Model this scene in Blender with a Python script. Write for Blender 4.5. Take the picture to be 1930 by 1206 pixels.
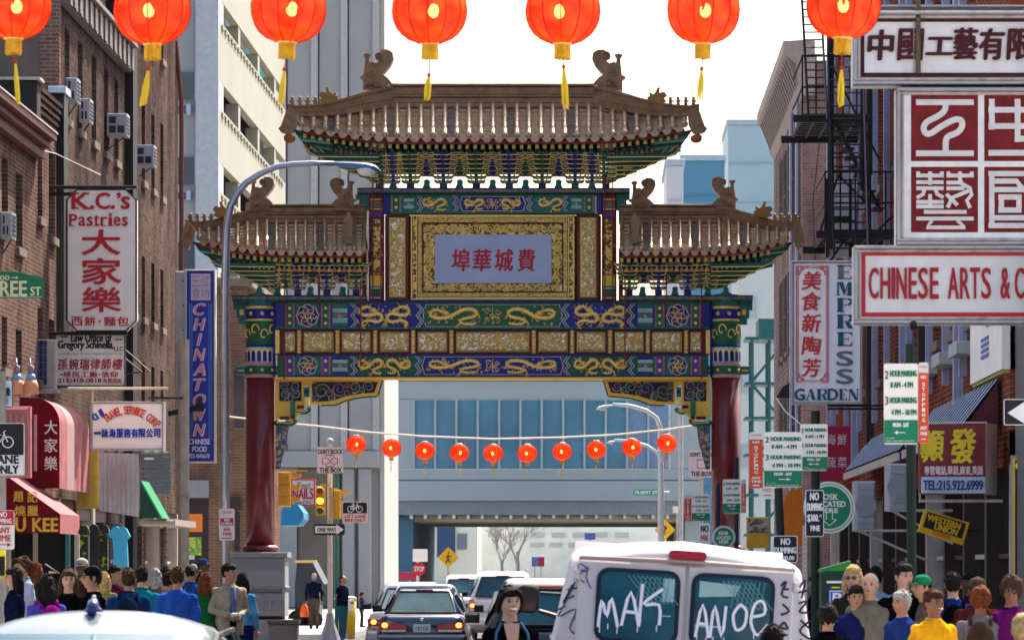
import bpy, bmesh, math, random
from mathutils import Vector, Matrix, noise
R = math.radians
for o in list(bpy.data.objects): bpy.data.objects.remove(o)
SC = bpy.context.scene; COL = SC.collection
# ---------------------------------------------------------------- camera, sky, sun, exposure
cam = bpy.data.cameras.new('camera'); camo = bpy.data.objects.new('camera', cam); COL.objects.link(camo)
SC.camera = camo
FL, CX, CY, EYE = 8000.0, 1120.0, 1075.0, 1.75      # focal length and vanishing point measured on the 1930 px wide photograph, eye height
cam.sensor_width = 36; cam.lens = FL/1930*36
cam.shift_x = (965-CX)/1930; cam.shift_y = (CY-603)/1930
cam.clip_start = 1; cam.clip_end = 3000
camo.location = (0, 0, EYE); camo.rotation_euler = (R(90), 0, 0)
cam.dof.use_dof = True; cam.dof.focus_distance = 84; cam.dof.aperture_fstop = 9
SUN_AZ, SUN_EL = 22, 52      # azimuth clockwise from the street's axis (+Y)
wd = bpy.data.worlds.new('World'); SC.world = wd; wd.use_nodes = True
nt = wd.node_tree; bg = nt.nodes['Background']
sk = nt.nodes.new('ShaderNodeTexSky'); sk.sky_type = 'NISHITA'; sk.sun_disc = False
sk.sun_elevation = R(SUN_EL); sk.sun_rotation = R(SUN_AZ); sk.air_density = 1.2; sk.dust_density = 5.0; sk.ozone_density = .6
nt.links.new(sk.outputs[0], bg.inputs[0]); bg.inputs[1].default_value = 0.15
sun = bpy.data.lights.new('sun', 'SUN'); suno = bpy.data.objects.new('sun', sun); COL.objects.link(suno)
sun.energy = 5.0; sun.angle = R(0.5); sun.color = (1, 0.94, 0.84)
_d = Vector((math.sin(R(SUN_AZ))*math.cos(R(SUN_EL)), math.cos(R(SUN_AZ))*math.cos(R(SUN_EL)), math.sin(R(SUN_EL))))
suno.rotation_euler = _d.to_track_quat('Z', 'Y').to_euler()
SC.view_settings.view_transform = 'Standard'; SC.view_settings.look = 'None'
SC.view_settings.exposure = 1.3; SC.view_settings.gamma = 1
SC.render.engine = 'CYCLES'; SC.cycles.max_bounces = 5; SC.cycles.diffuse_bounces = 3; SC.cycles.volume_bounces = 0; SC.cycles.glossy_bounces = 3
SC.cycles.transmission_bounces = 4; SC.cycles.transparent_max_bounces = 8; SC.cycles.caustics_reflective = False; SC.cycles.caustics_refractive = False
SC.cycles.sample_clamp_indirect = 6
try: SC.cycles.use_denoising = True
except Exception: pass
# ---------------------------------------------------------------- helpers
def W(px, py, D): return Vector(((px-CX)*D/FL, D, EYE+(CY-py)*D/FL))
def PX(D): return D/FL      # metres per photograph pixel at distance D

class MB:
    """collects geometry with material slots; built as ONE mesh"""
    def __init__(s): s.v = []; s.f = []; s.m = []; s.mi = 0; s.sm = []; s.smooth = False
    def add(s, vs, fs):
        b = len(s.v); s.v += [tuple(v) for v in vs]
        for f in fs: s.f.append(tuple(b+i for i in f)); s.m.append(s.mi); s.sm.append(s.smooth)
        return s
    def box(s, x0, x1, y0, y1, z0, z1):
        if x0 > x1: x0, x1 = x1, x0
        if y0 > y1: y0, y1 = y1, y0
        if z0 > z1: z0, z1 = z1, z0
        vs = [(x0,y0,z0),(x1,y0,z0),(x1,y1,z0),(x0,y1,z0),(x0,y0,z1),(x1,y0,z1),(x1,y1,z1),(x0,y1,z1)]
        return s.add(vs, [(0,3,2,1),(4,5,6,7),(0,1,5,4),(1,2,6,5),(2,3,7,6),(3,0,4,7)])
    def cbox(s, x0, x1, y0, y1, z0, z1, c=0.01):
        """box with chamfered edges towards -Y (the street/camera side) and all round"""
        if z0 > z1: z0, z1 = z1, z0
        if x0 > x1: x0, x1 = x1, x0
        if y0 > y1: y0, y1 = y1, y0
        c = min(c, (x1-x0)*.3, (z1-z0)*.3, (y1-y0)*.45)
        vs = []
        for (y, d) in ((y0, c), (y0+c, 0), (y1-c, 0), (y1, c)):
            vs += [(x0+d,y,z0+d),(x1-d,y,z0+d),(x1-d,y,z1-d),(x0+d,y,z1-d)]
        fs = [(0,1,2,3),(15,14,13,12)]
        for k in range(3):
            for i in range(4):
                j = (i+1) % 4; fs.append((4*k+i, 4*k+4+i, 4*k+4+j, 4*k+j))
        return s.add(vs, fs)
    def prism(s, pts, y0, y1):
        """polygon in the XZ plane, extruded from y0 (camera side) to y1"""
        n = len(pts)
        a = sum(pts[i][0]*pts[(i+1)%n][1]-pts[(i+1)%n][0]*pts[i][1] for i in range(n))
        if a < 0: pts = pts[::-1]
        vs = [(x,y0,z) for x, z in pts]+[(x,y1,z) for x, z in pts]
        return s.add(vs, [tuple(range(n)), tuple(range(2*n-1, n-1, -1))]+[(i, n+i, n+(i+1)%n, (i+1)%n) for i in range(n)])
    def prismx(s, pts, x0, x1):
        """polygon in the YZ plane, extruded along X"""
        n = len(pts)
        vs = [(x0,y,z) for y, z in pts]+[(x1,y,z) for y, z in pts]
        a = sum(pts[i][0]*pts[(i+1)%n][1]-pts[(i+1)%n][0]*pts[i][1] for i in range(n))
        fs = [tuple(range(n-1, -1, -1)), tuple(range(n, 2*n))]+[((i+1)%n, n+(i+1)%n, n+i, i)[::-1] for i in range(n)]
        if (a < 0) != (x1 < x0): fs = [f[::-1] for f in fs]
        return s.add(vs, fs)
    def quad(s, a, b, c, d): return s.add([a, b, c, d], [(0,1,2,3)])
    def tube(s, pts, r, n=6, cap=True, flat=1.0):
        pts = [Vector(p) for p in pts]; m = len(pts)
        rs = r if isinstance(r, (list, tuple)) else [r]*m
        vs = []; up0 = None
        for i, p in enumerate(pts):
            t = (pts[min(i+1, m-1)]-pts[max(i-1, 0)])
            t = t.normalized() if t.length > 1e-9 else Vector((0,0,1))
            if up0 is None: u = t.cross(Vector((0,1,0)) if abs(t.y) < .9 else Vector((1,0,0))).normalized()
            else:
                u = up0-t*up0.dot(t)
                u = u.normalized() if u.length > 1e-6 else t.cross(Vector((0,1,0))).normalized()
            up0 = u; w = t.cross(u)
            for k in range(n):
                a = 2*math.pi*k/n
                q = (u*math.cos(a)+w*math.sin(a)*flat)*rs[i]
                vs.append(p+q)
        fs = []
        for i in range(m-1):
            for k in range(n):
                j = (k+1) % n; fs.append((i*n+k, i*n+j, (i+1)*n+j, (i+1)*n+k))
        if cap: fs.append(tuple(range(n-1, -1, -1))); fs.append(tuple(range((m-1)*n, m*n)))
        return s.add(vs, fs)
    def lathe(s, prof, c=(0,0,0), n=16, axis='z', rib=0, ribd=0.0):
        """prof = [(r, h)...] from bottom to top"""
        vs = []; m = len(prof)
        for (r, h) in prof:
            for k in range(n):
                a = 2*math.pi*k/n; rr = r*(1-ribd*(0.5-0.5*math.cos(a*rib))) if rib else r
                x, y = rr*math.cos(a), rr*math.sin(a)
                p = (x, y, h) if axis == 'z' else ((x, -h, y) if axis == 'y' else (h, x, y))
                vs.append((c[0]+p[0], c[1]+p[1], c[2]+p[2]))
        fs = []
        for i in range(m-1):
            for k in range(n):
                j = (k+1) % n; fs.append((i*n+k, i*n+j, (i+1)*n+j, (i+1)*n+k))
        if prof[0][0] > 1e-6: fs.append(tuple(range(n-1, -1, -1)))
        if prof[-1][0] > 1e-6: fs.append(tuple(range((m-1)*n, m*n)))
        return s.add(vs, fs)
    def ball(s, c, r, n=10, m=7):
        rx, ry, rz = (r, r, r) if not isinstance(r, (tuple, list)) else r
        vs = []
        for i in range(m+1):
            t = math.pi*i/m
            for k in range(n):
                a = 2*math.pi*k/n; vs.append((c[0]+rx*math.sin(t)*math.cos(a), c[1]+ry*math.sin(t)*math.sin(a), c[2]-rz*math.cos(t)))
        fs = [(i*n+k, i*n+(k+1)%n, (i+1)*n+(k+1)%n, (i+1)*n+k) for i in range(m) for k in range(n)]
        return s.add(vs, fs)
    def xf(s, M, start=0):
        for i in range(start, len(s.v)): s.v[i] = tuple(M @ Vector(s.v[i]))
        return s

ORG = {}
def org(o): return ORG.get(o.name, Vector((0,0,0))) if o else Vector((0,0,0))
def mesh_of(name, mb, mats):
    me = bpy.data.meshes.new(name); me.from_pydata(mb.v, [], mb.f)
    mats = mats if isinstance(mats, (list, tuple)) else [mats]
    for m in mats: me.materials.append(m)
    if len(mats) > 1: me.polygons.foreach_set('material_index', mb.m)
    me.polygons.foreach_set('use_smooth', mb.sm); me.update()
    return me
def mk(name, mb, mats, parent=None, smooth=None, kind=None):
    """mesh object from world-space geometry, parented without moving"""
    o_ = org(parent)
    if o_.length > 0: mb.v = [(v[0]-o_[0], v[1]-o_[1], v[2]-o_[2]) for v in mb.v]
    if smooth is not None: mb.sm = [smooth]*len(mb.f)
    me = mesh_of(name, mb, mats); o = bpy.data.objects.new(name, me); COL.objects.link(o)
    if parent: o.parent = parent; ORG[o.name] = Vector(o_)
    if kind: o['kind'] = kind
    return o
def clean(o, weld=1e-4):
    bm = bmesh.new(); bm.from_mesh(o.data); bmesh.ops.remove_doubles(bm, verts=bm.verts, dist=weld)
    bmesh.ops.recalc_face_normals(bm, faces=bm.faces); bm.to_mesh(o.data); bm.free(); return o
def tag(o, label, cat, group=None):
    o['label'] = label; o['category'] = cat
    if group: o['group'] = group
    return o
def thing(name, label, cat, loc, group=None):
    o = bpy.data.objects.new(name, None); COL.objects.link(o); o.location = loc; o.empty_display_size = .2
    ORG[o.name] = Vector(loc); return tag(o, label, cat, group)
def dup(root, loc, label=None, rot=None, group=None):
    r = root.copy(); COL.objects.link(r); r.location = loc
    if rot is not None: r.rotation_euler = rot
    if label: r['label'] = label
    if group: r['group'] = group
    for ch in list(root.children):
        c = ch.copy(); COL.objects.link(c); c.parent = r
        for g in list(ch.children): d = g.copy(); COL.objects.link(d); d.parent = c
    return r
def piece(src, loc, parent, name=None):
    """a copy of one part sharing its mesh, moved by loc"""
    c = src.copy(); COL.objects.link(c); c.location = loc; c.parent = parent
    return c
def setting(o): o['kind'] = 'structure'; return o

# ---------------------------------------------------------------- materials
def mat(name, col, rough=.6, metal=0, spec=.22, var=.12, vs=6.0, bump=0, bs=40, emit=None, es=0, coat=0, dirt=0, trans=0, streak=0):
    m = bpy.data.materials.new(name); m.use_nodes = True; N = m.node_tree.nodes; L = m.node_tree.links
    b = N['Principled BSDF']; b.inputs['Roughness'].default_value = rough; b.inputs['Metallic'].default_value = metal
    b.inputs['Specular IOR Level'].default_value = spec; b.inputs['Coat Weight'].default_value = coat
    if coat: b.inputs['Coat Roughness'].default_value = .05
    if trans: b.inputs['Transmission Weight'].default_value = trans
    c = (col[0], col[1], col[2], 1)
    b.inputs['Base Color'].default_value = c
    if var or dirt or streak:
        tc = N.new('ShaderNodeTexCoord'); nz = N.new('ShaderNodeTexNoise'); nz.inputs['Scale'].default_value = vs
        nz.inputs['Detail'].default_value = 6; nz.inputs['Roughness'].default_value = .65
        L.new(tc.outputs['Object'], nz.inputs['Vector'])
        rp = N.new('ShaderNodeMapRange'); rp.inputs[1].default_value = .3; rp.inputs[2].default_value = .7
        rp.inputs[3].default_value = 1-var; rp.inputs[4].default_value = 1+var
        L.new(nz.outputs[0], rp.inputs[0])
        mx = N.new('ShaderNodeMix'); mx.data_type = 'RGBA'; mx.blend_type = 'MULTIPLY'; mx.inputs[0].default_value = 1
        mx.inputs[6].default_value = c; L.new(rp.outputs[0], mx.inputs[7]); out = mx.outputs[2]
        if dirt:
            n2 = N.new('ShaderNodeTexNoise'); n2.inputs['Scale'].default_value = vs*.35; n2.inputs['Detail'].default_value = 8
            mp = N.new('ShaderNodeMapping'); mp.inputs['Scale'].default_value = (3, 3, .5); L.new(tc.outputs['Object'], mp.inputs[0]); L.new(mp.outputs[0], n2.inputs['Vector'])
            r2 = N.new('ShaderNodeMapRange'); r2.inputs[1].default_value = .48; r2.inputs[2].default_value = .75; r2.inputs[3].default_value = 0; r2.inputs[4].default_value = dirt
            L.new(n2.outputs[0], r2.inputs[0]); m2 = N.new('ShaderNodeMix'); m2.data_type = 'RGBA'
            L.new(r2.outputs[0], m2.inputs[0]); L.new(out, m2.inputs[6]); m2.inputs[7].default_value = (.09, .075, .06, 1); out = m2.outputs[2]
        L.new(out, b.inputs['Base Color'])
        r3 = N.new('ShaderNodeMapRange'); r3.inputs[3].default_value = max(0, rough-.12); r3.inputs[4].default_value = min(1, rough+.12)
        L.new(nz.outputs[0], r3.inputs[0]); L.new(r3.outputs[0], b.inputs['Roughness'])
    if bump:
        tc = N.new('ShaderNodeTexCoord'); nb = N.new('ShaderNodeTexNoise'); nb.inputs['Scale'].default_value = bs; nb.inputs['Detail'].default_value = 5
        L.new(tc.outputs['Object'], nb.inputs['Vector']); bp = N.new('ShaderNodeBump'); bp.inputs['Strength'].default_value = bump; bp.inputs['Distance'].default_value = .02
        L.new(nb.outputs[0], bp.inputs['Height']); L.new(bp.outputs[0], b.inputs['Normal'])
    if emit: b.inputs['Emission Color'].default_value = (*emit, 1); b.inputs['Emission Strength'].default_value = es
    return m
def brick_mat(name, c1, c2, mortar, axis='Y', bw=.21, rh=.07, ms=.009, rough=.9, stain=.5):
    m = bpy.data.materials.new(name); m.use_nodes = True; N = m.node_tree.nodes; L = m.node_tree.links
    b = N['Principled BSDF']; b.inputs['Roughness'].default_value = rough; b.inputs['Specular IOR Level'].default_value = 0
    g = N.new('ShaderNodeNewGeometry'); sp = N.new('ShaderNodeSeparateXYZ'); L.new(g.outputs['Position'], sp.inputs[0])
    cb = N.new('ShaderNodeCombineXYZ'); L.new(sp.outputs[0 if axis == 'X' else 1], cb.inputs[0]); L.new(sp.outputs[2], cb.inputs[1])
    bt = N.new('ShaderNodeTexBrick'); bt.inputs['Scale'].default_value = 1; bt.inputs['Brick Width'].default_value = bw; bt.inputs['Row Height'].default_value = rh
    bt.inputs['Mortar Size'].default_value = ms; bt.inputs['Mortar Smooth'].default_value = .2; bt.inputs['Bias'].default_value = 0
    bt.inputs['Color1'].default_value = (*c1, 1); bt.inputs['Color2'].default_value = (*c2, 1); bt.inputs['Mortar'].default_value = (*mortar, 1)
    L.new(cb.outputs[0], bt.inputs['Vector'])
    n1 = N.new('ShaderNodeTexNoise'); n1.inputs['Scale'].default_value = .9; n1.inputs['Detail'].default_value = 8; n1.inputs['Roughness'].default_value = .7
    mp = N.new('ShaderNodeMapping'); mp.inputs['Scale'].default_value = (1, 1, .45); L.new(g.outputs['Position'], mp.inputs[0]); L.new(mp.outputs[0], n1.inputs['Vector'])
    mr = N.new('ShaderNodeMapRange'); mr.inputs[1].default_value = .3; mr.inputs[2].default_value = .7; mr.inputs[3].default_value = 1-stain; mr.inputs[4].default_value = 1+stain*.5
    L.new(n1.outputs[0], mr.inputs[0])
    mx = N.new('ShaderNodeMix'); mx.data_type = 'RGBA'; mx.blend_type = 'MULTIPLY'; mx.inputs[0].default_value = 1
    L.new(bt.outputs['Color'], mx.inputs[6]); L.new(mr.outputs[0], mx.inputs[7]); L.new(mx.outputs[2], b.inputs['Base Color'])
    bp = N.new('ShaderNodeBump'); bp.inputs['Strength'].default_value = .6; bp.inputs['Distance'].default_value = .01; bp.invert = True
    L.new(bt.outputs['Fac'], bp.inputs['Height']); L.new(bp.outputs[0], b.inputs['Normal'])
    return m
def two_tone(name, ca, cb_, scale=30, th=.5, rough=.4, metal=0, bump=.8, aniso=(1,1,1), soft=.03):
    """fine carved relief: two colours split by a noise, with depth"""
    m = bpy.data.materials.new(name); m.use_nodes = True; N = m.node_tree.nodes; L = m.node_tree.links
    b = N['Principled BSDF']; b.inputs['Roughness'].default_value = rough
    tc = N.new('ShaderNodeTexCoord'); mp = N.new('ShaderNodeMapping'); mp.inputs['Scale'].default_value = aniso
    L.new(tc.outputs['Object'], mp.inputs[0])
    nz = N.new('ShaderNodeTexNoise'); nz.inputs['Scale'].default_value = scale; nz.inputs['Detail'].default_value = 1.5; nz.inputs['Distortion'].default_value = 1.2
    L.new(mp.outputs[0], nz.inputs['Vector'])
    mr = N.new('ShaderNodeMapRange'); mr.inputs[1].default_value = th-soft; mr.inputs[2].default_value = th+soft; L.new(nz.outputs[0], mr.inputs[0])
    mx = N.new('ShaderNodeMix'); mx.data_type = 'RGBA'; L.new(mr.outputs[0], mx.inputs[0]); mx.inputs[6].default_value = (*ca, 1); mx.inputs[7].default_value = (*cb_, 1)
    L.new(mx.outputs[2], b.inputs['Base Color']); b.inputs['Metallic'].default_value = metal
    bp = N.new('ShaderNodeBump'); bp.inputs['Strength'].default_value = bump; bp.inputs['Distance'].default_value = .02; L.new(nz.outputs[0], bp.inputs['Height']); L.new(bp.outputs[0], b.inputs['Normal'])
    return m
_mc = {}
def M(name, *a, **k):
    if name not in _mc: _mc[name] = mat(name, *a, **k)
    return _mc[name]
def glassy(name, col, rough=.06, spec=1.0, var=.1): return mat(name, col, rough=rough, spec=spec*.6, var=var, vs=2, coat=.3)

# ---------------------------------------------------------------- lettering
def text_geo(s, bold=0.0, shear=0.0, res=3):
    cu = bpy.data.curves.new('t', 'FONT'); cu.body = s; cu.offset = bold; cu.resolution_u = res; cu.shear = shear; cu.fill_mode = 'FRONT'
    o = bpy.data.objects.new('t', cu); COL.objects.link(o); dg = bpy.context.evaluated_depsgraph_get(); dg.update()
    me = bpy.data.meshes.new_from_object(o.evaluated_get(dg)); vs = [tuple(v.co[:2]) for v in me.vertices]; fs = [tuple(p.vertices) for p in me.polygons]
    bpy.data.objects.remove(o); bpy.data.curves.remove(cu); bpy.data.meshes.remove(me)
    return vs, fs
_tc = {}
def text_into(mb, s, x0, x1, z0, z1, y, bold=0.0, shear=0.0, rot=0, fat=0, res=3, keep=False):
    """fits a line of lettering in the box x0..x1, z0..z1 of the vertical plane at y, facing -Y"""
    k = (s, bold, shear, res)
    if k not in _tc: _tc[k] = text_geo(s, bold, shear, res)
    vs, fs = _tc[k]
    if not vs: return
    a0 = min(v[0] for v in vs); a1 = max(v[0] for v in vs); b0 = min(v[1] for v in vs); b1 = max(v[1] for v in vs)
    sx = (x1-x0)/max(a1-a0, 1e-6); sz = (z1-z0)/max(b1-b0, 1e-6)
    if keep: sx = sz = min(sx, sz)
    cx, cz = (x0+x1)/2, (z0+z1)/2
    offs = [(0, 0)] if not fat else [(0, 0), (fat, 0), (-fat, 0), (0, fat*.6), (0, -fat*.6), (fat*.7, fat*.4), (-fat*.7, -fat*.4)]
    for qi, (q, qz) in enumerate(offs):
        pts = []
        for v in vs:
            X = (v[0]-(a0+a1)/2)*sx+q; Z = (v[1]-(b0+b1)/2)*sz+qz
            if rot: X, Z = X*math.cos(rot)-Z*math.sin(rot), X*math.sin(rot)+Z*math.cos(rot)
            pts.append((cx+X, y-qi*.0004, cz+Z))
        mb.add(pts, fs)
class Face:
    """lettering on a plane at distance D addressed by photograph measurements"""
    def __init__(s, D, parent, off=.006): s.D = D; s.p = parent; s.mb = {}; s.off = off
    def t(s, txt, x0, x1, y0, y1, m, **k):
        mb = s.mb.setdefault(m.name, (MB(), m))[0]; a = W(x0, y1, s.D); b = W(x1, y0, s.D)
        text_into(mb, txt, a.x, b.x, a.z, b.z, s.D-s.off, **k)
    def poly(s, pts, m, off=None, th=.003, name=None):
        mb = s.mb.setdefault(m.name, (MB(), m))[0]; o = s.off if off is None else off
        mb.prism([(W(x, y, s.D).x, W(x, y, s.D).z) for x, y in pts], s.D-o, s.D-o+th)
    def rect(s, x0, x1, y0, y1, m, off=None, th=.003): s.poly([(x0,y0),(x1,y0),(x1,y1),(x0,y1)], m, off, th)
    def line(s, pts, w, m, off=None, closed=False):
        mb = s.mb.setdefault(m.name, (MB(), m))[0]; o = s.off if off is None else off
        P = [W(x, y, s.D) for x, y in pts]; P = [Vector((p.x, s.D-o, p.z)) for p in P]
        if closed: P.append(P[0]); P.append(P[1])
        mb.tube(P, w*PX(s.D)/2, 5, flat=.15)
    def done(s, name='lettering'):
        for k, (mb, m) in s.mb.items(): mk(name, mb, m, s.p)
        s.mb = {}
# ================================================================ the arch
GD = 88.0
def G(px, py, dy=0.0): return W(px, py, GD+dy)
GW = {}
TEAL = M('teal_paint', (.015,.16,.13), .45, var=.25, vs=9); BLUE = M('blue_paint', (.012,.02,.24), .4, var=.2, vs=9)
GREEN = M('green_paint', (.015,.12,.05), .45, var=.25, vs=9); DKGREEN = M('dark_green_paint', (.01,.06,.045), .5, var=.3, vs=9)
GOLD = mat('gold_leaf', (.90,.60,.16), .4, metal=.35, var=.2, vs=20); PALEGOLD = M('pale_gold_paint', (.90,.72,.24), .5, var=.12, vs=15)
YELLOW = M('yellow_paint', (.85,.52,.07), .5, var=.08, vs=8); DKRED = M('oxblood_paint', (.13,.008,.012), .35, var=.25, vs=8)
COLRED = mat('column_lacquer', (.16,.006,.014), .38, var=.3, vs=3, coat=.18, spec=.4, dirt=.2)
PINK = M('pink_paint', (.55,.25,.28), .5); PALETEAL = M('pale_teal_paint', (.22,.55,.5), .5); CREAM = M('cream_paint', (.72,.62,.42), .6); PURPLE = M('violet_paint', (.12,.05,.3), .5)
FILI = two_tone('filigree_carving', (.50,.31,.06), (.90,.86,.80), 13, .56, .35, .25, .9)  # whitish patches paint in the sky light showing between the gilt carving
FILI2 = two_tone('gold_carving', (.17,.06,.015), (.92,.64,.17), 9, .50, .35, .4, 1.0)
FLOR = two_tone('painted_flowers', (.25,.16,.05), (.05,.06,.25), 16, .5, .5, 0, .3)
TILE = mat('glazed_tile', (.34,.17,.065), .30, var=.45, vs=7, coat=.7, spec=1.0); TILED = mat('ridge_tile', (.26,.135,.065), .42, var=.4, vs=5, bump=.5, bs=18, coat=.12)
TILEG = mat('glazed_tile_grey', (.17,.12,.10), .3, var=.4, vs=7, coat=.35)
GRANITE = two_tone('granite', (.20,.20,.22), (.30,.30,.33), 60, .5, .75, 0, .25, soft=.2)
arch = thing('friendship_arch', 'ornate painted arch with three tiled roofs and a blue plaque spanning the street', 'archway', (G(929, 1075).x, GD, 0))

# ---- columns
def column(cx):
    x = G(cx, 0).x; r = 27.5*PX(GD)
    z = lambda py: G(0, py).z
    p = thing('column', '', '', (x, GD, 0)); del p['label']; del p['category']; p.parent = arch; p.location = Vector((x, GD, 0))-org(arch)
    m = MB(); m.smooth = True; m.lathe([(r*.985, z(1034)), (r, z(712))], (x, GD, 0), 32); mk('shaft', m, COLRED, p)
    m = MB(); m.smooth = True; m.lathe([(r*1.0, z(1040)), (r*1.3, z(1037)), (r*1.32, z(1033)), (r*1.15, z(1028)), (r*1.0, z(1027))], (x, GD, 0), 32); mk('base_ring', m, COLRED, p)
    m = MB(); m.smooth = True
    bands = [(712, 706, PINK, 1.03), (706, 690, GREEN, 1.02), (690, 684, PINK, 1.035), (684, 655, PALETEAL, 1.015), (655, 650, BLUE, 1.03), (650, 606, GREEN, 1.015), (606, 602, GOLD, 1.04), (602, 583, BLUE, 1.02), (583, 578, GOLD, 1.04), (578, 566, TEAL, 1.04), (566, 556, DKGREEN, .9)]
    for i, (a, b, mt, f) in enumerate(bands):
        m = MB(); m.smooth = True; m.lathe([(r*f*.99, z(a)), (r*f, z(a-1)), (r*f, z(b+1)), (r*f*.99, z(b))], (x, GD, 0), 32); mk('painted_band', m, mt, p)
    m = MB(); rnd = random.Random(cx)
    for k in range(16):      # blue petals with pale outline
        a = k*math.pi/8; dx, dy = math.cos(a), math.sin(a)
        for (w, h, rr, q) in ((.07, .30, 1.025, 0), (.04, .24, 1.035, 1)):
            pts = []
            for (u, v) in ((-w, 0), (w, 0), (w, h*.75), (0, h), (-w, h*.75)):
                b_ = a+u/r; pts.append((x+math.cos(b_)*r*rr, GD+math.sin(b_)*r*rr, z(682)+v))
            m.mi = q; m.add(pts, [(0, 1, 2, 3, 4)])
    mk('petal_pattern', m, [PALEGOLD, BLUE], p, kind='stuff')
    m = MB()
    for k in range(10):      # gold scrolls on the green band and dots on the blue
        a = k*math.pi/5; pts = []
        for t in range(13):
            tt = t/12*5.5; q = .075*(1-t/16)
            b_ = a+math.cos(tt)*q/r*1.3; pts.append((x+math.cos(b_)*r*1.03, GD+math.sin(b_)*r*1.03, z(628)+math.sin(tt)*q*2.0+(.05 if k % 2 else -.05)))
        m.tube(pts, .018, 4)
    for k in range(8):
        a = k*math.pi/4+.2; m.ball((x+math.cos(a)*r*1.02, GD+math.sin(a)*r*1.02, z(592)), .045, 6, 4); m.ball((x+math.cos(a)*r*1.02, GD+math.sin(a)*r*1.02, z(698)), .035, 6, 4)
    mk('gold_scrollwork', m, GOLD, p, kind='stuff')
    # pedestal
    def blk(name, w, a, b, mt=GRANITE, c=.02):
        m = MB(); h = w*PX(GD)/2; m.cbox(x-h, x+h, GD-h, GD+h, z(a), z(b), c); return mk(name, m, mt, p)
    blk('pedestal_cap', 110, 1050, 1040); blk('pedestal_block', 100, 1110, 1050.2); blk('pedestal_waist', 92, 1116, 1110.2); blk('pedestal_block', 100, 1160, 1116.2)
    blk('pedestal_joint', 88, 1166, 1160.2, M('dark_joint', (.02,.02,.02), .9)); blk('pedestal_foot', 116, 1236, 1166.2, c=.03)
    m = MB(); h = 50*PX(GD)      # carved beads and reeds
    for k in range(12):
        u = -h+(k+.5)*2*h/12
        m.ball((x+u, GD-h, z(1107)), (.04, .03, .04), 6, 4); m.ball((x+h, GD+u, z(1107)), (.03, .04, .04), 6, 4); m.ball((x+u, GD-h, z(1120)), (.04, .03, .035), 6, 4)
    for k in range(30):
        u = -h+(k+.5)*2*h/30; m.box(x+u-.012, x+u+.012, GD-h-.014, GD-h+.01, z(1074), z(1060))
    for k in range(4):
        for q in range(7):
            u = -h+(q+.5)*2*h/7; m.tube([(x+u+.05*math.cos(t), GD-h-.004, z(1140)+.07*math.sin(t)+(k-1.5)*.04) for t in [i*.9 for i in range(6)]], .008, 4)
    mk('carved_relief', m, GRANITE, p, kind='stuff')
    for sgn in (-1, 1):
        m = MB(); m.mi = 0      # teal sparrow brackets either side of the collar
        for (a, b, w) in ((585, 568, 50), (600, 585, 44), (612, 600, 40)):
            m.cbox(x+sgn*r*.9, x+sgn*w*PX(GD), GD-.12, GD+.12, z(a), z(b-.3), .015)
        m9 = MB(); m9.cbox(x+sgn*r*.9, x+sgn*46*PX(GD), GD-.1, GD+.1, z(706), z(690), .012); mk('side_block', m9, TEAL, p)
        m.mi = 1; m.box(x+sgn*r*1.1, x+sgn*38*PX(GD), GD-.13, GD-.1, z(594), z(584)); m.box(x+sgn*r*1.1, x+sgn*42*PX(GD), GD-.115, GD-.1, z(700), z(697))
        mk('side_bracket', m, [TEAL, YELLOW], p)
    return p
column(490.5); column(1368)

# ---- little helpers in the plane of the arch
def gbox(mb, x0, x1, y0, y1, d0, d1, c=.012):
    a = G(x0, y1); b = G(x1, y0); mb.cbox(a.x, b.x, GD+d0, GD+d1, a.z, b.z, c)
def gprism(mb, pts, d0, d1): mb.prism([(G(x, y).x, G(x, y).z) for x, y in pts], GD+d0, GD+d1)
def gtube(mb, pts, w, d, n=5, flat=.6):
    P = [G(x, y) for x, y in pts]; ws = w if isinstance(w, list) else [w]*len(pts)
    mb.tube([(p.x, GD+d, p.z) for p in P], [q*PX(GD)/2 for q in ws], n, flat=flat)
def curl(mb, cx, cy, r, w, d, turns=1.3, a0=0, dr=1, n=16):
    pts = []; ws = []
    for i in range(n):
        t = i/(n-1); a = a0+dr*t*turns*2*math.pi; q = r*(1-t*.8); pts.append((cx+q*math.cos(a), cy+q*math.sin(a))); ws.append(w*(1-t*.45))
    gtube(mb, pts, ws, d)
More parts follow.
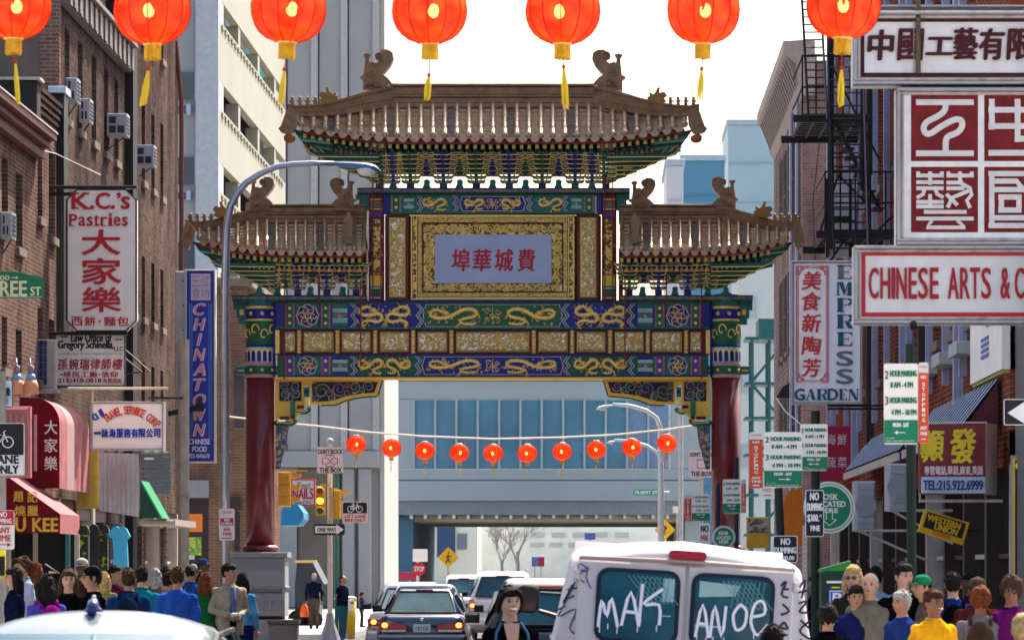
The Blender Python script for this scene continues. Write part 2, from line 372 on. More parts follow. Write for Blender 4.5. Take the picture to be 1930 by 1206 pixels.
def dragon(mb, x0, x1, y0, y1, w, d, mirror=False, seed=1):
    """coiling body, head with horns and beard, four clawed legs, flame tail"""
    rnd = random.Random(seed); cx = (x0+x1)/2; W_, H_ = x1-x0, y1-y0
    def P(u, v):
        if mirror: u = 1-u
        return (x0+u*W_, y0+v*H_)
    base = [(.30,.34),(.20,.22),(.09,.28),(.07,.50),(.18,.62),(.34,.60),(.46,.50),(.56,.34),(.68,.20),(.84,.20),(.92,.38),(.86,.56),(.72,.64),(.60,.74),(.66,.90),(.82,.92),(.94,.84)]
    if W_ < H_*1.25: base = [(.52,.22),(.36,.10),(.16,.16),(.10,.36),(.26,.48),(.50,.46),(.72,.40),(.90,.50),(.90,.70),(.70,.78),(.46,.72),(.24,.76),(.16,.92),(.36,.95)]
    pts = []
    for i in range(len(base)-1):
        p0 = base[max(i-1, 0)]; p1 = base[i]; p2 = base[i+1]; p3 = base[min(i+2, len(base)-1)]
        for k in range(3):
            t = k/3; pts.append(tuple(.5*((2*p1[j])+(-p0[j]+p2[j])*t+(2*p0[j]-5*p1[j]+4*p2[j]-p3[j])*t*t+(-p0[j]+3*p1[j]-3*p2[j]+p3[j])*t**3) for j in (0, 1)))
    n = len(pts); q = [P(*p) for p in pts]
    gtube(mb, q, [w*(.75+.5*math.sin(math.pi*min(1, i/n*1.15))) for i in range(n)], d, 6)
    hx, hy = q[0]; s_ = -1 if mirror else 1
    gtube(mb, [(hx-s_*w*.4, hy), (hx+s_*w*1.1, hy+w*.3), (hx+s_*w*2.0, hy+w*.7)], [w*1.5, w*1.5, w*.5], d-.01, 6)
    gtube(mb, [(hx, hy-w*.3), (hx-s_*w*.5, hy-w*1.4), (hx+s_*w*.3, hy-w*2)], [w*.6, w*.45, w*.2], d, 4)
    gtube(mb, [(hx+s_*w, hy+w*.8), (hx+s_*w*1.7, hy+w*1.6), (hx+s_*w*.8, hy+w*2.1)], [w*.5, w*.4, w*.2], d, 4)
    for f, dd in ((.22, 1), (.42, -1), (.6, 1), (.8, -1)):
        i = int(f*n); a = q[i]; e = (a[0]+s_*w*1.3*dd, a[1]+w*1.8*(1 if f > .5 else -.6*dd))
        gtube(mb, [a, ((a[0]+e[0])/2+w*.5, (a[1]+e[1])/2), e], [w*.7, w*.55, w*.4], d, 4)
        for c_ in (-1, 0, 1): gtube(mb, [e, (e[0]+c_*w*.6, e[1]+w*.8)], [w*.35, w*.15], d, 4)
    for i in range(3, n-2, 2):      # dorsal spines
        a, b = q[i-1], q[i+1]; L_ = math.hypot(b[0]-a[0], b[1]-a[1])+1e-6; nx, ny = -(b[1]-a[1])/L_, (b[0]-a[0])/L_
        gtube(mb, [(q[i][0]+nx*w*.4, q[i][1]+ny*w*.4), (q[i][0]+nx*w*1.05, q[i][1]+ny*w*1.05)], [w*.45, w*.1], d, 4)
def fillers(mb_list, x0, x1, y0, y1, n, d, seed, r=3.0):
    rnd = random.Random(seed)
    for k in range(n):
        mb = rnd.choice(mb_list); curl(mb, rnd.uniform(x0, x1), rnd.uniform(y0, y1), rnd.uniform(r*.6, r), 1.7, d, rnd.uniform(.8, 1.3), rnd.uniform(0, 6), rnd.choice((-1, 1)), 9)
def chevron(x, y0, y1, dirn, w, mt, d):
    """zigzag end of a painted field"""
    ym = (y0+y1)/2; q = (y1-y0); s_ = dirn
    pts = [(x, y0), (x+s_*q*.22, y0+q*.25), (x, ym), (x+s_*q*.22, y1-q*.25), (x, y1)]
    m = MB(); gprism(m, pts+[(p[0]+w, p[1]) for p in pts[::-1]], d-.006, d); return m, mt

def painted_beam(x0, x1, y0, y1, d, fields, base, name):
    """a lintel: carcass, coloured fields, zigzags, dragons, roundels"""
    b = MB(); gbox(b, x0, x1, y0, y1, d, .25, .02); beam = mk(name, b, base, arch)
    gold = MB(); small = {}
    def S_(mt): return small.setdefault(mt.name, (MB(), mt))[0]
    gbox(S_(BLUE if base is GREEN else GREEN), x0+.5, x1-.5, y0+.4, y0+3.2, d-.012, d+.02, .004); gbox(S_(BLUE if base is GREEN else TEAL), x0+.5, x1-.5, y1-3.2, y1-.4, d-.012, d+.02, .004)
    for f in fields:
        k = f[0]
        if k == 'chev':
            _, x, dr = f
            for off, w, mt in ((0, 3, BLUE), (3, 1.4, CREAM), (4.4, 4, TEAL), (8.4, 1.4, CREAM), (9.8, 3, BLUE)):
                m, _m = chevron(x+dr*off-(w if dr < 0 else 0), y0+3, y1-3, dr, w, mt, d-.004-off*.0004)
                t = S_(mt); t.v_off = len(t.v); base_i = len(t.v); t.v += m.v; t.f += [tuple(i+base_i for i in q) for q in m.f]; t.m += m.m; t.sm += m.sm
        elif k == 'panel':      # centre panel: outlined field with two dragons facing a pearl
            _, a, c, mt = f; q = 5
            pts = [(a+q, y0+5), (c-q, y0+5), (c, (y0+y1)/2), (c-q, y1-5), (a+q, y1-5), (a, (y0+y1)/2)]
            gprism(S_(CREAM), [(a-1.5, (y0+y1)/2), (a+q-1, y0+4), (c-q+1, y0+4), (c+1.5, (y0+y1)/2), (c-q+1, y1-4), (a+q-1, y1-4)], d-.008, d); gprism(S_(mt), pts, d-.014, d)
            mid = (a+c)/2; h = y1-y0
            dragon(gold, a+q+2, mid-h*.42, y0+6, y1-6, h*.125, d-.03, False, 3); dragon(gold, mid+h*.42, c-q-2, y0+6, y1-6, h*.125, d-.03, True, 3)
            curl(gold, mid, (y0+y1)/2, h*.12, 2.2, d-.03, 1.5)
            for s_ in (-1, 1):
                curl(gold, mid+s_*h*.2, y0+h*.36, h*.13, 1.8, d-.03, 1.1, 0, s_); curl(gold, mid+s_*h*.18, y0+h*.66, h*.12, 1.8, d-.03, 1.1, 2, -s_)
            gtube(gold, [(mid, y0+8), (mid, y1-8)], 1.6, d-.03)
            fillers([S_(PINK), S_(CREAM), gold, S_(GREEN if mt is BLUE else TEAL)], a+q+4, c-q-4, y0+8, y1-8, int((c-a)/2.6), d-.018, int(a), h*.06)
        elif k == 'dragons':
            _, a, c, n = f; w = (c-a)/n; h = y1-y0
            for i in range(n): dragon(gold, a+i*w+1, a+(i+1)*w-1, y0+4, y1-4, h*.12, d-.03, i % 2 == 1, i)
            fillers([S_(PINK), S_(CREAM), S_(PALETEAL), S_(PURPLE), gold], a+2, c-2, y0+6, y1-6, int((c-a)/2.2), d-.018, int(a), h*.055)
        elif k == 'bars':
            _, a, c = f; h = (y1-y0-8)/5
            for i, mt in enumerate((BLUE, PALETEAL, FLOR, PALETEAL, BLUE) if base is GREEN else (TEAL, PALETEAL, FLOR, PALETEAL, TEAL)):
                gbox(S_(mt), a, c, y0+4+i*h, y0+4+(i+1)*h-1.2, d-.01-(.003 if i == 2 else 0), d, .002)
            gtube(S_(CREAM), [(a, y0+4+h), (c, y0+4+h)], 1.2, d-.012, 4); gtube(S_(CREAM), [(a, y0+4+h*4), (c, y0+4+h*4)], 1.2, d-.012, 4)
            curl(gold, (a+c)/2, (y0+y1)/2, h*.45, 1.6, d-.02, 1.2)
        elif k == 'dots':
            _, a, c = f; mx = (a+c)/2; n = 3 if (y1-y0) > 44 else 2
            gbox(S_(PINK), a, c, y0+3.4, y1-3.4, d-.008, d, .002); gbox(S_(GREEN if base is not GREEN else PURPLE), a+3, c-3, y0+3.6, y1-3.6, d-.012, d, .002)
            for i in range(n):
                yy = y0+4+(i+.5)*(y1-y0-8)/n; p = G(mx, yy); S_(PALEGOLD).ball((p.x, GD+d-.012, p.z), (.035, .02, .035), 7, 5)
            for i in range(int((y1-y0-8)/2.6)):
                for xx in (a+1.5, c-1.5): p = G(xx, y0+5+i*2.6); S_(DKRED).ball((p.x, GD+d-.008, p.z), (.011, .01, .011), 4, 3)
        elif k == 'round':
            _, a, c = f; mx = (a+c)/2; my = (y0+y1)/2; r_ = min(c-a, y1-y0-6)/2
            gbox(S_(TEAL), a, c, y0+3.4, y1-3.4, d-.008, d, .002)
            pts = [(mx+r_*(1+.05*math.cos(8*t))*math.cos(t), my+r_*(1+.05*math.cos(8*t))*math.sin(t)) for t in [i*math.pi/16 for i in range(32)]]
            gprism(S_(CREAM), pts, d-.012, d); gprism(S_(BLUE), [(mx+(p[0]-mx)*.92, my+(p[1]-my)*.92) for p in pts], d-.017, d)
            for i in range(6): a_ = i*math.pi/3; curl(gold, mx+r_*.5*math.cos(a_), my+r_*.5*math.sin(a_), r_*.34, 2.6, d-.03, 1.1, a_, 1, 11)
            curl(gold, mx, my, r_*.3, 2.6, d-.035, 1.2)
    mk('gold_dragons', gold, GOLD, beam, smooth=True)['kind'] = 'stuff'
    for mb, mt in small.values(): mk('painted_pattern', mb, mt, beam)['kind'] = 'stuff'
    return beam
def sym(fields):
    """mirror the left half's fields about the arch's axis x = 929"""
    out = []
    for f in fields:
        out.append(f)
        if f[0] == 'chev': out.append(('chev', 1858-f[1], -f[2]))
        elif f[0] in ('bars', 'dots', 'round'): out.append((f[0], 1858-f[2], 1858-f[1]))
        elif f[0] == 'dragons': out.append(('dragons', 1858-f[2], 1858-f[1], f[3]))
    return out
painted_beam(520, 1338, 571, 621, -.22, sym([('dots', 538, 557), ('round', 560, 602), ('dots', 606, 624), ('bars', 628, 656), ('chev', 658, 1), ('dragons', 674, 778, 2), ('chev', 781, 1)])+[('panel', 799, 1059, GREEN)], BLUE, 'upper_lintel')
painted_beam(524, 1334, 669, 711, -.22, sym([('dots', 538, 557), ('round', 560, 602), ('dots', 606, 624), ('bars', 628, 656), ('chev', 658, 1), ('dragons', 674, 778, 2), ('chev', 779, 1)])+[('panel', 797, 1061, BLUE)], GREEN, 'lower_lintel')
painted_beam(735, 1123, 368, 404, -.22, sym([('dots', 738, 757), ('bars', 762, 781), ('chev', 783, 1), ('dragons', 795, 845, 1), ('chev', 850, 1)])+[('panel', 868, 990, BLUE)], TEAL, 'plaque_lintel')
for a, b, c, d in ((1338.2, 1342, 571, 711), (516, 519.8, 571, 711), (723, 734.8, 368, 404), (1123.2, 1135, 368, 404)): m = MB(); gbox(m, a, b, c, d, -.18, .2); mk('beam_end', m, BLUE, arch)
m = MB(); gbox(m, 518, 1340, 711.3, 715.5, -.26, .26); mk('lintel_molding', m, YELLOW, arch)
m = MB(); gbox(m, 690, 1168, 567.5, 570.8, -.27, .27); mk('lintel_molding', m, BLUE, arch)

# ---- row of carved panels between the lintels
fr = MB(); fr.cbox(G(518, 0).x, G(1340, 0).x, GD-.12, GD+.12, G(0, 668.7).z, G(0, 621.3).z, .01); frieze = mk('carved_frieze', fr, DKRED, arch)
left = [(536, 557), (573, 629), (645, 699), (717, 771), (788, 843)]
pan = left+[(860, 998)]+[(1858-b, 1858-a) for a, b in left[::-1]]
for (a, b) in pan:
    m = MB(); m.mi = 0; gbox(m, a, b, 626, 664, -.15, -.1, .03); m.mi = 1; gbox(m, a+2, b-2, 628, 662, -.165, -.12, .02)
    p = mk('carved_panel', m, [GOLD, FILI], frieze)
    m = MB(); rnd = random.Random(a)
    for k in range(int((b-a)/3.2)): curl(m, rnd.uniform(a+4, b-4), rnd.uniform(631, 659), rnd.uniform(2.5, 5.5), 1.6, -.175, 1.1, rnd.uniform(0, 6), rnd.choice((-1, 1)), 9)
    if ORG.get(frieze.name) is None: ORG[frieze.name] = Vector(org(arch))
    q = mk('scrollwork', m, GOLD, frieze); q['kind'] = 'stuff'
for i in range(len(pan)-1):
    mx = (pan[i][1]+pan[i+1][0])/2; m = MB()
    m.mi = 0; gbox(m, mx-4.2, mx+4.2, 622.5, 667.5, -.19, -.1, .01); m.mi = 1
    for yy in (626, 633, 640, 645, 650, 657, 664): p = G(mx, yy); m.ball((p.x, GD-.19, p.z), (.034, .02, .03), 6, 4)
    mk('gold_colonnette', m, [M('old_gold', (.5,.3,.12), .4, metal=.4), GOLD], frieze)
for mx in (524, 1334):
    m = MB(); gbox(m, mx-4.2, mx+4.2, 622.5, 667.5, -.19, -.1, .01); mk('gold_colonnette', m, GOLD, frieze)

# ---- upper uprights, filigree windows, plaque
for s_ in (0, 1):
    X = (lambda x: 1858-x) if s_ else (lambda x: x)
    m = MB(); gbox(m, min(X(696), X(724)), max(X(696), X(724)), 367, 567.3, -.16, .16, .02); up = mk('upright_post', m, DKRED, arch)
    m = MB(); gbox(m, min(X(702), X(719)), max(X(702), X(719)), 414, 518, -.18, -.14, .01)
    for k in range(6): dragon(m, min(X(701), X(720)), max(X(701), X(720)), 415+k*17, 433+k*17, 2.6, -.19, (k+s_) % 2 == 0, k)
    mk('gold_dragons', m, FILI2, up)['kind'] = 'stuff'
    for (a, b, mt) in ((376, 379, YELLOW), (381, 392, FLOR), (394, 397, YELLOW), (400, 410, PURPLE), (520, 540, YELLOW), (542, 546, PALETEAL), (548, 558, GREEN), (560, 565, PINK)):
        m = MB(); gbox(m, min(X(699), X(721)), max(X(699), X(721)), a, b, -.185, -.1, .006); mk('painted_band', m, mt, up)
    m = MB(); gbox(m, min(X(728), X(772)), max(X(728), X(772)), 405.5, 567.3, -.13, .13, .015); fp = mk('window_frame', m, DKRED, arch)
    m = MB(); m.mi = 0; gbox(m, min(X(734), X(765)), max(X(734), X(765)), 411, 562, -.155, -.1, .04); m.mi = 1; gbox(m, min(X(736.5), X(762.5)), max(X(736.5), X(762.5)), 414, 559, -.17, -.12, .03)
    mk('carved_panel', m, [GOLD, FILI], fp)
    m = MB(); rnd = random.Random(5)
    for k in range(62): curl(m, X(749.5)+rnd.uniform(-10, 10), rnd.uniform(418, 555), rnd.uniform(2.5, 5), 1.6, -.18, 1.1, rnd.uniform(0, 6), rnd.choice((-1, 1)), 9)
    mk('scrollwork', m, GOLD, fp, smooth=True)['kind'] = 'stuff'
    # red rain pipes / tie rods crossing the brackets
    for xx, a, b in ((703, 262, 566), (718, 262, 575), (536, 478, 715), (602, 478, 592), (680, 478, 690)):
        m = MB(); p0 = G(X(xx), a, -.45); p1 = G(X(xx), b, -.45); m.tube([p0, p1], .014, 6); mk('red_rod', m, M('rod_red', (.25,.01,.02), .4), arch)
    m = MB()
    for k in range(9): gbox(m, min(X(684), X(692)), max(X(684), X(692)), 470+k*11.2, 480+k*11.2, -.3, .1, .01)
    mk('stepped_edge', m, DKRED, arch)
m = MB(); gbox(m, 774, 1084, 405.5, 567.3, -.1, .1, .01); plq = mk('plaque_frame', m, FILI2, arch); ORG[plq.name] = Vector(org(arch))
def bar4(x0, x1, y0, y1, w, d, name, mt, c=.012):
    for (a, b, e, f) in ((x0, x1, y0, y0+w), (x0, x1, y1-w, y1), (x0, x0+w, y0+w+.1, y1-w-.1), (x1-w, x1, y0+w+.1, y1-w-.1)):
        m = MB(); gbox(m, a, b, e, f, d, -.05, c); mk(name, m, mt, plq)
bar4(775, 1083, 406.5, 566.5, 3.2, -.22, 'gold_molding', GOLD); bar4(785, 1073, 409.9, 563.4, 2.2, -.2, 'gold_molding', GOLD)
bar4(788, 1070, 412.5, 560.8, 8, -.18, 'patterned_border', two_tone('fret_border', (.2,.09,.02), (.82,.6,.2), 40, .44, .4, .3, .8)); bar4(797, 1061, 421.5, 552, 1.6, -.17, 'dark_molding', DKRED)
m = MB(); rnd = random.Random(9)
for k in range(22):
    x = 806+k*11.6; curl(m, x, 432.5, 7, 3, -.13, 1.4, k, 1 if k % 2 else -1); curl(m, x, 543.5, 6.5, 3, -.13, 1.4, k, 1 if k % 2 else -1)
for k in range(9):
    y = 446+k*10.4; curl(m, 808.5, y, 7, 3, -.13, 1.4, k, 1 if k % 2 else -1); curl(m, 1049.5, y, 7, 3, -.13, 1.4, k, 1 if k % 2 else -1)
for (y, sg) in ((432, 1), (543, 1)):
    gtube(m, [(802+i*6, y+5.5*math.sin(i*.7)) for i in range(43)], 2.0, -.125)
for x in (808, 1050): gtube(m, [(x+5*math.sin(i*.7), 444+i*5) for i in range(19)], 2.0, -.125)
mk('gold_scrollwork', m, GOLD, plq, smooth=True)['kind'] = 'stuff'
m = MB(); gbox(m, 820, 1040, 443, 535, -.16, -.02, .01); mk('plaque', m, M('plaque_blue', (.42,.49,.68), .6, var=.06, vs=2), plq)
RED = M('sign_red', (.50,.02,.035), .5, var=.08)
m = MB()
for ch, x0, x1 in (('埠', 852, 886), ('華', 892, 926), ('城', 933, 967), ('費', 976, 1008)):
    a = G(x0, 512); b = G(x1, 471); text_into(m, ch, a.x, b.x, a.z, b.z, GD-.165, fat=.012, shear=.06)
mk('lettering', m, RED, plq)

# ---- cap moldings
def cap(x0, x1, y, nm='cap_molding'):
    m = MB(); m.mi = 0; gbox(m, x0, x1, y, y+11, -.3, .3, .015); m.mi = 1; gbox(m, x0+1, x1-1, y+2.5, y+8, -.31, .31, .003); mk(nm, m, [DKGREEN, FLOR], arch)
cap(675, 1187, 356.5); cap(440, 692, 558); cap(1166, 1418, 558)
for s_ in (0, 1):
    X = (lambda x: 1858-x) if s_ else (lambda x: x)
    for (cx, pts) in ((0, [(671, 367.5), (696, 367.5), (696, 396), (688, 398), (684, 390), (676, 388), (678, 378), (671, 376)]),):
        m = MB(); gprism(m, [(X(a), b) for a, b in pts], -.12, .12); mk('teal_bracket', m, TEAL, arch)

# ---- yellow spandrels with scrollwork
for s_ in (0, 1):
    X = (lambda x: 1858-x) if s_ else (lambda x: x)
    o1 = [(520, 715.6), (720, 715.6), (711, 745), (690, 746), (668, 749), (650, 754), (634, 761), (618, 762), (606, 762), (585, 763), (585, 738), (580, 726), (573, 726), (573, 772), (558, 790), (552, 800), (545, 788), (520, 788)]
    m = MB(); gprism(m, [(X(a), b) for a, b in o1], -.1, .1); sp = mk('spandrel', m, YELLOW, arch); ORG[sp.name] = Vector(org(arch))
    m = MB(); e = [(711, 745.5), (690, 746.5), (668, 749.5), (650, 754.5), (634, 761.5), (618, 762.5), (606, 762.5)]
    gtube(m, [(X(a), b+1.5) for a, b in e], 3.2, 0, 6, 1.0); mk('green_edge', m, GREEN, sp)
    m = MB(); gtube(m, [(X(721), 716), (X(712), 746)], 3, 0, 6, 1.0); mk('blue_edge', m, BLUE, sp)
    m = MB(); m.mi = 0; gprism(m, [(X(a), b) for a, b in [(589, 720), (713, 720), (706, 740), (680, 742), (655, 746), (640, 751), (622, 756), (604, 757), (589, 757)]], -.106, -.09)
    m.mi = 0; gprism(m, [(X(a), b) for a, b in [(527, 720), (569, 720), (569, 756), (527, 756)]], -.106, -.09); mk('dark_field', m, M('field_dark', (.03,.015,.03), .6), sp)
    cols = {'GREEN': MB(), 'BLUE': MB(), 'TEAL': MB(), 'DKRED': MB(), 'CREAM': MB()}
    spir = [(607, 738, 14, 'GREEN'), (640, 733, 12, 'BLUE'), (669, 730, 10, 'TEAL'), (695, 729, 8, 'BLUE'), (596, 750, 6, 'BLUE'), (625, 750, 6, 'TEAL'), (537, 728, 7.5, 'BLUE'), (558, 728, 7.5, 'BLUE'), (537, 744, 8, 'TEAL'), (558, 744, 8, 'TEAL'), (548, 736, 5, 'DKRED'), (548, 752, 4, 'BLUE'), (622, 742, 6, 'DKRED'), (655, 741, 5, 'DKRED'), (682, 735, 5, 'GREEN'), (594, 727, 5, 'DKRED'), (655, 726, 4, 'DKRED')]
    for i, (x, y, r_, c_) in enumerate(spir):
        dr = (1 if i % 2 else -1)*(-1 if s_ else 1)
        curl(cols['CREAM'], X(x), y, r_+.6, 3.4+r_*.12, -.108, 1.5, i, dr, 18); curl(cols[c_], X(x), y, r_, 2.2+r_*.1, -.125, 1.5, i, dr, 18)
    for k, mb in cols.items(): mk('scrollwork', mb, {'GREEN': GREEN, 'BLUE': BLUE, 'TEAL': TEAL, 'DKRED': DKRED, 'CREAM': CREAM}[k], sp, smooth=True)['kind'] = 'stuff'
    # bracket blocks stepping in to the column
    def B(x0, x1, y0, y1, mt, d=-.16, nm='bracket_block'):
        m = MB(); gbox(m, min(X(x0), X(x1)), max(X(x0), X(x1)), y0, y1, d, -d, .012); return mk(nm, m, mt, sp)
    B(574.5, 583, 730, 748, TEAL); B(575, 582.5, 735, 742, BLUE, -.175); B(574.5, 583, 748.3, 764, PALEGOLD); B(548, 557, 757, 784, TEAL); B(561, 573, 764, 770, DKRED); B(528, 546, 785, 791, DKRED); B(549, 556, 784.5, 789, M('near_black', (.01,.01,.01), .6))
    for (a, b, y, w) in ((557, 583, 774, 9), (519, 556, 796, 10)):
        m = MB(); gtube(m, [(X(a), y-3), (X(a+3), y+w*.3), (X(b-6), y+w*.3), (X(b-1), y-w*.1), (X(b), y-w*.6)], w, 0, 8, 2.2); mk('curved_arm', m, GREEN, sp, smooth=True)
        m = MB(); gtube(m, [(X(a+2), y), (X(b-7), y+w*.2), (X(b-2), y-w*.2)], 2, -.11, 5); mk('arm_outline', m, PALEGOLD, sp)
    # tapering carved pendant against the column
    m = MB(); gprism(m, [(X(a), b) for a, b in [(520, 803), (545, 803), (541, 835), (533, 862), (528, 884), (520, 884)]], -.08, .08); mk('carved_pendant', m, FLOR, sp)
    cols = {'GREEN': MB(), 'BLUE': MB(), 'CREAM': MB(), 'PINK': MB()}; rnd = random.Random(4)
    for k in range(26):
        y = 806+k*2.9; wv = 20-(k*.62); c_ = rnd.choice(list(cols)); curl(cols[c_], X(522+rnd.uniform(1, max(2, wv))), y, rnd.uniform(2.5, 4.5), 1.7, -.09, 1.1, k, 1, 9)
    for k, mb in cols.items(): mk('scrollwork', mb, {'GREEN': GREEN, 'BLUE': PURPLE, 'CREAM': CREAM, 'PINK': TEAL}[k], sp)['kind'] = 'stuff'

# ---- brackets (dougong)
def bracket_mesh(core, layers, w0, w1, h, depth):
    """stack of upturned arms, widening and stepping forward as it rises; local origin at its foot"""
    m = MB(); u = PX(GD); blk = {0: GREEN, 1: BLUE}[core]
    for k in range(layers):
        w = (w0+(w1-w0)*((k+.5)/layers)**.8)*u/2; z0 = k*h*u/layers; hh = h*u/layers; dy = -depth*k/layers
        for sgn in (-1, 1):
            for (xa, xb, dd) in ((.0, .56, -.06), (.5, 1.0, 0)):
                P = [(sgn*w*xa, z0+hh*.12), (sgn*w*(xb-.16), z0+hh*.12), (sgn*w*(xb-.03), z0+hh*.34), (sgn*w*xb, z0+hh*.86), (sgn*w*(xb-.06), z0+hh*.9), (sgn*w*(xb-.2), z0+hh*.62), (sgn*w*xa, z0+hh*.62)]
                m.mi = 0; m.prism(P, dy+dd-.06, dy+dd+.03)
                m.mi = 1; m.tube([(x, dy+dd-.066, z) for x, z in P[:4]], .0095, 4); 
                if xa > 0: m.tube([(x, dy+dd-.062, z) for x, z in (P[4], P[5], P[6])], .007, 4)
        m.mi = 2; m.box(-.036, .036, dy-.135, dy+.05, z0+hh*.05, z0+hh*.9)
        m.mi = 0; m.box(-w*.85, w*.85, dy+.031, dy+.09, z0, z0+hh*.6)
    return m, [M('bracket_dark', (.010,.085,.06), .5) if core == 0 else M('bracket_blue', (.012,.025,.20), .5), PALEGOLD, blk]
_br = {}
def bracket(key, core, layers, w0, w1, h, depth, cx, fy, parent, scale=1):
    k = (key, core)
    if k not in _br:
        m, mats = bracket_mesh(core, layers, w0, w1, h, depth); me = mesh_of('bracket_set', m, mats); _br[k] = me
    o = bpy.data.objects.new('bracket_set', _br[k]); COL.objects.link(o); o.parent = parent; o.location = Vector(G(cx, fy, -.12))-org(parent); return o

# ---- roofs
def interp(pts, x):
    for i in range(len(pts)-1):
        if pts[i][0] <= x <= pts[i+1][0]:
            t = (x-pts[i][0])/(pts[i+1][0]-pts[i][0]+1e-9); return pts[i][1]+(pts[i+1][1]-pts[i][1])*t
    return pts[0][1] if x < pts[0][0] else pts[-1][1]
def flank(mb, pts, d, col=None): gprism(mb, pts, d[0], d[1])

def owl(name, px, py, s_, parent, sc=1.0):
    """chiwen: ridge-end beast with curled tail and a sword hilt, facing along the ridge"""
    out = [(0,0),(52,0),(50,-14),(58,-20),(48,-34),(38,-42),(46,-50),(56,-66),(62,-84),(60,-98),(50,-106),(38,-106),(29,-98),(28,-86),(33,-76),(26,-70),(18,-74),(10,-70),(3,-62),(1,-40),(-7,-34),(0,-28)]
    m = MB(); gprism(m, [(px+s_*x*sc*.92, py+y*sc*.72) for x, y in out], -.17, .17)
    o = mk(name, m, TILED, parent); ORG[o.name] = Vector(org(parent))
    m = MB(); gprism(m, [(px+s_*x*sc*.92, py+y*sc*.72) for x, y in [(3,-62),(14,-62),(12,-84),(16,-94),(8,-98),(-1,-94),(4,-84)]], -.07, .07); mk('sword_hilt', m, TILED, parent)
    m = MB(); curl(m, px+s_*44*sc*.72, py-90*sc*.72, 9*sc, 5*sc, -.19, 1.4, 1, s_, 14); curl(m, px+s_*22*sc*.72, py-46*sc*.72, 8*sc, 4*sc, -.19, 1.3, 3, -s_, 14); curl(m, px+s_*36*sc*.72, py-18*sc*.72, 9*sc, 4*sc, -.19, 1.2, 0, s_, 14)
    for k in range(5): gtube(m, [(px+s_*(8+k*4)*sc*.72, py-8*sc*.72), (px+s_*(14+k*5)*sc*.72, py-24*sc*.72)], 2.2*sc, -.18)
    mk('carved_relief', m, TILED, parent, smooth=True, kind='stuff'); return o
def figurine(px, py, dy, parent, h=13, s_=1):
    m = MB(); p = G(px, py, dy); u = PX(GD)
    m.lathe([(.035, 0), (.045, h*u*.15), (.03, h*u*.3), (.05, h*u*.5), (.028, h*u*.68), (.036, h*u*.8), (.03, h*u*.92), (.0, h*u)], (p.x, p.y, p.z), 7); m.tube([(p.x-s_*.03, p.y, p.z+h*u*.4), (p.x-s_*.075, p.y, p.z+h*u*.55)], [.02, .01], 5)
    return mk('roof_figurine', m, TILED, parent, smooth=True)
def beast(px, py, dy, s_, parent):
    m = MB(); p0 = GD+dy
    pts = [(0,0),(24,-3),(25,-12),(20,-14),(22,-22),(14,-17),(9,-22),(6,-30),(1,-30),(3,-20),(-7,-22),(-12,-15),(-6,-10),(-11,-4)]
    q = [(G(px+s_*x, py+y, dy).x, G(px+s_*x, py+y, dy).z) for x, y in pts]; m.prism(q, p0-.08, p0+.08)
    return mk('roof_beast', m, mat('glaze_amber', (.30,.14,.03), .3, var=.3) if 'glaze_amber' not in bpy.data.materials else bpy.data.materials['glaze_amber'], parent)

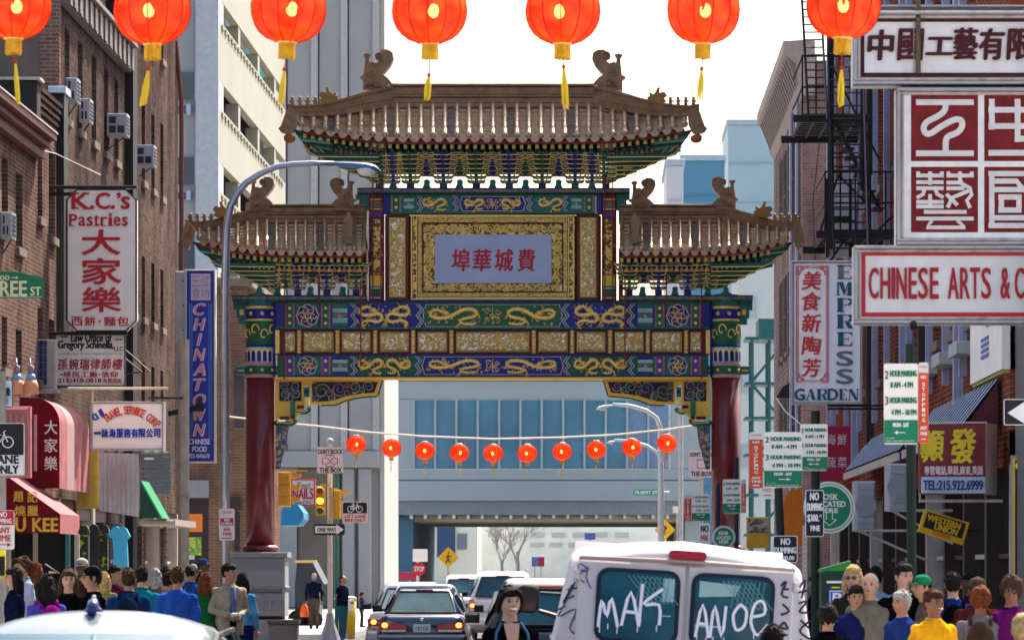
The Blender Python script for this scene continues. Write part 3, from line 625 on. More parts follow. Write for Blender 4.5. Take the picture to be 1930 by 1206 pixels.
def roof(tag_, xc, ridge, top, eave, dyt, rolls, r_px, ridge_y, hip_left, hip_right, ndx):
    """ridge=(x0,x1); top/eave: curves in photograph pixels; dyt: depth of the top edge by x"""
    rt = bpy.data.objects.new(tag_, None); COL.objects.link(rt); rt.parent = arch; rt.location = (0,0,0); ORG[rt.name] = Vector(org(arch))
    ED = -1.15
    def P(x, t, out=0.0):
        a = G(x, interp(top, x)-7, interp(dyt, x)); b = G(x, interp(eave, x), ED); sag = -.17*math.sin(math.pi*t)*(1 if t < 1 else 0)
        q = a.lerp(b, t); q.z += sag*.6+out; q.x = a.x+(b.x-a.x)*t; return q
    half = (rolls[1]-rolls[0])/2 if len(rolls) > 1 else 11
    surf = MB(); surfb = MB(); nstep = 9
    for i, x in enumerate(rolls):
        m = MB(); m.smooth = True; pts = []; rr = []
        for k in range(21):
            t = k/20; pts.append(P(x, t, r_px*PX(GD)*.45)); rr.append(r_px*PX(GD)*(.95 if k % 5 else 1.12))
        m.tube(pts, rr, 8); e = pts[-1]; m.ball((e.x, e.y-.01, e.z), (r_px*PX(GD)*1.25, .03, r_px*PX(GD)*1.25), 10, 5)
        m.tube([e, e+Vector((0, 0, r_px*PX(GD)*1.5)), e+Vector((0, 0, r_px*PX(GD)*2.6))], [r_px*PX(GD)*.55, r_px*PX(GD)*.5, .0], 5) if i % 2 == 0 and tag_ == 'none' else None
        mk('tile_roll', m, TILE, rt)
        if i < len(rolls)-1:
            x2 = rolls[i+1]; m = MB(); N_ = 11
            for k in range(N_):
                t0, t1 = k/N_, (k+1)/N_
                rows = []
                for t, lift in ((t0, -.012), (t1, .018)):
                    row = []
                    for j in range(5):
                        xx = x+(x2-x)*j/4; q = P(xx, t, lift-.03*math.sin(math.pi*j/4)); row.append(q)
                    rows.append(row)
                b0 = len(m.v); vs = rows[0]+rows[1]+[p-Vector((0, 0, .04)) for p in rows[1]]
                m.add(vs, [(j, j+1, 6+j, 5+j) for j in range(4)]+[(5+j, 6+j, 11+j, 10+j) for j in range(4)])
            mk('tile_course', m, TILEG if (i % 5 == 2) else TILE, rt)
            xm = (x+x2)/2; e = P(xm, 1); w = (x2-x)*.42*PX(GD); m = MB()      # scalloped drip tile
            m.prism([(e.x-w, e.z-.02), (e.x+w, e.z-.02), (e.x+w*.8, e.z-.075), (e.x+w*.35, e.z-.115), (e.x, e.z-.125), (e.x-w*.35, e.z-.115), (e.x-w*.8, e.z-.075)], e.y-.03, e.y+.01); mk('drip_tile', m, TILE, rt)
    # back slope, simple but solid, and the soffit boarding
    m = MB(); xs = [rolls[0]+(rolls[-1]-rolls[0])*i/24 for i in range(25)]; vs = []
    for x in xs:
        a = P(x, 0, -.04); b = P(x, 1, -.04); dy = 2*GD-a.y; vs += [a, Vector((a.x, dy, a.z)), Vector((b.x, 2*GD-b.y, b.z)), b+Vector((0, .02, -.06)), Vector((b.x, GD-.1, b.z+.10)), Vector((b.x, 2*GD-b.y, b.z-.06))]
    fs = []
    for i in range(24):
        a, b = i*6, i*6+6; fs += [(a+1, b+1, b+2, a+2), (a, b, b+1, a+1), (a+3, a+4, b+4, b+3), (a+4, a+5, b+5, b+4)]
    m.add(vs, fs); mk('soffit_boards', m, M('soffit_red', (.10,.012,.015), .6), rt)
    m = MB(); xs = [rolls[0]+(rolls[-1]-rolls[0])*i/30 for i in range(31)]
    m.tube([P(x, 1)+Vector((0, .05, -.11)) for x in xs], .045, 6); mk('eave_board', m, M('eave_red', (.2,.015,.02), .5), rt)
    return rt, P
# main roof: half curves mirrored about 929
def mir(pts): return pts+[(1858-x, y) for x, y in pts[::-1] if x < 928.9]
mt_ = mir([(546, 222), (580, 222), (620, 219), (660, 213), (700, 206), (740, 205), (929, 205)])
me_ = mir([(546, 230), (566, 236), (590, 241), (612, 245), (634, 248), (666, 252), (697, 255), (744, 257.5), (929, 258)])
md_ = mir([(546, -1.05), (600, -.75), (660, -.38), (715, -.1), (740, -.1), (929, -.1)])
rolls = [929+k*22.6 for k in range(-16, 17)]
mroof, MP = roof('main_roof', 929, (700, 1158), mt_, me_, md_, rolls, 5.2, 160, 0, 0, 0)
def ridge_beam(rt, x0, x1, y0, y1, nm='ridge'):
    m = MB(); h = y1-y0
    for (a, b, d) in ((0, .12, .16), (.12, .45, .11), (.45, .55, .15), (.55, .8, .12), (.8, 1.0, .19)): gbox(m, x0, x1, y0+a*h, y0+b*h-.2, -d, d, .02)
    return mk(nm, m, TILED, rt)
ridge_beam(mroof, 736, 1122, 159, 206)
def hip(rt, pts_top, h0, h1, d0, d1, nm='hip_ridge'):
    """ridge running down to the corner; pts_top photograph points from the ridge to the tip"""
    m = MB(); n = len(pts_top)
    for (a, b, w) in ((0, .16, .12), (.16, .5, .08), (.5, .62, .11), (.62, 1.0, .09)):
        vs = []
        for i, (x, y) in enumerate(pts_top):
            t = i/(n-1); h = h0+(h1-h0)*t; dy = d0+(d1-d0)*t; p = G(x, y+a*h, dy); q = G(x, y+b*h, dy)
            vs += [(p.x, p.y-w, p.z), (p.x, p.y+w, p.z), (q.x, q.y+w, q.z), (q.x, q.y-w, q.z)]
        fs = [(0, 3, 2, 1), (4*n-4, 4*n-3, 4*n-2, 4*n-1)]
        for i in range(n-1):
            for k in range(4): fs.append((4*i+k, 4*i+(k+1) % 4, 4*i+4+(k+1) % 4, 4*i+4+k))
        m.add(vs, fs)
    return clean(mk(nm, m, TILED, rt))
for s_ in (0, 1):
    X = (lambda x: 1858-x) if s_ else (lambda x: x); sg = -1 if s_ else 1
    hip(mroof, [(X(740), 162), (X(712), 168), (X(680), 177), (X(650), 186), (X(620), 193), (X(590), 198), (X(560), 200), (X(540), 197)], 42, 15, -.05, -1.15)
    owl('ridge_beast', X(685 if not s_ else 685), 172, sg, mroof)
    for k in range(4): figurine(X(551+k*14.5), 199, -1.0+k*.1, mroof, 17, sg)
    beast(X(613), 196, -.7, sg, mroof)
    m = MB(); pts = [(545, 199), (538, 215), (530, 238), (525, 243), (530, 250), (543, 254), (552, 252), (560, 236), (562, 214)]
    p0 = GD-1.25; m.prism([(G(X(a), b, -1.25).x, G(X(a), b, -1.25).z) for a, b in pts], p0-.08, p0+.1); mk('corner_tile', m, TILED, mroof)
    m = MB(); m.ball(G(X(546), 262, -1.2), (.12, .1, .09), 8, 6); m.ball(G(X(541), 259, -1.25), (.07, .08, .06), 8, 6); mk('beast_head_finial', m, M('finial_orange', (.35,.10,.02), .5), mroof)
# side roofs
sroofs = []
for s_ in (0, 1):
    X = (lambda x: 1858-x) if s_ else (lambda x: x); sg = -1 if s_ else 1
    def mm(pts): return sorted([(X(a), b) for a, b in pts])
    t_ = mm([(358, 440), (390, 440), (430, 435), (470, 427), (505, 422), (692, 422)]); e_ = mm([(358, 444), (380, 451), (410, 458), (440, 463), (480, 468), (530, 471), (692, 472)])
    d_ = mm([(358, -1.05), (420, -.75), (470, -.4), (510, -.1), (692, -.1)])
    rl = sorted([X(686-k*18.3) for k in range(18)])
    rt, SP = roof('side_roof', 0, None, t_, e_, d_, rl, 4.3, 0, 0, 0, 0); sroofs.append((rt, SP))
    ridge_beam(rt, min(X(500), X(692)), max(X(500), X(692)), 386, 422)
    hip(rt, [(X(505), 388), (X(480), 393), (X(455), 400), (X(430), 407), (X(405), 414), (X(380), 418), (X(357), 417), (X(350), 414)], 36, 13, -.05, -1.15)
    owl('ridge_beast', X(472), 396, sg, rt, .8); owl('ridge_beast', X(668), 398, -sg, rt, .8)
    for k in range(4): figurine(X(359+k*13), 417, -1.05+k*.08, rt, 15, sg)
    beast(X(413), 411, -.75, sg, rt)
    m = MB(); pts = [(353, 416), (346, 432), (342, 452), (345, 466), (356, 470), (363, 452), (368, 432)]
    p0 = GD-1.25; m.prism([(G(X(a), b, -1.25).x, G(X(a), b, -1.25).z) for a, b in pts], p0-.08, p0+.1); mk('corner_tile', m, TILED, rt)
    m = MB(); gprism(m, [(X(a), b) for a, b in [(652, 422), (662, 405), (670, 422), (668, 446), (673, 464), (660, 466), (648, 460), (655, 446)]], -.9, -.6); mk('hanging_ridge', m, TILED, rt)

# ---- rafters, flame row and brackets under the roofs
def under(rt, P, rolls, step, x_a, x_b, yoff, nm, cl, layers, foot, h, wtop, zback):
    # square rafter ends in two rows
    src = None; n = int((x_b-x_a)/step)
    for k in range(n+1):
        x = x_a+k*step; e = P(x, 1)
        c = (e.x, e.y+.13, e.z-.19)
        if src is None:
            m = MB(); m.mi = 0; m.cbox(-.042, .042, -.01, .5, -.055, .055, .008); m.mi = 1; m.cbox(-.035, .035, -.02, .0, -.045, .045, .006); me = mesh_of('rafter_end', m, [GREEN, M('rafter_yellow', (.62,.50,.12), .5)])
            m = MB(); m.mi = 0; m.smooth = True; m.lathe([(.034, -.45), (.034, .0), (0, .0)], (0, 0, 0), 8, 'y'); me2 = mesh_of('round_rafter', m, [M('rafter_teal', (.1,.32,.28), .5)]); src = 1
        o = bpy.data.objects.new('rafter_end', me); COL.objects.link(o); o.parent = rt; o.location = Vector(c)-org(rt)
        o = bpy.data.objects.new('round_rafter', me2); COL.objects.link(o); o.parent = rt; o.location = Vector((e.x+.04, e.y+.38, e.z-.27))-org(rt)
    # flame row
    m = MB(); m2 = MB()
    k = 0; x = x_a
    while x < x_b:
        e = P(x, 1); z = e.z-.36; y = e.y+.45
        (m if k % 2 else m2).add([(e.x-.055, y, z-.05), (e.x+.055, y, z-.05), (e.x+.03, y-.02, z+.01), (e.x, y-.02, z+.07), (e.x-.03, y-.02, z+.01), (e.x, y-.05, z-.02)], [(0, 1, 5), (1, 2, 5), (2, 3, 5), (3, 4, 5), (4, 0, 5)])
        x += 9.5; k += 1
    mk('flame_boards', m, YELLOW, rt, kind='stuff'); mk('flame_boards', m2, PINK, rt, kind='stuff')
    m = MB(); xs = [x_a+(x_b-x_a)*i/20 for i in range(21)]
    m.tube([P(x, 1)+Vector((0, .5, -.33)) for x in xs], .07, 4); mk('purlin', m, M('purlin_dark', (.02,.03,.07), .6), rt); m = MB(); m.tube([P(x, 1)+Vector((0, .62, -.42)) for x in xs], .05, 4); mk('purlin', m, M('purlin_dark', (.02,.03,.07), .6), rt)
under(mroof, MP, rolls, 14.6, 574, 1284, 0, '', 0, 7, 345, 52, 62, 0)
# main bracket sets
m = MB(); gbox(m, 725, 1133, 405.6, 567.2, .13, .17); mk('rear_board', m, DKRED, arch)
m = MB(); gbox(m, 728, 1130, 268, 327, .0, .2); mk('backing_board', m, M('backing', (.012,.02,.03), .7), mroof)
for i, cx in enumerate((774, 836, 898, 960, 1022, 1084)): bracket('main', i % 2, 7, 30, 64, 54, .75, cx, 346, mroof)
for i, cx in enumerate((805, 867, 929, 991, 1053)): bracket('mid', (i+1) % 2, 5, 20, 50, 40, .6, cx, 333, mroof)
m = MB()
for s_ in (0, 1):
    X = (lambda x: 1858-x) if s_ else (lambda x: x); sg = -1 if s_ else 1
    for cx, c0 in ((742, 1), (720, 0)): bracket('corner', c0, 7, 24, 40, 52, .75, X(cx), 346, mroof)
    # arms fanning out to the corner
    for k in range(7):
        y = 345-k*8.4; xe = 700-k*19; d = -.15-.13*k
        for j, (dx, dd) in enumerate(((0, 0), (13, .08), (26, .16))):
            if xe+dx > 712: continue
            m = MB(); pts = [(X(716), y-4), (X(xe+dx+18), y-5), (X(xe+dx+4), y-9), (X(xe+dx-14), y-19), (X(xe+dx-3), y-3), (X(xe+dx+14), y+2), (X(716), y+3)]
            q = [(G(a, b, d+dd).x, G(a, b, d+dd).z) for a, b in pts]; m.mi = 0; m.prism(q, GD+d+dd-.06, GD+d+dd+.06)
            m.mi = 1; gt = [G(X(714), y+2.5, d+dd), G(X(xe+dx+14), y+1.5, d+dd), G(X(xe+dx), y-4.5, d+dd), G(X(xe+dx-14), y-18.5, d+dd)]; m.tube([(p.x, p.y-.065, p.z) for p in gt], .011, 4)
            mk('corner_arm', m, [TEAL if (k+j) % 2 else DKGREEN, PALEGOLD], mroof)
    for cx in range(704, 600, -15):       # curled arms seen end-on
        y = 300+((704-cx) // 15 % 2)*4
        while y < 345-(712-cx)*.58:
            m = MB(); p = [G(X(cx-8), y-4, -.6), G(X(cx-6), y, -.65), G(X(cx+6), y, -.65), G(X(cx+8), y-4, -.6)]
            m.tube(p, .016, 4); mk('curled_arm', m, PALEGOLD, mroof); y += 8.3
    # fan of painted boards under the corner
    for k in range(7):
        a = R(8+k*8); m = MB(); L_ = 52-k*3; x0, y0 = 612, 256
        pts = [(X(x0+10), y0+8+k*4), (X(x0-L_*math.cos(a)), y0+L_*math.sin(a)*.7-6), (X(x0-L_*math.cos(a)+3), y0+L_*math.sin(a)*.7+1), (X(x0+14), y0+13+k*4)]
        q = [(G(p, r_, -.95+k*.05).x, G(p, r_, -.95+k*.05).z) for p, r_ in pts]; m.prism(q, GD-1.0+k*.05, GD-.94+k*.05); mk('corner_board', m, [TEAL, PALETEAL, DKGREEN][k % 3], mroof)
    m = MB(); q = [(X(552), 244), (X(575), 276), (X(620), 296), (X(690), 300), (X(700), 270), (X(640), 262), (X(590), 252)]
    m.prism([(G(a, b, -.7).x, G(a, b, -.7).z) for a, b in q], GD-.72, GD-.62); mk('corner_soffit', m, DKGREEN, mroof)
# teal caps standing on the cap molding
def caps(xs, y, parent, sc=1.0):
    for x in xs:
        m = MB(); gprism(m, [(x-7*sc, y), (x-7.5*sc, y-10*sc), (x-5*sc, y-16*sc), (x-5.5*sc, y-22*sc), (x-2*sc, y-24*sc), (x+3*sc, y-24*sc), (x+6*sc, y-21*sc), (x+5*sc, y-15*sc), (x+7*sc, y-9*sc), (x+7*sc, y)], -.2, .0)
        mk('teal_finial', m, TEAL, parent)
caps([742, 805, 867, 929, 991, 1053, 1116], 364, arch)
for x in (774, 836, 898, 960, 1022, 1084, 716, 1142):
    m = MB(); gbox(m, x-7, x+7, 345, 356, -.16, .1, .015); mk('bracket_foot', m, BLUE if x % 4 else TEAL, arch)
# side bracket sets
for i, (rt, SP) in enumerate(sroofs):
    s_ = i; X = (lambda x: 1858-x) if s_ else (lambda x: x)
    a, b = sorted((X(400), X(686))); under(rt, SP, None, 13.2, a, b, 0, '', 0, 6, 0, 0, 0, 0)
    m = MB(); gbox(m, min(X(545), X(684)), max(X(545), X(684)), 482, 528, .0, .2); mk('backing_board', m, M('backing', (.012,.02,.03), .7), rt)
    for j, cx in enumerate((617, 672, 562)): bracket('side', (j+1) % 2, 6, 26, 58, 48, .65, X(cx), 546, rt)
    for j, cx in enumerate((590, 645, 534)): bracket('smid', j % 2, 5, 16, 44, 38, .55, X(cx), 534, rt)
    for cx in (617, 672, 562):
        m = MB(); gbox(m, X(cx)-6.5, X(cx)+6.5, 545, 557.5, -.16, .1, .015); mk('bracket_foot', m, BLUE, arch)
    for cx in (540, 516): bracket('side', 0, 6, 22, 50, 46, .65, X(cx), 544, rt)
    for k in range(6):
        y = 543-k*8.4; xe = 490-k*17; d = -.15-.13*k
        for j, (dx, dd) in enumerate(((0, 0), (13, .08), (26, .16))):
            m = MB(); pts = [(X(520), y-4), (X(xe+dx+18), y-5), (X(xe+dx+4), y-9), (X(xe+dx-14), y-19), (X(xe+dx-3), y-3), (X(xe+dx+14), y+2), (X(520), y+3)]
            q = [(G(p_, r_, d+dd).x, G(p_, r_, d+dd).z) for p_, r_ in pts]; m.mi = 0; m.prism(q, GD+d+dd-.06, GD+d+dd+.06)
            m.mi = 1; gt = [G(X(518), y+2.5, d+dd), G(X(xe+dx+14), y+1.5, d+dd), G(X(xe+dx), y-4.5, d+dd), G(X(xe+dx-14), y-18.5, d+dd)]; m.tube([(p.x, p.y-.065, p.z) for p in gt], .011, 4)
            mk('corner_arm', m, [TEAL if (k+j) % 2 else DKGREEN, PALEGOLD], rt)
    for k in range(6):
        a_ = R(10+k*9); m = MB(); L_ = 42-k*3; x0, y0 = 412, 466
        pts = [(X(x0+10), y0+8+k*4), (X(x0-L_*math.cos(a_)), y0+L_*math.sin(a_)*.7-6), (X(x0-L_*math.cos(a_)+3), y0+L_*math.sin(a_)*.7+1), (X(x0+14), y0+13+k*4)]
        q = [(G(p, r_, -.95+k*.05).x, G(p, r_, -.95+k*.05).z) for p, r_ in pts]; m.prism(q, GD-1.0+k*.05, GD-.94+k*.05); mk('corner_board', m, [TEAL, PALETEAL, DKGREEN][k % 3], rt)
    m = MB(); q = [(X(362), 455), (X(385), 480), (X(425), 500), (X(500), 508), (X(520), 480), (X(440), 472), (X(400), 464)]
    m.prism([(G(p_, r_, -.7).x, G(p_, r_, -.7).z) for p_, r_ in q], GD-.72, GD-.62); mk('corner_soffit', m, DKGREEN, rt)
    caps([X(586), X(647), X(524)], 564, arch, .95)
    m = MB(); x = X(490.5); gprism(m, [(x-14, 566), (x-12, 556), (x-5, 552), (x-5, 545), (x, 541), (x+5, 545), (x+5, 552), (x+12, 556), (x+14, 566)], -.3, .3); mk('teal_finial', m, TEAL, arch)
# ================================================================ ground
ASPH = mat('asphalt', (.055,.055,.058), .9, var=.25, vs=1.5, bump=.3, bs=60, dirt=.3); CONC = mat('pavement_concrete', (.42,.40,.37), .85, var=.15, vs=1.2, bump=.2, bs=30, dirt=.25)
WHITEP = M('white_road_paint', (.7,.7,.68), .6); XL, XR = -9.2, 4.9
m = MB(); m.quad((-400,-60,-.02), (400,-60,-.02), (400,1500,-.02), (-400,1500,-.02)); setting(mk('ground', m, M('ground_grey', (.3,.29,.27), .9)))
m = MB(); m.quad((-6.3,-60,0), (2.1,-60,0), (2.1,400,0), (-6.3,400,0)); setting(mk('road', m, ASPH))
m = MB(); m.quad((-120,95,.004), (120,95,.004), (120,108,.004), (-120,108,.004)); setting(mk('cross_street', m, ASPH))
def pave(nm, x0, x1, y0, y1):
    n = 0; m = MB(); m.box(x0, x1, y0, y1, -.1, .13); o = setting(mk(nm, m, CONC)); ORG[o.name] = Vector((0,0,0)); return o
for (a, b) in ((-60, 94.5), (108.5, 226)):
    for (x0, x1, k0, k1) in ((-9.4, -6.45, -6.45, -6.3), (2.25, 5.2, 2.1, 2.25)):
        s_ = pave('pavement', x0, x1, a, b); m = MB(); m.cbox(k0, k1, a, b, -.1, .135, .02); mk('kerb', m, M('kerb_stone', (.36,.35,.33), .85), s_)
m = MB()
for k in range(7): m.box(-5.9+k*1.15, -5.3+k*1.15, 90.5, 93.5, .004, .008)
o = mk('zebra_crossing', m, WHITEP); o['kind'] = 'structure'
m = MB()
for k in range(30): m.box(-2.15, -2.03, -20+k*9, -17+k*9, .004, .008)
o = mk('lane_marking', m, WHITEP); o['kind'] = 'structure'

# ================================================================ buildings on the left
BRK_G = brick_mat('brick_grey_brown', (.135,.09,.074), (.078,.05,.042), (.135,.108,.098), stain=.65); BRK_L = brick_mat('brick_weathered', (.20,.115,.09), (.12,.068,.052), (.25,.20,.175), stain=.6)
BRK_S = brick_mat('brick_south', (.24,.13,.09), (.16,.08,.06), (.28,.24,.21), axis='X'); BRK_R = brick_mat('brick_red', (.26,.06,.03), (.17,.035,.02), (.24,.14,.11))
BRK_P = brick_mat('brick_pinkish', (.27,.16,.145), (.20,.115,.10), (.28,.21,.19), axis='X'); BRK_T = brick_mat('brick_tan', (.22,.11,.07), (.16,.08,.05), (.25,.18,.13), axis='X', bw=.24, rh=.085)
GLASSD = glassy('window_glass_dark', (.02,.03,.05)); FRAMEW = M('frame_offwhite', (.45,.40,.37), .6, dirt=.3); FRAMED = M('frame_dark', (.04,.025,.025), .6); STONE = mat('sill_stone', (.17,.13,.11), .8, dirt=.3)
BLACK = M('black_iron', (.012,.012,.015), .45, var=.2); TAR = M('tarred_wall', (.02,.018,.018), .9, bump=.4, bs=8); STUCCO = mat('stucco_grey', (.15,.125,.10), .9, spec=0, var=.2, vs=.8, bump=.4, bs=12, dirt=.5)
def wall_box(nm, x0, x1, y0, y1, z0, z1, mt, parent, c=.0):
    m = MB(); m.box(x0, x1, y0, y1, z0, z1); o = mk(nm, m, mt, parent); return o
def lwin(parent, d0, d1, z0, z1, x=XL, sg=1, frame=FRAMED, inset=.10, sill=True, glass=GLASSD):
    """window in a wall whose outside faces sg*X; reveal built as a dark recess with frame, panes, sill and lintel"""
    m = MB(); X = lambda t: x+sg*t
    # the reveal: a tray standing in front of the glass, 3 mm proud of the wall so it reads as an opening
    m.box(X(.002), X(.012), d0, d1, z0, z1); w = mk('window', m, glass, parent)
    ORG[w.name] = Vector(org(parent))
    m = MB(); t = .05
    m.box(X(.012), X(.05), d0, d0+t, z0, z1); m.box(X(.012), X(.05), d1-t, d1, z0, z1); m.box(X(.012), X(.045), d0+t, d1-t, z1-t, z1); m.box(X(.012), X(.045), d0+t, d1-t, z0, z0+t)
    m.box(X(.012), X(.04), d0+t, d1-t, (z0+z1)/2-.025, (z0+z1)/2+.025); mk('frame', m, frame, w)
    if sill:
        m = MB(); m.cbox(min(X(0), X(.13)), max(X(0), X(.13)), d0-.08, d1+.08, z0-.12, z0, .01); mk('sill', m, STONE, w)
    return w
def wall_with_openings(nm, x, th, y0, y1, z0, z1, wins, mt, parent, sg=1):
    """brick wall facing sg*X made of strips round real openings; wins = [(d0,d1,z0,z1)]"""
    m = MB(); ys = sorted({y0, y1, *[w[0] for w in wins], *[w[1] for w in wins]})
    for a, b in zip(ys[:-1], ys[1:]):
        inside = sorted([(w[2], w[3]) for w in wins if w[0] <= a+1e-6 and w[1] >= b-1e-6]); z = z0
        for (p, q) in inside: m.box(x, x-sg*th, a, b, z, p); z = q
        m.box(x, x-sg*th, a, b, z, z1)
    return mk(nm, m, mt, parent)
def facade(root, y0, y1, z1, wins, brick, x=XL, sg=1, th=.28, frame=FRAMED, z0=3.0, sills=True, glass=GLASSD):
    wall_with_openings('brick_wall', x, th, y0, y1, z0, z1, wins, brick, root, sg)
    for (a, b, c, d) in wins: lwin(root, a, b, c, d, x-sg*.16, sg, frame, sill=False, glass=glass)
    if sills:
        for (a, b, c, d) in wins: m = MB(); m.cbox(min(x-sg*.15, x+sg*.07), max(x-sg*.15, x+sg*.07), a-.06, b+.06, c-.13, c, .01); mk('sill', m, STONE, root)
def dL(px, x=XL): return x*FL/(px-CX)       # distance of a point of the wall plane X = x seen at px
# -- L1 low house
b1 = thing('brick_house', 'low grey-brown brick house with red cornice at the left edge', 'building', (XL-3, 65, 0))
ws = [(65.9,66.6,7.25,8.2), (67.5,68.3,6.9,8.1), (65.9,66.5,4.9,5.7), (67.5,68.2,4.9,5.6), (63.0,63.8,6.9,8.1), (60.5,61.3,6.9,8.1)]
facade(b1, 55, 69.8, 8.9, ws, BRK_L, frame=M('frame_blue', (.05,.06,.16), .5)); wall_box('house_body', XL-8, XL-.28, 55, 69.8, 0, 8.85, TAR, b1)
m = MB(); m.prismx([], 0, 0) if False else None
m = MB()
for (a, b, c, d) in ((0, .34, 8.82, 8.93), (0, .24, 8.7, 8.82), (0, .14, 8.52, 8.7)): m.cbox(XL-.02+a, XL+b, 54.9, 70.0, c, d-.002, .01)
mk('cornice', m, M('cornice_red', (.11,.025,.025), .6), b1)
m = MB(); m.box(XL-.3, XL+.36, 54.9, 70.02, 8.932, 8.96); mk('flashing', m, M('flashing', (.5,.42,.4), .4, metal=.3), b1)
# -- L2
b2 = thing('brick_house', 'narrow brick house with corbelled top, between the low house and the tall stucco wall', 'building', (XL-3, 71.5, 0))
ws = [(69.95+.2,70.75,7.6,9.0), (71.6,72.4,7.4,8.85), (70.15,70.8,4.9,6.1), (71.6,72.3,4.9,6.0)]
facade(b2, 69.8, 73.0, 9.78, ws, BRK_L); wall_box('house_body', XL-8, XL-.28, 69.82, 73, 0, 9.7, BRK_S, b2)
for k in range(5): m = MB(); m.cbox(XL, XL+.03+.02*k, 69.8, 73.0, 9.2+k*.11, 9.2+k*.11+.07, .005); mk('brick_course', m, BRK_G, b2)
m = MB(); m.cbox(XL-.55, XL+.1, 69.3, 69.79, 9.0, 9.75, .02); mk('parapet_end', m, TAR, b2)
m = MB(); m.box(XL-.6, XL+.16, 69.25, 69.8, 9.752, 9.8); mk('coping', m, FRAMEW, b2)
# -- L4 tall brick building with the stucco side wall
b4 = thing('apartment_house', 'tall brown brick building with narrow windows behind the pastry sign', 'building', (XL-3, 78, 0))
dd = [dL(p) for p in (126, 151, 177, 200, 219)]
ws = [(d-.33, d+.37, 9.62, 11.2) for d in dd]+[(d-.33, d+.37, 6.3, 8.0) for d in dd]+[(d-.33, d+.37, 3.4, 4.9) for d in dd[2:]]
facade(b4, 73.0, 83.2, 11.5, ws, BRK_G)
wall_box('stucco_side_wall', XL-8, XL-.35, 73.0-.02, 83, 0, 16, STUCCO, b4); wall_box('brick_quoin', XL-.345, XL+.002, 72.97, 73.25, 9.79, 16, BRK_S, b4)
m = MB(); n = 26
for k in range(n): y = 73.3+(83.2-73.3)*k/n; m.box(XL+.12, XL+.16+.03*(k % 2), y, y+.3, 11.52, 11.95)
m.cbox(XL-.2, XL+.12, 73.3, 83.2, 11.5, 11.97, .02); m.cbox(XL-.2, XL+.26, 73.3, 83.2, 11.97, 12.05, .01)
mk('metal_cornice', m, M('cornice_pinkish', (.20,.15,.145), .6, dirt=.4), b4)
m = MB(); m.cbox(XL-.1, XL+.13, 72.6, 73.2, 4.9, 9.9, .01); mk('black_duct', m, BLACK, b4)
m = MB(); m.cbox(XL-.13, XL+.17, 72.5, 73.25, 9.9, 10.02, .01); mk('duct_cap', m, M('zinc', (.45,.5,.62), .4, metal=.5), b4)
# -- L5
b5 = thing('apartment_house', 'brown brick building with five floors of slit windows, left of the grey garage', 'building', (XL-3, 89, 0))
dd = [dL(p) for p in (252, 270, 288, 305)]
ws = [(d-.3, d+.34, 9.68, 11.25) for d in dd]+[(d-.3, d+.34, 6.9, 8.15) for d in dd]+[(d-.3, d+.34, 4.3, 6.0) for d in dd]+[(d-.3, d+.34, 12.6, 14) for d in dd]
facade(b5, 84.0, 93.8, 15, ws, BRK_G); wall_box('tarred_side_wall', XL-8, XL-.28, 84.0, 93.7, 0, 15, TAR, b5); wall_box('tarred_strip', XL-1, XL+.16, 83.22, 83.99, 0, 16, TAR, b5)
m = MB(); m.tube([(XL+.1, 93.6, 3), (XL+.1, 93.6, 12.1), (XL+.0, 93.3, 13.4)], .05, 8); mk('downpipe', m, M('pipe_rust', (.16,.05,.04), .5), b5)
wall_box('ground_floor', XL-8, XL-.02, 93.82, 93.9, 0, 8, BRK_S, b5)
# ground floor shops on the left: dark shopfronts, piers, doors
def shop(root, y0, y1, x, sg, n, rnd_seed, z1=3.0, pier=BRK_G, cols=((.02,.02,.025),)):
    rnd = random.Random(rnd_seed); w = (y1-y0)/n
    for i in range(n+1):
        m = MB(); y = y0+i*w; a, b = max(y0, y-.14), min(y1, y+.14); m.box(x, x-sg*.3, a, b, 0, z1-.003); mk('pier', m, pier if i % 2 or sg < 0 and i % 4 else FRAMEW, root)
    for i in range(n):
        a, b = y0+i*w+.145, y0+(i+1)*w-.145; m = MB(); m.box(x-sg*.22, x-sg*.26, a, b, .45, z1-.35); g = mk('shop_window', m, GLASSD, root); ORG[g.name] = Vector(org(root))
        m = MB(); m.box(x-sg*.14, x-sg*.2, a, b, 1.9, 1.96); m.box(x-sg*.14, x-sg*.2, (a+b)/2-.03, (a+b)/2+.03, .45, z1-.35); mk('frame', m, FRAMEW if i % 2 else FRAMED, g)
        m = MB(); m.box(x-sg*.1, x-sg*.3, a, b, 0, .448); mk('stall_riser', m, FRAMED, root); m = MB(); m.box(x-sg*.05, x-sg*.3, a, b, z1-.348, z1-.003); mk('fascia', m, FRAMED, root)
shop(b1, 55, 69.8, XL, 1, 5, 1); shop(b2, 69.81, 73, XL, 1, 1, 2); shop(b4, 73.01, 83.2, XL, 1, 4, 3); shop(b5, 84, 93.8, XL, 1, 4, 4)
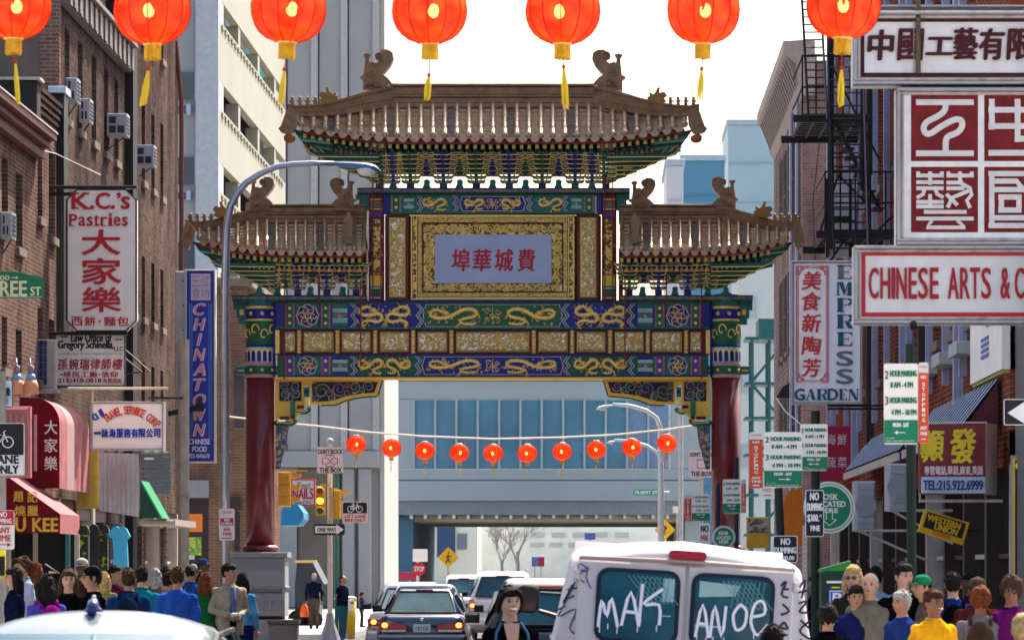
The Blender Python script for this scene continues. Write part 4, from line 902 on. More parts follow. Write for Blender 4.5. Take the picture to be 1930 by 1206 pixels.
# window air conditioners
ACM = M('ac_casing', (.36,.37,.42), .5, dirt=.3); DARKG = M('dark_grille', (.03,.03,.04), .7)
def ac(label, d, z, x, sg, w=.55, h=.42, p=.38, group=None):
    o = thing('air_conditioner', label, 'air conditioner', (x, d, z), group); m = MB(); m.cbox(min(x, x+sg*p), max(x, x+sg*p), d-w/2, d+w/2, z, z+h, .015); mk('casing', m, ACM, o)
    m = MB(); a, b = (x+sg*.05, x+sg*p-.05) if sg > 0 else (x+sg*p+.05, x-.05)
    m.box(a, (a+b)/2-.015, d-w/2-.006, d-w/2, z+h*.55, z+h*.85); m.box((a+b)/2+.015, b, d-w/2-.006, d-w/2, z+h*.12, z+h*.45); m.box(a, (a+b)/2-.015, d-w/2-.006, d-w/2, z+h*.12, z+h*.45); mk('grille', m, DARKG, o)
    for k in range(5): m = MB(); q = x+sg*(p+.004); m.box(min(q, q+sg*.008), max(q, q+sg*.008), d-w/2+.05, d+w/2-.05, z+.05+k*.07, z+.08+k*.07); mk('louvre', m, DARKG, o)
    m = MB(); m.tube([(x+sg*p*.8, d, z), (x+sg*.01, d, z-.22)], .012, 5); mk('strut', m, BLACK, o); return o
ac('white window air conditioner below the fourth top window of the tall brown building', dL(204), 9.95, XL, 1); ac('white window air conditioner on the brown building with slit windows', dL(257), 9.85, XL, 1)
ac('pale blue window air conditioner in the first top window behind the black duct', dL(127), 9.9, XL, 1, p=.2); ac('small window air conditioner in the second top window of the tall brown building', dL(151.5), 9.75, XL, 1, p=.2)
ac('white window air conditioner in the red-corniced low house at the left edge', dL(4.5), 6.9, XL, 1, p=.18, h=.4)
# bay with blue-panelled window beside the law office sign
o = thing('bay_window', 'dark blue gridded window in a pale box frame beside the law office sign', 'window', (XL, 70.9, 4.9)); 
m = MB(); a = W(60, 733, 70.5); b = W(106, 640, 70.5); m.cbox(a.x-.1, b.x, 70.4, 70.6, a.z, b.z, .02); mk('surround', m, M('weathered_cream', (.46,.40,.35), .7, dirt=.3), o)
a = W(68, 725, 70.5); b = W(90, 642, 70.5); m = MB(); m.box(a.x, b.x, 70.385, 70.399, a.z, b.z); g = mk('pane', m, glassy('blue_glass', (.015,.03,.12)), o)
m = MB()
for k in range(1, 3): x = a.x+(b.x-a.x)*k/3; m.box(x-.008, x+.008, 70.375, 70.384, a.z, b.z)
for k in range(1, 6): z = a.z+(b.z-a.z)*k/6; m.box(a.x, b.x, 70.370, 70.3745, z-.006, z+.006)
mk('glazing_bars', m, M('bar_bluegrey', (.12,.16,.3), .5), o)
m = MB(); a = W(58, 741, 70.5); b = W(112, 733.5, 70.5); m.cbox(a.x, b.x, 70.3, 70.65, a.z, b.z, .01); mk('sill', m, FRAMEW, o)

# ================================================================ far left: garage and concrete tower
GREYC = mat('grey_concrete', (.28,.29,.31), .85, var=.08, vs=.3, dirt=.15); CREAMC = mat('cream_concrete', (.31,.295,.245), .85, var=.07, vs=.3, dirt=.12); PALEC = mat('pale_concrete', (.30,.30,.305), .85, var=.08, vs=.2, dirt=.15)  # garage's grey front and cream flank carry shade and sun in their colour
gar = thing('parking_garage', 'grey and cream concrete garage with sloping bands of parapets, left of the arch roof', 'building', (-15, 150, 0))
g0 = W(412, 0, 150).x; gl = W(300, 0, 150).x
m = MB(); m.box(gl, g0-.8, 150.3, 151.5, 0, 26); mk('front_wall', m, GREYC, gar); m = MB(); m.box(g0-.8, g0, 149.9, 152, 0, 23.2); mk('corner_pier', m, M('pier_grey', (.36,.39,.45), .8), gar)
for (y0, y1, x1) in ((137, 188, 368), (200, 215, 352), (297, 348, 368), (363, 375, 352), (457, 508, 368)):
    a = W(300, y1, 150.2); b = W(x1, y0, 150.2); m = MB(); m.box(a.x, b.x, 150.2, 150.29, a.z, b.z); w = mk('window', m, GLASSD, gar); ORG[w.name] = Vector(org(gar))
    m = MB(); m.box(b.x+.001, b.x+.16, 150.0, 150.28, a.z-.05, b.z+.05); mk('reveal', m, M('reveal_blue', (.3,.38,.5), .6), w)
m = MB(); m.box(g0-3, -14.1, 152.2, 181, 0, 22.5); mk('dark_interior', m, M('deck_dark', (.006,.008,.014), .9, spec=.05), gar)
for k, (z0, z1) in enumerate(((19.1, 21.25), (16.2, 18.15), (13.3, 15.2), (10.4, 12.3), (7.5, 9.4), (22.0, 24.2))):
    m = MB(); m.add([(g0, 150.2, z0), (-13.1, 180, z0), (-13.1, 180, z1), (g0, 150.2, z1), (g0-.3, 150.2, z0), (-13.4, 180, z0), (-13.4, 180, z1), (g0-.3, 150.2, z1)], [(0,1,2,3), (5,4,7,6), (3,2,6,7), (0,4,5,1), (1,5,6,2), (0,3,7,4)]); mk('parapet', m, CREAMC, gar)
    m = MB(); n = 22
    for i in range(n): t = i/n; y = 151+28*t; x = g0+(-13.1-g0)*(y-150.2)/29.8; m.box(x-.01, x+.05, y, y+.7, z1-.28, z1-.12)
    mk('shadow_groove', m, M('groove', (.2,.17,.11), .9), gar, kind='stuff')  # darker raised dashes imitate the shadow under the parapet's top edge
    for y in (158, 166.5, 174.5): m = MB(); x = g0+(-13.1-g0)*(y-150.2)/29.8; m.box(x-.5, x-.02, y, y+.9, z0-1.0, z0-.003); mk('pier', m, CREAMC, gar)
tw = thing('concrete_tower', 'tall windowless pale grey concrete block with vertical joints behind the arch', 'building', (-15, 207, 0))
tx0, tx1 = W(335, 0, 200).x, W(716, 0, 200).x
edges = [335, 395, 440, 486, 540, 600, 656, 716]
for i in range(len(edges)-1):
    a, b = W(edges[i], 0, 200).x, W(edges[i+1], 0, 200).x
    m = MB(); m.cbox(a+.03, b-.03, 200, 200.5, 7.4, 36, .03); mk('concrete_panel', m, PALEC, tw)
    m = MB(); m.cbox(b-.35, b-.02, 199.85, 199.99, 7.4, 36, .02); mk('vertical_rib', m, M('rib_light', (.36,.36,.36), .8), tw)
m = MB(); m.box(tx0, tx1-.03, 200.51, 214, 0, 36); mk('core', m, PALEC, tw)
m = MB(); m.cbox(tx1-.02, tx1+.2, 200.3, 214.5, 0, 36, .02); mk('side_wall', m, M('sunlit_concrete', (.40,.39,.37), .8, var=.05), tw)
m = MB(); m.cbox(tx0, tx1-.02, 199.7, 200.45, 6.6, 7.38, .04); mk('ledge', m, PALEC, tw)
for (a, b) in ((523, 560), (562, 640), (645, 668), (675, 700)):
    p, q = W(a, 0, 200).x, W(b, 0, 200).x; m = MB(); m.cbox(p, q, 199.9, 200.45, 0, 6.58, .05); mk('base_pier', m, STUCCO if a == 562 else PALEC, tw)
a, b = W(478, 200, 190), W(522, 112, 190); m = MB(); m.cbox(a.x-.3, b.x+.1, 186, 190, a.z-5, b.z+.4, .05)
th_ = thing('rooftop_penthouse', 'small cream rooftop block with a turquoise window beside the pale concrete tower', 'building', (a.x, 188, 0)); mk('wall', m, CREAMC, th_)
m = MB(); m.box(a.x, b.x-.3, 185.98, 185.995, a.z-1.5, b.z); mk('window', m, M('turquoise_glass', (.08,.45,.42), .3), th_)
for k in range(4): m = MB(); m.cbox(a.x-.3+k*.3, a.x-.15+k*.3, 186.2, 186.4, b.z+.4, b.z+.62, .02); mk('roof_vent', m, FRAMED, th_)
# low brick building behind the CHINATOWN sign and the left column
lb = thing('corner_shop', 'low tan brick corner building behind the red left column', 'building', (W(415, 0, 118).x, 118, 0))
a, b = W(340, 1075, 118), W(466, 540, 118); m = MB(); m.box(a.x-3, b.x, 118, 130, 0, b.z); mk('brick_wall', m, BRK_T, lb)
m = MB(); m.cbox(a.x-3, b.x+.15, 117.8, 130.2, b.z, b.z+.25, .03); mk('coping', m, STONE, lb)
def fpane(D, x0, x1, y0, y1, mt, nm, parent, out=.03, th=.03):
    a = W(x0, y1, D); b = W(x1, y0, D); m = MB(); m.cbox(a.x, b.x, D-out, D-out+th, a.z, b.z, .006); return mk(nm, m, mt, parent)
fpane(118, 352, 395, 905, 938, M('shutter_grey', (.25,.25,.27), .6), 'shutter', lb, .3, .3); w = fpane(118, 350, 393, 940, 1075, FRAMED, 'shop_window', lb); ORG[w.name] = Vector(org(lb))
fpane(118, 354, 382, 968, 1002, M('poster_orange', (.8,.22,.04), .6), 'poster', w, .05, .01); fpane(118, 352, 380, 1012, 1046, two_tone('poster_green', (.05,.35,.05), (.6,.5,.05), 8, .5, .6, 0, 0), 'poster', w, .05, .01); fpane(118, 350, 367, 1046, 1054, M('poster_pale', (.6,.6,.5), .6), 'poster', w, .055, .01)
fpane(118, 442, 458, 700, 805, GLASSD, 'window', lb); fpane(118, 440, 460, 806, 810, STONE, 'sill', lb, .08, .08); fpane(118, 434, 456, 936, 960, FRAMED, 'lamp_box', lb, .3, .3); fpane(118, 443, 452, 965, 1075, FRAMED, 'doorway', lb)
# ================================================================ the bridge building closing the street
br = thing('bridge_building', 'blue glazed concrete bridge building spanning the street beyond the arch', 'building', (-3, 230, 0))
BC = mat('bridge_concrete', (.24,.30,.34), .7, var=.06, vs=.2); BGL = mat('bridge_glass', (.035,.15,.25), .25, var=.25, vs=.3, spec=.5); BM = M('bridge_mullion', (.24,.33,.38), .6)  # distance haze put into the blue tint of concrete, glass and mullions
bx0, bx1 = W(735, 0, 230).x, W(1325, 0, 230).x; Z = lambda y: W(0, y, 230).z
def band(nm, y0, y1, d, mt, c=.04): m = MB(); m.cbox(bx0, bx1, 230-d, 232, Z(y1), Z(y0), c); return mk(nm, m, mt, br)
band('parapet', 640, 716, .3, BC); band('spandrel', 717, 752, .1, BC); band('floor_band', 884, 905, .2, BC); band('floor_band', 906, 944, .35, BC)
m = MB(); m.box(bx0, bx1, 229.9, 262, Z(970), Z(944.5)); mk('underside', m, M('underside_grey', (.16,.2,.24), .8), br)  # shadow below the bridge put into this darker grey
n = 14; xs = [780+k*(1262-780)/12 for k in range(13)]
for k in range(12):
    a, b = W(xs[k], 884, 230), W(xs[k+1], 753, 230); m = MB(); m.box(a.x+.06, b.x-.06, 229.99, 230.1, a.z+.02, b.z-.02); mk('glass_pane', m, BGL if k < 10 else M('bridge_glass_violet', (.12,.2,.34), .3), br)
    m = MB(); m.cbox(a.x-.06, a.x+.055, 229.8, 230.1, a.z+.01, b.z-.01, .01); mk('mullion', m, BM, br)
m = MB(); m.cbox(W(1262, 0, 230).x+.06, bx1, 229.85, 230.3, Z(883), Z(753), .03); mk('end_wall', m, BC, br); m = MB(); m.cbox(bx0, W(779, 0, 230).x, 229.85, 230.3, Z(883), Z(753), .03); mk('end_wall', m, BC, br)
for k in range(9): m = MB(); y = 232.5+k*3.4; m.box(bx0, bx1, y, y+.5, Z(970)-.35, Z(970)-.003); mk('ceiling_joist', m, M('joist', (.55,.52,.42), .7), br)  # lit look of the soffit put into the pale joist colour
for k in range(22): m = MB(); x = bx0+.3+k*(bx1-bx0)/22; m.box(x, x+.16, 229.95, 262, Z(970)-.2, Z(970)-.002) ; mk('ceiling_rib', m, M('joist', (.55,.52,.42), .7), br)
m = MB(); m.cbox(W(742, 0, 232).x, W(781, 0, 232).x, 231, 262, 0, Z(970), .05); mk('abutment', m, M('abutment_blue', (.05,.13,.22), .8), br)
m = MB(); m.cbox(W(1290, 0, 231).x, bx1, 231, 262, 0, Z(970), .05); mk('abutment', m, BC, br)
# beyond the bridge
fb = thing('row_house', 'pale cream house with two windows far under the bridge', 'building', (-12, 310, 0)); a, b = W(778, 1075, 310), W(900, 900, 310)
m = MB(); m.box(a.x, b.x, 310, 320, 0, b.z); mk('wall', m, M('far_cream', (.75,.72,.6), .8), fb)
for (x0, x1) in ((795, 812), (862, 880)): fpane(310, x0, x1, 1005, 1035, M('far_window', (.16,.2,.25), .5), 'window', fb, .1, .05)
fpane(310, 824, 858, 975, 1050, M('far_blue', (.03,.07,.16), .7), 'doorway', fb, .2, .1)
fb = thing('warehouse', 'long white sunlit warehouse far beyond the bridge', 'building', (-2, 330, 0)); a, b = W(900, 1075, 330), W(1330, 930, 330)
m = MB(); m.box(a.x, b.x, 330, 345, 0, b.z); mk('wall', m, mat('far_white', (.80,.80,.72), .8, var=.15, vs=.5), fb)
for k in range(7): fpane(330, 920+k*40, 945+k*40, 1003, 1012, M('far_grey', (.5,.52,.5), .7), 'window', fb, .1, .05)
for k in range(5): fpane(330, 1000+k*36, 1024+k*36, 1022, 1030, M('far_grey', (.5,.52,.5), .7), 'window', fb, .1, .05)
def bare_tree(px, D, h, seed, label):
    rnd = random.Random(seed); o = thing('bare_tree', label, 'tree', (W(px, 0, D).x, D, 0)); B0 = Vector((W(px, 0, D).x, D, 0)); m = MB(); m.tube([B0, B0+Vector((.05, 0, h*.35)), B0+Vector((.0, 0, h*.5))], [.16, .12, .09], 7); mk('trunk', m, M('bark', (.36,.31,.28), .9), o)
    m = MB()
    def br_(p, d, L_, r, n):
        q = p+d*L_; m.tube([p, p.lerp(q, .5)+Vector((rnd.uniform(-.05,.05), 0, .03)), q], [r, r*.8, r*.55], 4)
        if n:
            for k in range(3): br_(q, (d+Vector((rnd.uniform(-.7,.7), rnd.uniform(-.7,.7), rnd.uniform(-.1,.5)))).normalized(), L_*rnd.uniform(.6,.85), r*.6, n-1)
    for k in range(4): br_(B0+Vector((0, 0, h*(.35+.04*k))), Vector((rnd.uniform(-.6,.6), rnd.uniform(-.6,.6), 1)).normalized(), h*.2, .06, 4)
    mk('branches', m, M('bark', (.36,.31,.28), .9), o)
bare_tree(975, 280, 6.0, 3, 'bare leafless tree under the bridge left of the white van'); bare_tree(945, 290, 5, 5, 'thin bare tree next to the far row house')
# far right towers
for (x0, x1, y0, D, nm, col, lab) in ((1372, 1520, 236, 300, 'office_tower', (.30,.40,.46), 'pale blue office tower left of the cornice building on the right'), (1285, 1366, 303, 280, 'glass_tower', (.06,.19,.30), 'deep blue box tower between the arch roofs on the right'), (1256, 1288, 312, 262, 'office_tower', (.45,.44,.48), 'pale lilac building beside the deep blue tower')):
    a, b = W(x0, 1075, D), W(x1, y0, D); t = thing(nm, lab, 'building', ((a.x+b.x)/2, D+6, 0)); m = MB(); m.cbox(a.x, b.x, D, D+12, 0, b.z, .05); mk('body', m, mat('far_'+str(x0), col, .5, var=.08, vs=.15), t)
    m = MB(); m.cbox(a.x-.1, b.x+.1, D-.12, D+12, b.z, b.z+.4, .05); mk('roof_edge', m, M('roof_edge', (.3,.38,.45), .6), t)
    for k in range(1, 12):
        z = b.z*k/12; m = MB(); m.box(a.x+.05, b.x-.05, D-.06, D-.005, z, z+.12); mk('floor_line', m, mat('fl_'+str(x0), tuple(c*.8 for c in col), .5) if k == 1 else bpy.data.materials['fl_'+str(x0)], t)
wb = thing('white_building', 'white building with green scaffold stairs right of the right column', 'building', (8, 190, 0)); a, b = W(1392, 1075, 190), W(1520, 500, 190)
m = MB(); m.box(a.x, b.x, 190, 200, 0, b.z); mk('wall', m, M('white_render', (.50,.54,.55), .7, var=.05), wb)
for k in range(6): fpane(190, 1398+(k % 2)*48, 1426+(k % 2)*48, 560+70*k, 600+70*k, M('far_window2', (.35,.42,.46), .5), 'window', wb, .1, .05)
sc_ = thing('scaffold_stairs', 'dark green steel scaffold with landings beside the right column', 'scaffold', (W(1440, 0, 140).x, 140, 0)); m = MB(); GR = M('scaffold_green', (.02,.11,.12), .5)
for x in (1418, 1450, 1484):
    for d in (140, 142): m = MB(); a = W(x, 1100, 140); b = W(x, 635, 140); m.tube([(a.x, d, 0), (a.x, d, b.z)], .05, 6); mk('upright', m, GR, sc_)
for y in (640, 725, 790, 860, 935, 1010):
    m = MB(); a = W(1405, y, 140); b = W(1490, y-5, 140); m.box(a.x, b.x, 139.9, 142, a.z, b.z); mk('landing', m, GR, sc_)
for i, y in enumerate((640, 725, 790, 860, 935)):
    m = MB(); a = W(1418 if i % 2 else 1484, y, 140); b = W(1484 if i % 2 else 1418, y+78, 140); m.tube([a, b], .045, 6); mk('brace', m, GR, sc_)
m = MB(); a = W(1430, 640, 139.5); b = W(1482, 600, 139.5); m.cbox(a.x, b.x, 139.4, 142, a.z, b.z, .02); mk('hoarding', m, GR, sc_)

# ================================================================ right side
r1 = thing('cornice_building', 'pink brick building with a heavy bracketed cornice at the sky on the right', 'building', (9, 112, 0)); RX = 5.25
m = MB(); m.box(RX, 16, 107, 124, 0, 14.6); mk('brick_wall', m, BRK_P, r1)
m = MB(); m.prism([(RX, 13.7), (RX-.12, 13.9), (RX-.2, 14.5), (RX-.5, 14.75), (RX-.5, 15.05), (RX+.3, 15.1), (RX+.3, 13.7)], 106.7, 124); mk('cornice', m, M('cornice_stone', (.34,.27,.24), .7, dirt=.3), r1)
for k in range(22): y = 106.8+k*.78; m = MB(); m.prism([(RX-.14, 13.95), (RX-.44, 14.7), (RX-.2, 14.7), (RX-.1, 13.95)], y, y+.3); mk('cornice_bracket', m, M('cornice_bracket_stone', (.24,.19,.17), .7), r1)
for z in (12.1, 11.6): pass
for (z0, z1) in ((10.8, 13.2), (7.6, 9.8), (4.6, 6.6)):
    for k in range(5): lwin(r1, 108+k*2.6, 109+k*2.6, z0, z1, RX, -1, STONE)
for y in (108.2, 111.5): m = MB(); m.tube([(RX-.08, y, 3), (RX-.08, y, 13.8)], .05, 6); mk('downpipe', m, M('pipe_lilac', (.42,.42,.55), .5), r1)
m = MB(); m.tube([W(1548, 240, 106.8), W(1532, 380, 106.8), W(1540, 560, 106.8)], .012, 4); tag(mk('loose_cable', m, BLACK), 'thin black cable hanging down the pink brick side wall', 'cable')
r2 = thing('row_building', 'red brick building with lilac window trim behind the fire escape', 'building', (9, 70, 0))
LIL = M('lilac_trim', (.30,.32,.48), .5); ws = []
for d in (54.5, 57.2, 60, 64, 68, 72, 76, 80, 84):
    for (z0, z1) in ((5.0, 7.2), (8.3, 10.4), (11.4, 13.4)): ws.append((d, d+1.1, z0, z1))
facade(r2, 50, 88, 15, ws, BRK_R, XR, -1, frame=LIL, sills=True, glass=glassy('window_glass_r', (.04,.05,.09)))
wall_box('body', XR+.3, 16, 50.02, 87.9, 0, 15, BRK_P, r2)
for d in (55.8, 58.5, 61.4, 65.3, 70.3, 73.3, 77.6, 81.6, 86): m = MB(); m.box(XR-.10, XR-.002, d, d+.16, 4.3, 15); mk('downpipe', m, LIL, r2)
for d in (56.3, 62.5, 66.3, 74.4, 78.7, 87): m = MB(); m.box(XR-.13, XR-.002, d, d+.22, 3.6, 15); mk('pilaster', m, FRAMED if d in (62.5, 74.4) else LIL, r2)
for d in (55.2, 58, 60.8): m = MB(); m.cbox(XR-.22, XR-.002, d-.3, d+.9, 4.55, 4.72, .01); mk('sill', m, M('sill_pale', (.4,.42,.42), .6), r2)
shop(r2, 50, 88, XR, -1, 12, 5, z1=3.4, pier=FRAMED)
m = MB(); m.box(XR-.02, XR+.28, 48, 50, 0, 3.9); bb = thing('black_brick_front', 'black glazed brick shopfront with gold trimmed door at the right edge', 'shopfront', (XR, 49, 0))
m = MB()
mk('wall', MB().box(XR+.05, XR+.35, 44, 49.9, 0, 5), M('brick_joint_grey', (.12,.11,.11), .8), bb); src = None
a = W(1893, 860, 49.9); 
for r_ in range(16):
    for c_ in range(5):
        z = 3.0+r_*.085; x = XR-.0+c_*.2+(.1 if r_ % 2 else 0)-.15
        if src is None: mm_ = MB(); mm_.cbox(0, .185, 0, .04, 0, .072, .004); src = mk('brick', mm_, M('black_brick', (.012,.012,.014), .35), bb); src.location = Vector((x, 49.86, z))-org(bb)
        else: piece(src, Vector((x, 49.86, z))-org(bb), bb)
for (x0, x1, y0, y1, mt, o_) in ((1904, 1930, 858, 1100, FRAMEW, .06), (1908, 1935, 864, 1100, YELLOW, .08), (1912, 1940, 868, 1100, BLACK, .10)): fpane(49.8, x0, x1, y0, y1, mt, 'door_frame', bb, o_, .02)
for (x, y) in ((1918, 878), (1922, 1032)): p = W(x, y, 49.68); m = MB(); m.ball(p, (.03, .02, .04), 7, 5); mk('gold_stud', m, GOLD, bb)
# metal awnings
def awning(label, d0, d1, x0=4.85, x1=4.42, z0=4.05, z1=3.5, fr_=.12):
    o = thing('metal_awning', label, 'awning', (x0, (d0+d1)/2, z0)); mt = M('awning_blue', (.012,.018,.042), .6, spec=0, var=.2); mt2 = M('awning_seam', (.42,.46,.56), .5, spec=0)
    m = MB(); m.add([(x0, d0, z0), (x1, d0, z1), (x1, d1, z1), (x0, d1, z0), (x0, d0, z0-.03), (x1, d0, z1-.03), (x1, d1, z1-.03), (x0, d1, z0-.03)], [(0,3,2,1), (4,5,6,7), (0,1,5,4), (3,7,6,2), (1,2,6,5)]); mk('roof_sheet', m, mt, o)
    n = int((d1-d0)/.55)
    for k in range(n): y = d0+.1+(d1-d0)*k/n; m = MB(); m.tube([(x0, y, z0+.002), (x1, y, z1+.002)], .012, 4); mk('standing_seam', m, mt2, o)
    m = MB(); m.cbox(x1-.02, x1+.02, d0, d1, z1-fr_-.03, z1-.032, .005); mk('fascia', m, M('awning_fascia', (.48,.42,.40), .5, dirt=.4), o)
    m = MB(); m.prism([(x0, z0-.04), (x1+.03, z1-.04), (x1+.03, z1-.15), (x0, z1-.15)], d0-.01, d0+.02); mk('gable_end', m, M('awning_end', (.10,.02,.03), .6), o)
awning('blue standing-seam metal awning behind the yellow lettered phone sign', 51, 60.8); awning('blue standing-seam metal awning behind the tall green parking post', 61.6, 75)
m = MB()
o = thing('ac_condenser', 'white outdoor air conditioning unit on brackets beside the green kiosk disc', 'air conditioner', W(1630, 960, 62))
def cond(o, x0, x1, y0, y1, D):
    a, b = W(x0, y1, D), W(x1, y0, D); m = MB(); m.cbox(a.x, b.x, D, D+.8, a.z, b.z, .03); mk('casing', m, ACM, o)
    m = MB(); m.lathe([(.16, .01), (.16, .0)], ((a.x+b.x)/2, D-.01, (a.z+b.z)/2), 16, 'y'); mk('fan_grille', m, M('grille_grey', (.3,.3,.33), .6), o)
    for k in range(6): z = a.z+.1+k*.1; m = MB(); m.box(a.x+.04, b.x-.04, D-.012, D-.004, z, z+.012); mk('louvre', m, M('grille_grey', (.3,.3,.33), .6), o)
    m = MB(); m.tube([(a.x, D, a.z), (XR, D, a.z)], .02, 5); m.tube([(a.x+.05, D, a.z), (XR, D, a.z-.45)], .02, 5); mk('bracket', m, FRAMEW, o)
cond(o, 1612, 1651, 906, 1000, 62); o = thing('ac_condenser', 'larger white air conditioning unit under the awning left of the tall green post', 'air conditioner', W(1692, 920, 58)); cond(o, 1674, 1714, 873, 962, 58)
# ---- fire escape
fe = thing('fire_escape', 'black iron fire escape with perforated landings and long ladders on the right', 'fire escape', (4.2, 70, 3.5))
D0 = 68.5
def plat(y, x0, x1, nm='landing'):
    a = W(x0, y, D0); z = a.z; xa, xb = a.x, W(x1, y, D0).x
    for k in range(12): m = MB(); q = D0+k*.28; m.box(xa, xb, q, q+.09, z, z+.03); mk('landing_slat', m, BLACK, fe)
    for k in range(6): m = MB(); x = xa+(xb-xa)*k/5; m.box(x-.02, x+.02, D0-.1, D0+3.3, z-.04, z-.001); mk('landing_bearer', m, BLACK, fe)
    m = MB(); m.cbox(xa-.15, xb, D0-.12, D0-.06, z-.12, z+.0, .005); mk('edge_beam', m, BLACK, fe); m = MB(); m.cbox(xa-.2, xb, D0+3.2, D0+3.26, z-.12, z, .005); mk('edge_beam', m, BLACK, fe)
    for h in (.45, .95): m = MB(); m.tube([(xb, D0-.08, z+h), (xa, D0-.08, z+h), (xa, D0+3.2, z+h)], .018, 5); mk('rail', m, BLACK, fe)
    for k in range(6): x = xa+(xb-xa)*k/5; m = MB(); m.tube([(x, D0-.08, z), (x, D0-.08, z+.97)], .015, 5); mk('baluster', m, BLACK, fe)
plat(218, 1512, 1640); plat(436, 1555, 1697)
def ladder(x0, y0, x1, y1, w, n, d0, d1, nm='ladder'):
    a = W(x0, y0, d0); b = W(x1, y1, d1)
    for s_ in (0, 1):
        m = MB(); m.tube([a+Vector((w*s_, 0, 0)), b+Vector((w*s_, 0, 0))], .022, 5); mk('ladder_stile', m, M('iron_worn', (.10,.10,.13), .4, metal=.4) if s_ else BLACK, fe)
    for k in range(n): m = MB(); p = a.lerp(b, (k+.5)/n); m.tube([p, p+Vector((w, 0, 0))], .013, 4); mk('ladder_rung', m, BLACK, fe)
ladder(1508, -60, 1524, 225, .30, 20, 68.3, 68.3); ladder(1561, 90, 1572, 480, .55, 16, 68.2, 68.2); ladder(1570, 225, 1560, 480, .45, 10, 68.8, 68.8)
for k in range(3):      # stair flight between landings
    pass
for s_ in (0, .35):
    m = MB(); a = W(1570, 222, 69+s_*2); b = W(1660, 400, 69+s_*2); m.tube([a, b], .035, 5); mk('stair_string', m, BLACK, fe)
    m = MB(); m.tube([a+Vector((0,0,.8)), b+Vector((0,0,.8))], .018, 5); mk('stair_rail', m, BLACK, fe)
for k in range(11): m = MB(); a = W(1570, 222, 69).lerp(W(1660, 400, 69), (k+.5)/11); m.box(a.x-.1, a.x+.1, 69, 69.7, a.z-.01, a.z+.01); mk('stair_tread', m, BLACK, fe)
for (x, y0, y1, r_) in ((1566, 60, 470, .05), (1625, 160, 360, .03), (1641, 170, 330, .03), (1700, 345, 460, .02)): m = MB(); m.tube([W(x, y0, 68.4), W(x, y1, 68.4)], r_, 6); mk('upright', m, BLACK, fe)
for (x0, y0, x1, y1) in ((1545, 440, 1580, 330), (1640, 390, 1580, 330), (1560, 500, 1600, 440), (1600, 440, 1700, 440), (1620, 470, 1690, 400), (1640, 480, 1560, 440)): m = MB(); m.tube([W(x0, y0, 69.5), W(x1, y1, 69.5)], .02, 5); mk('brace', m, BLACK, fe)
m = MB(); a, b = W(1560, 480, 70.5), W(1610, 330, 70.5); 
o = thing('white_window', 'pale window seen through the bars of the fire escape', 'window', (a.x, 71, a.z)); m.cbox(a.x, b.x, 71.2, 71.3, a.z, b.z, .02); mk('pane', m, M('blind_white', (.55,.54,.56), .7), o)
m = MB(); m.box(a.x, b.x, 71.14, 71.19, (a.z+b.z)/2-.03, (a.z+b.z)/2+.03); m.box(b.x-.05, b.x, 71.12, 71.19, a.z, b.z); m.box(a.x, a.x+.05, 71.12, 71.19, a.z, b.z); mk('frame', m, BLACK, o)
# ================================================================ air
hz = mk('haze', MB().box(-410, 410, -70, 1520, -1.2, 44), M('air_placeholder', (1,1,1))); hz['kind'] = 'stuff'
hm_ = bpy.data.materials.new('air'); hm_.use_nodes = True; N = hm_.node_tree.nodes; L = hm_.node_tree.links; N.clear(); out = N.new('ShaderNodeOutputMaterial'); pv = N.new('ShaderNodeVolumePrincipled')
pv.inputs['Color'].default_value = (.92, .96, 1, 1); pv.inputs['Density'].default_value = .00002; pv.inputs['Anisotropy'].default_value = .2; L.new(pv.outputs[0], out.inputs['Volume']); hz.data.materials.clear(); hz.data.materials.append(hm_); hm_.cycles.homogeneous_volume = True
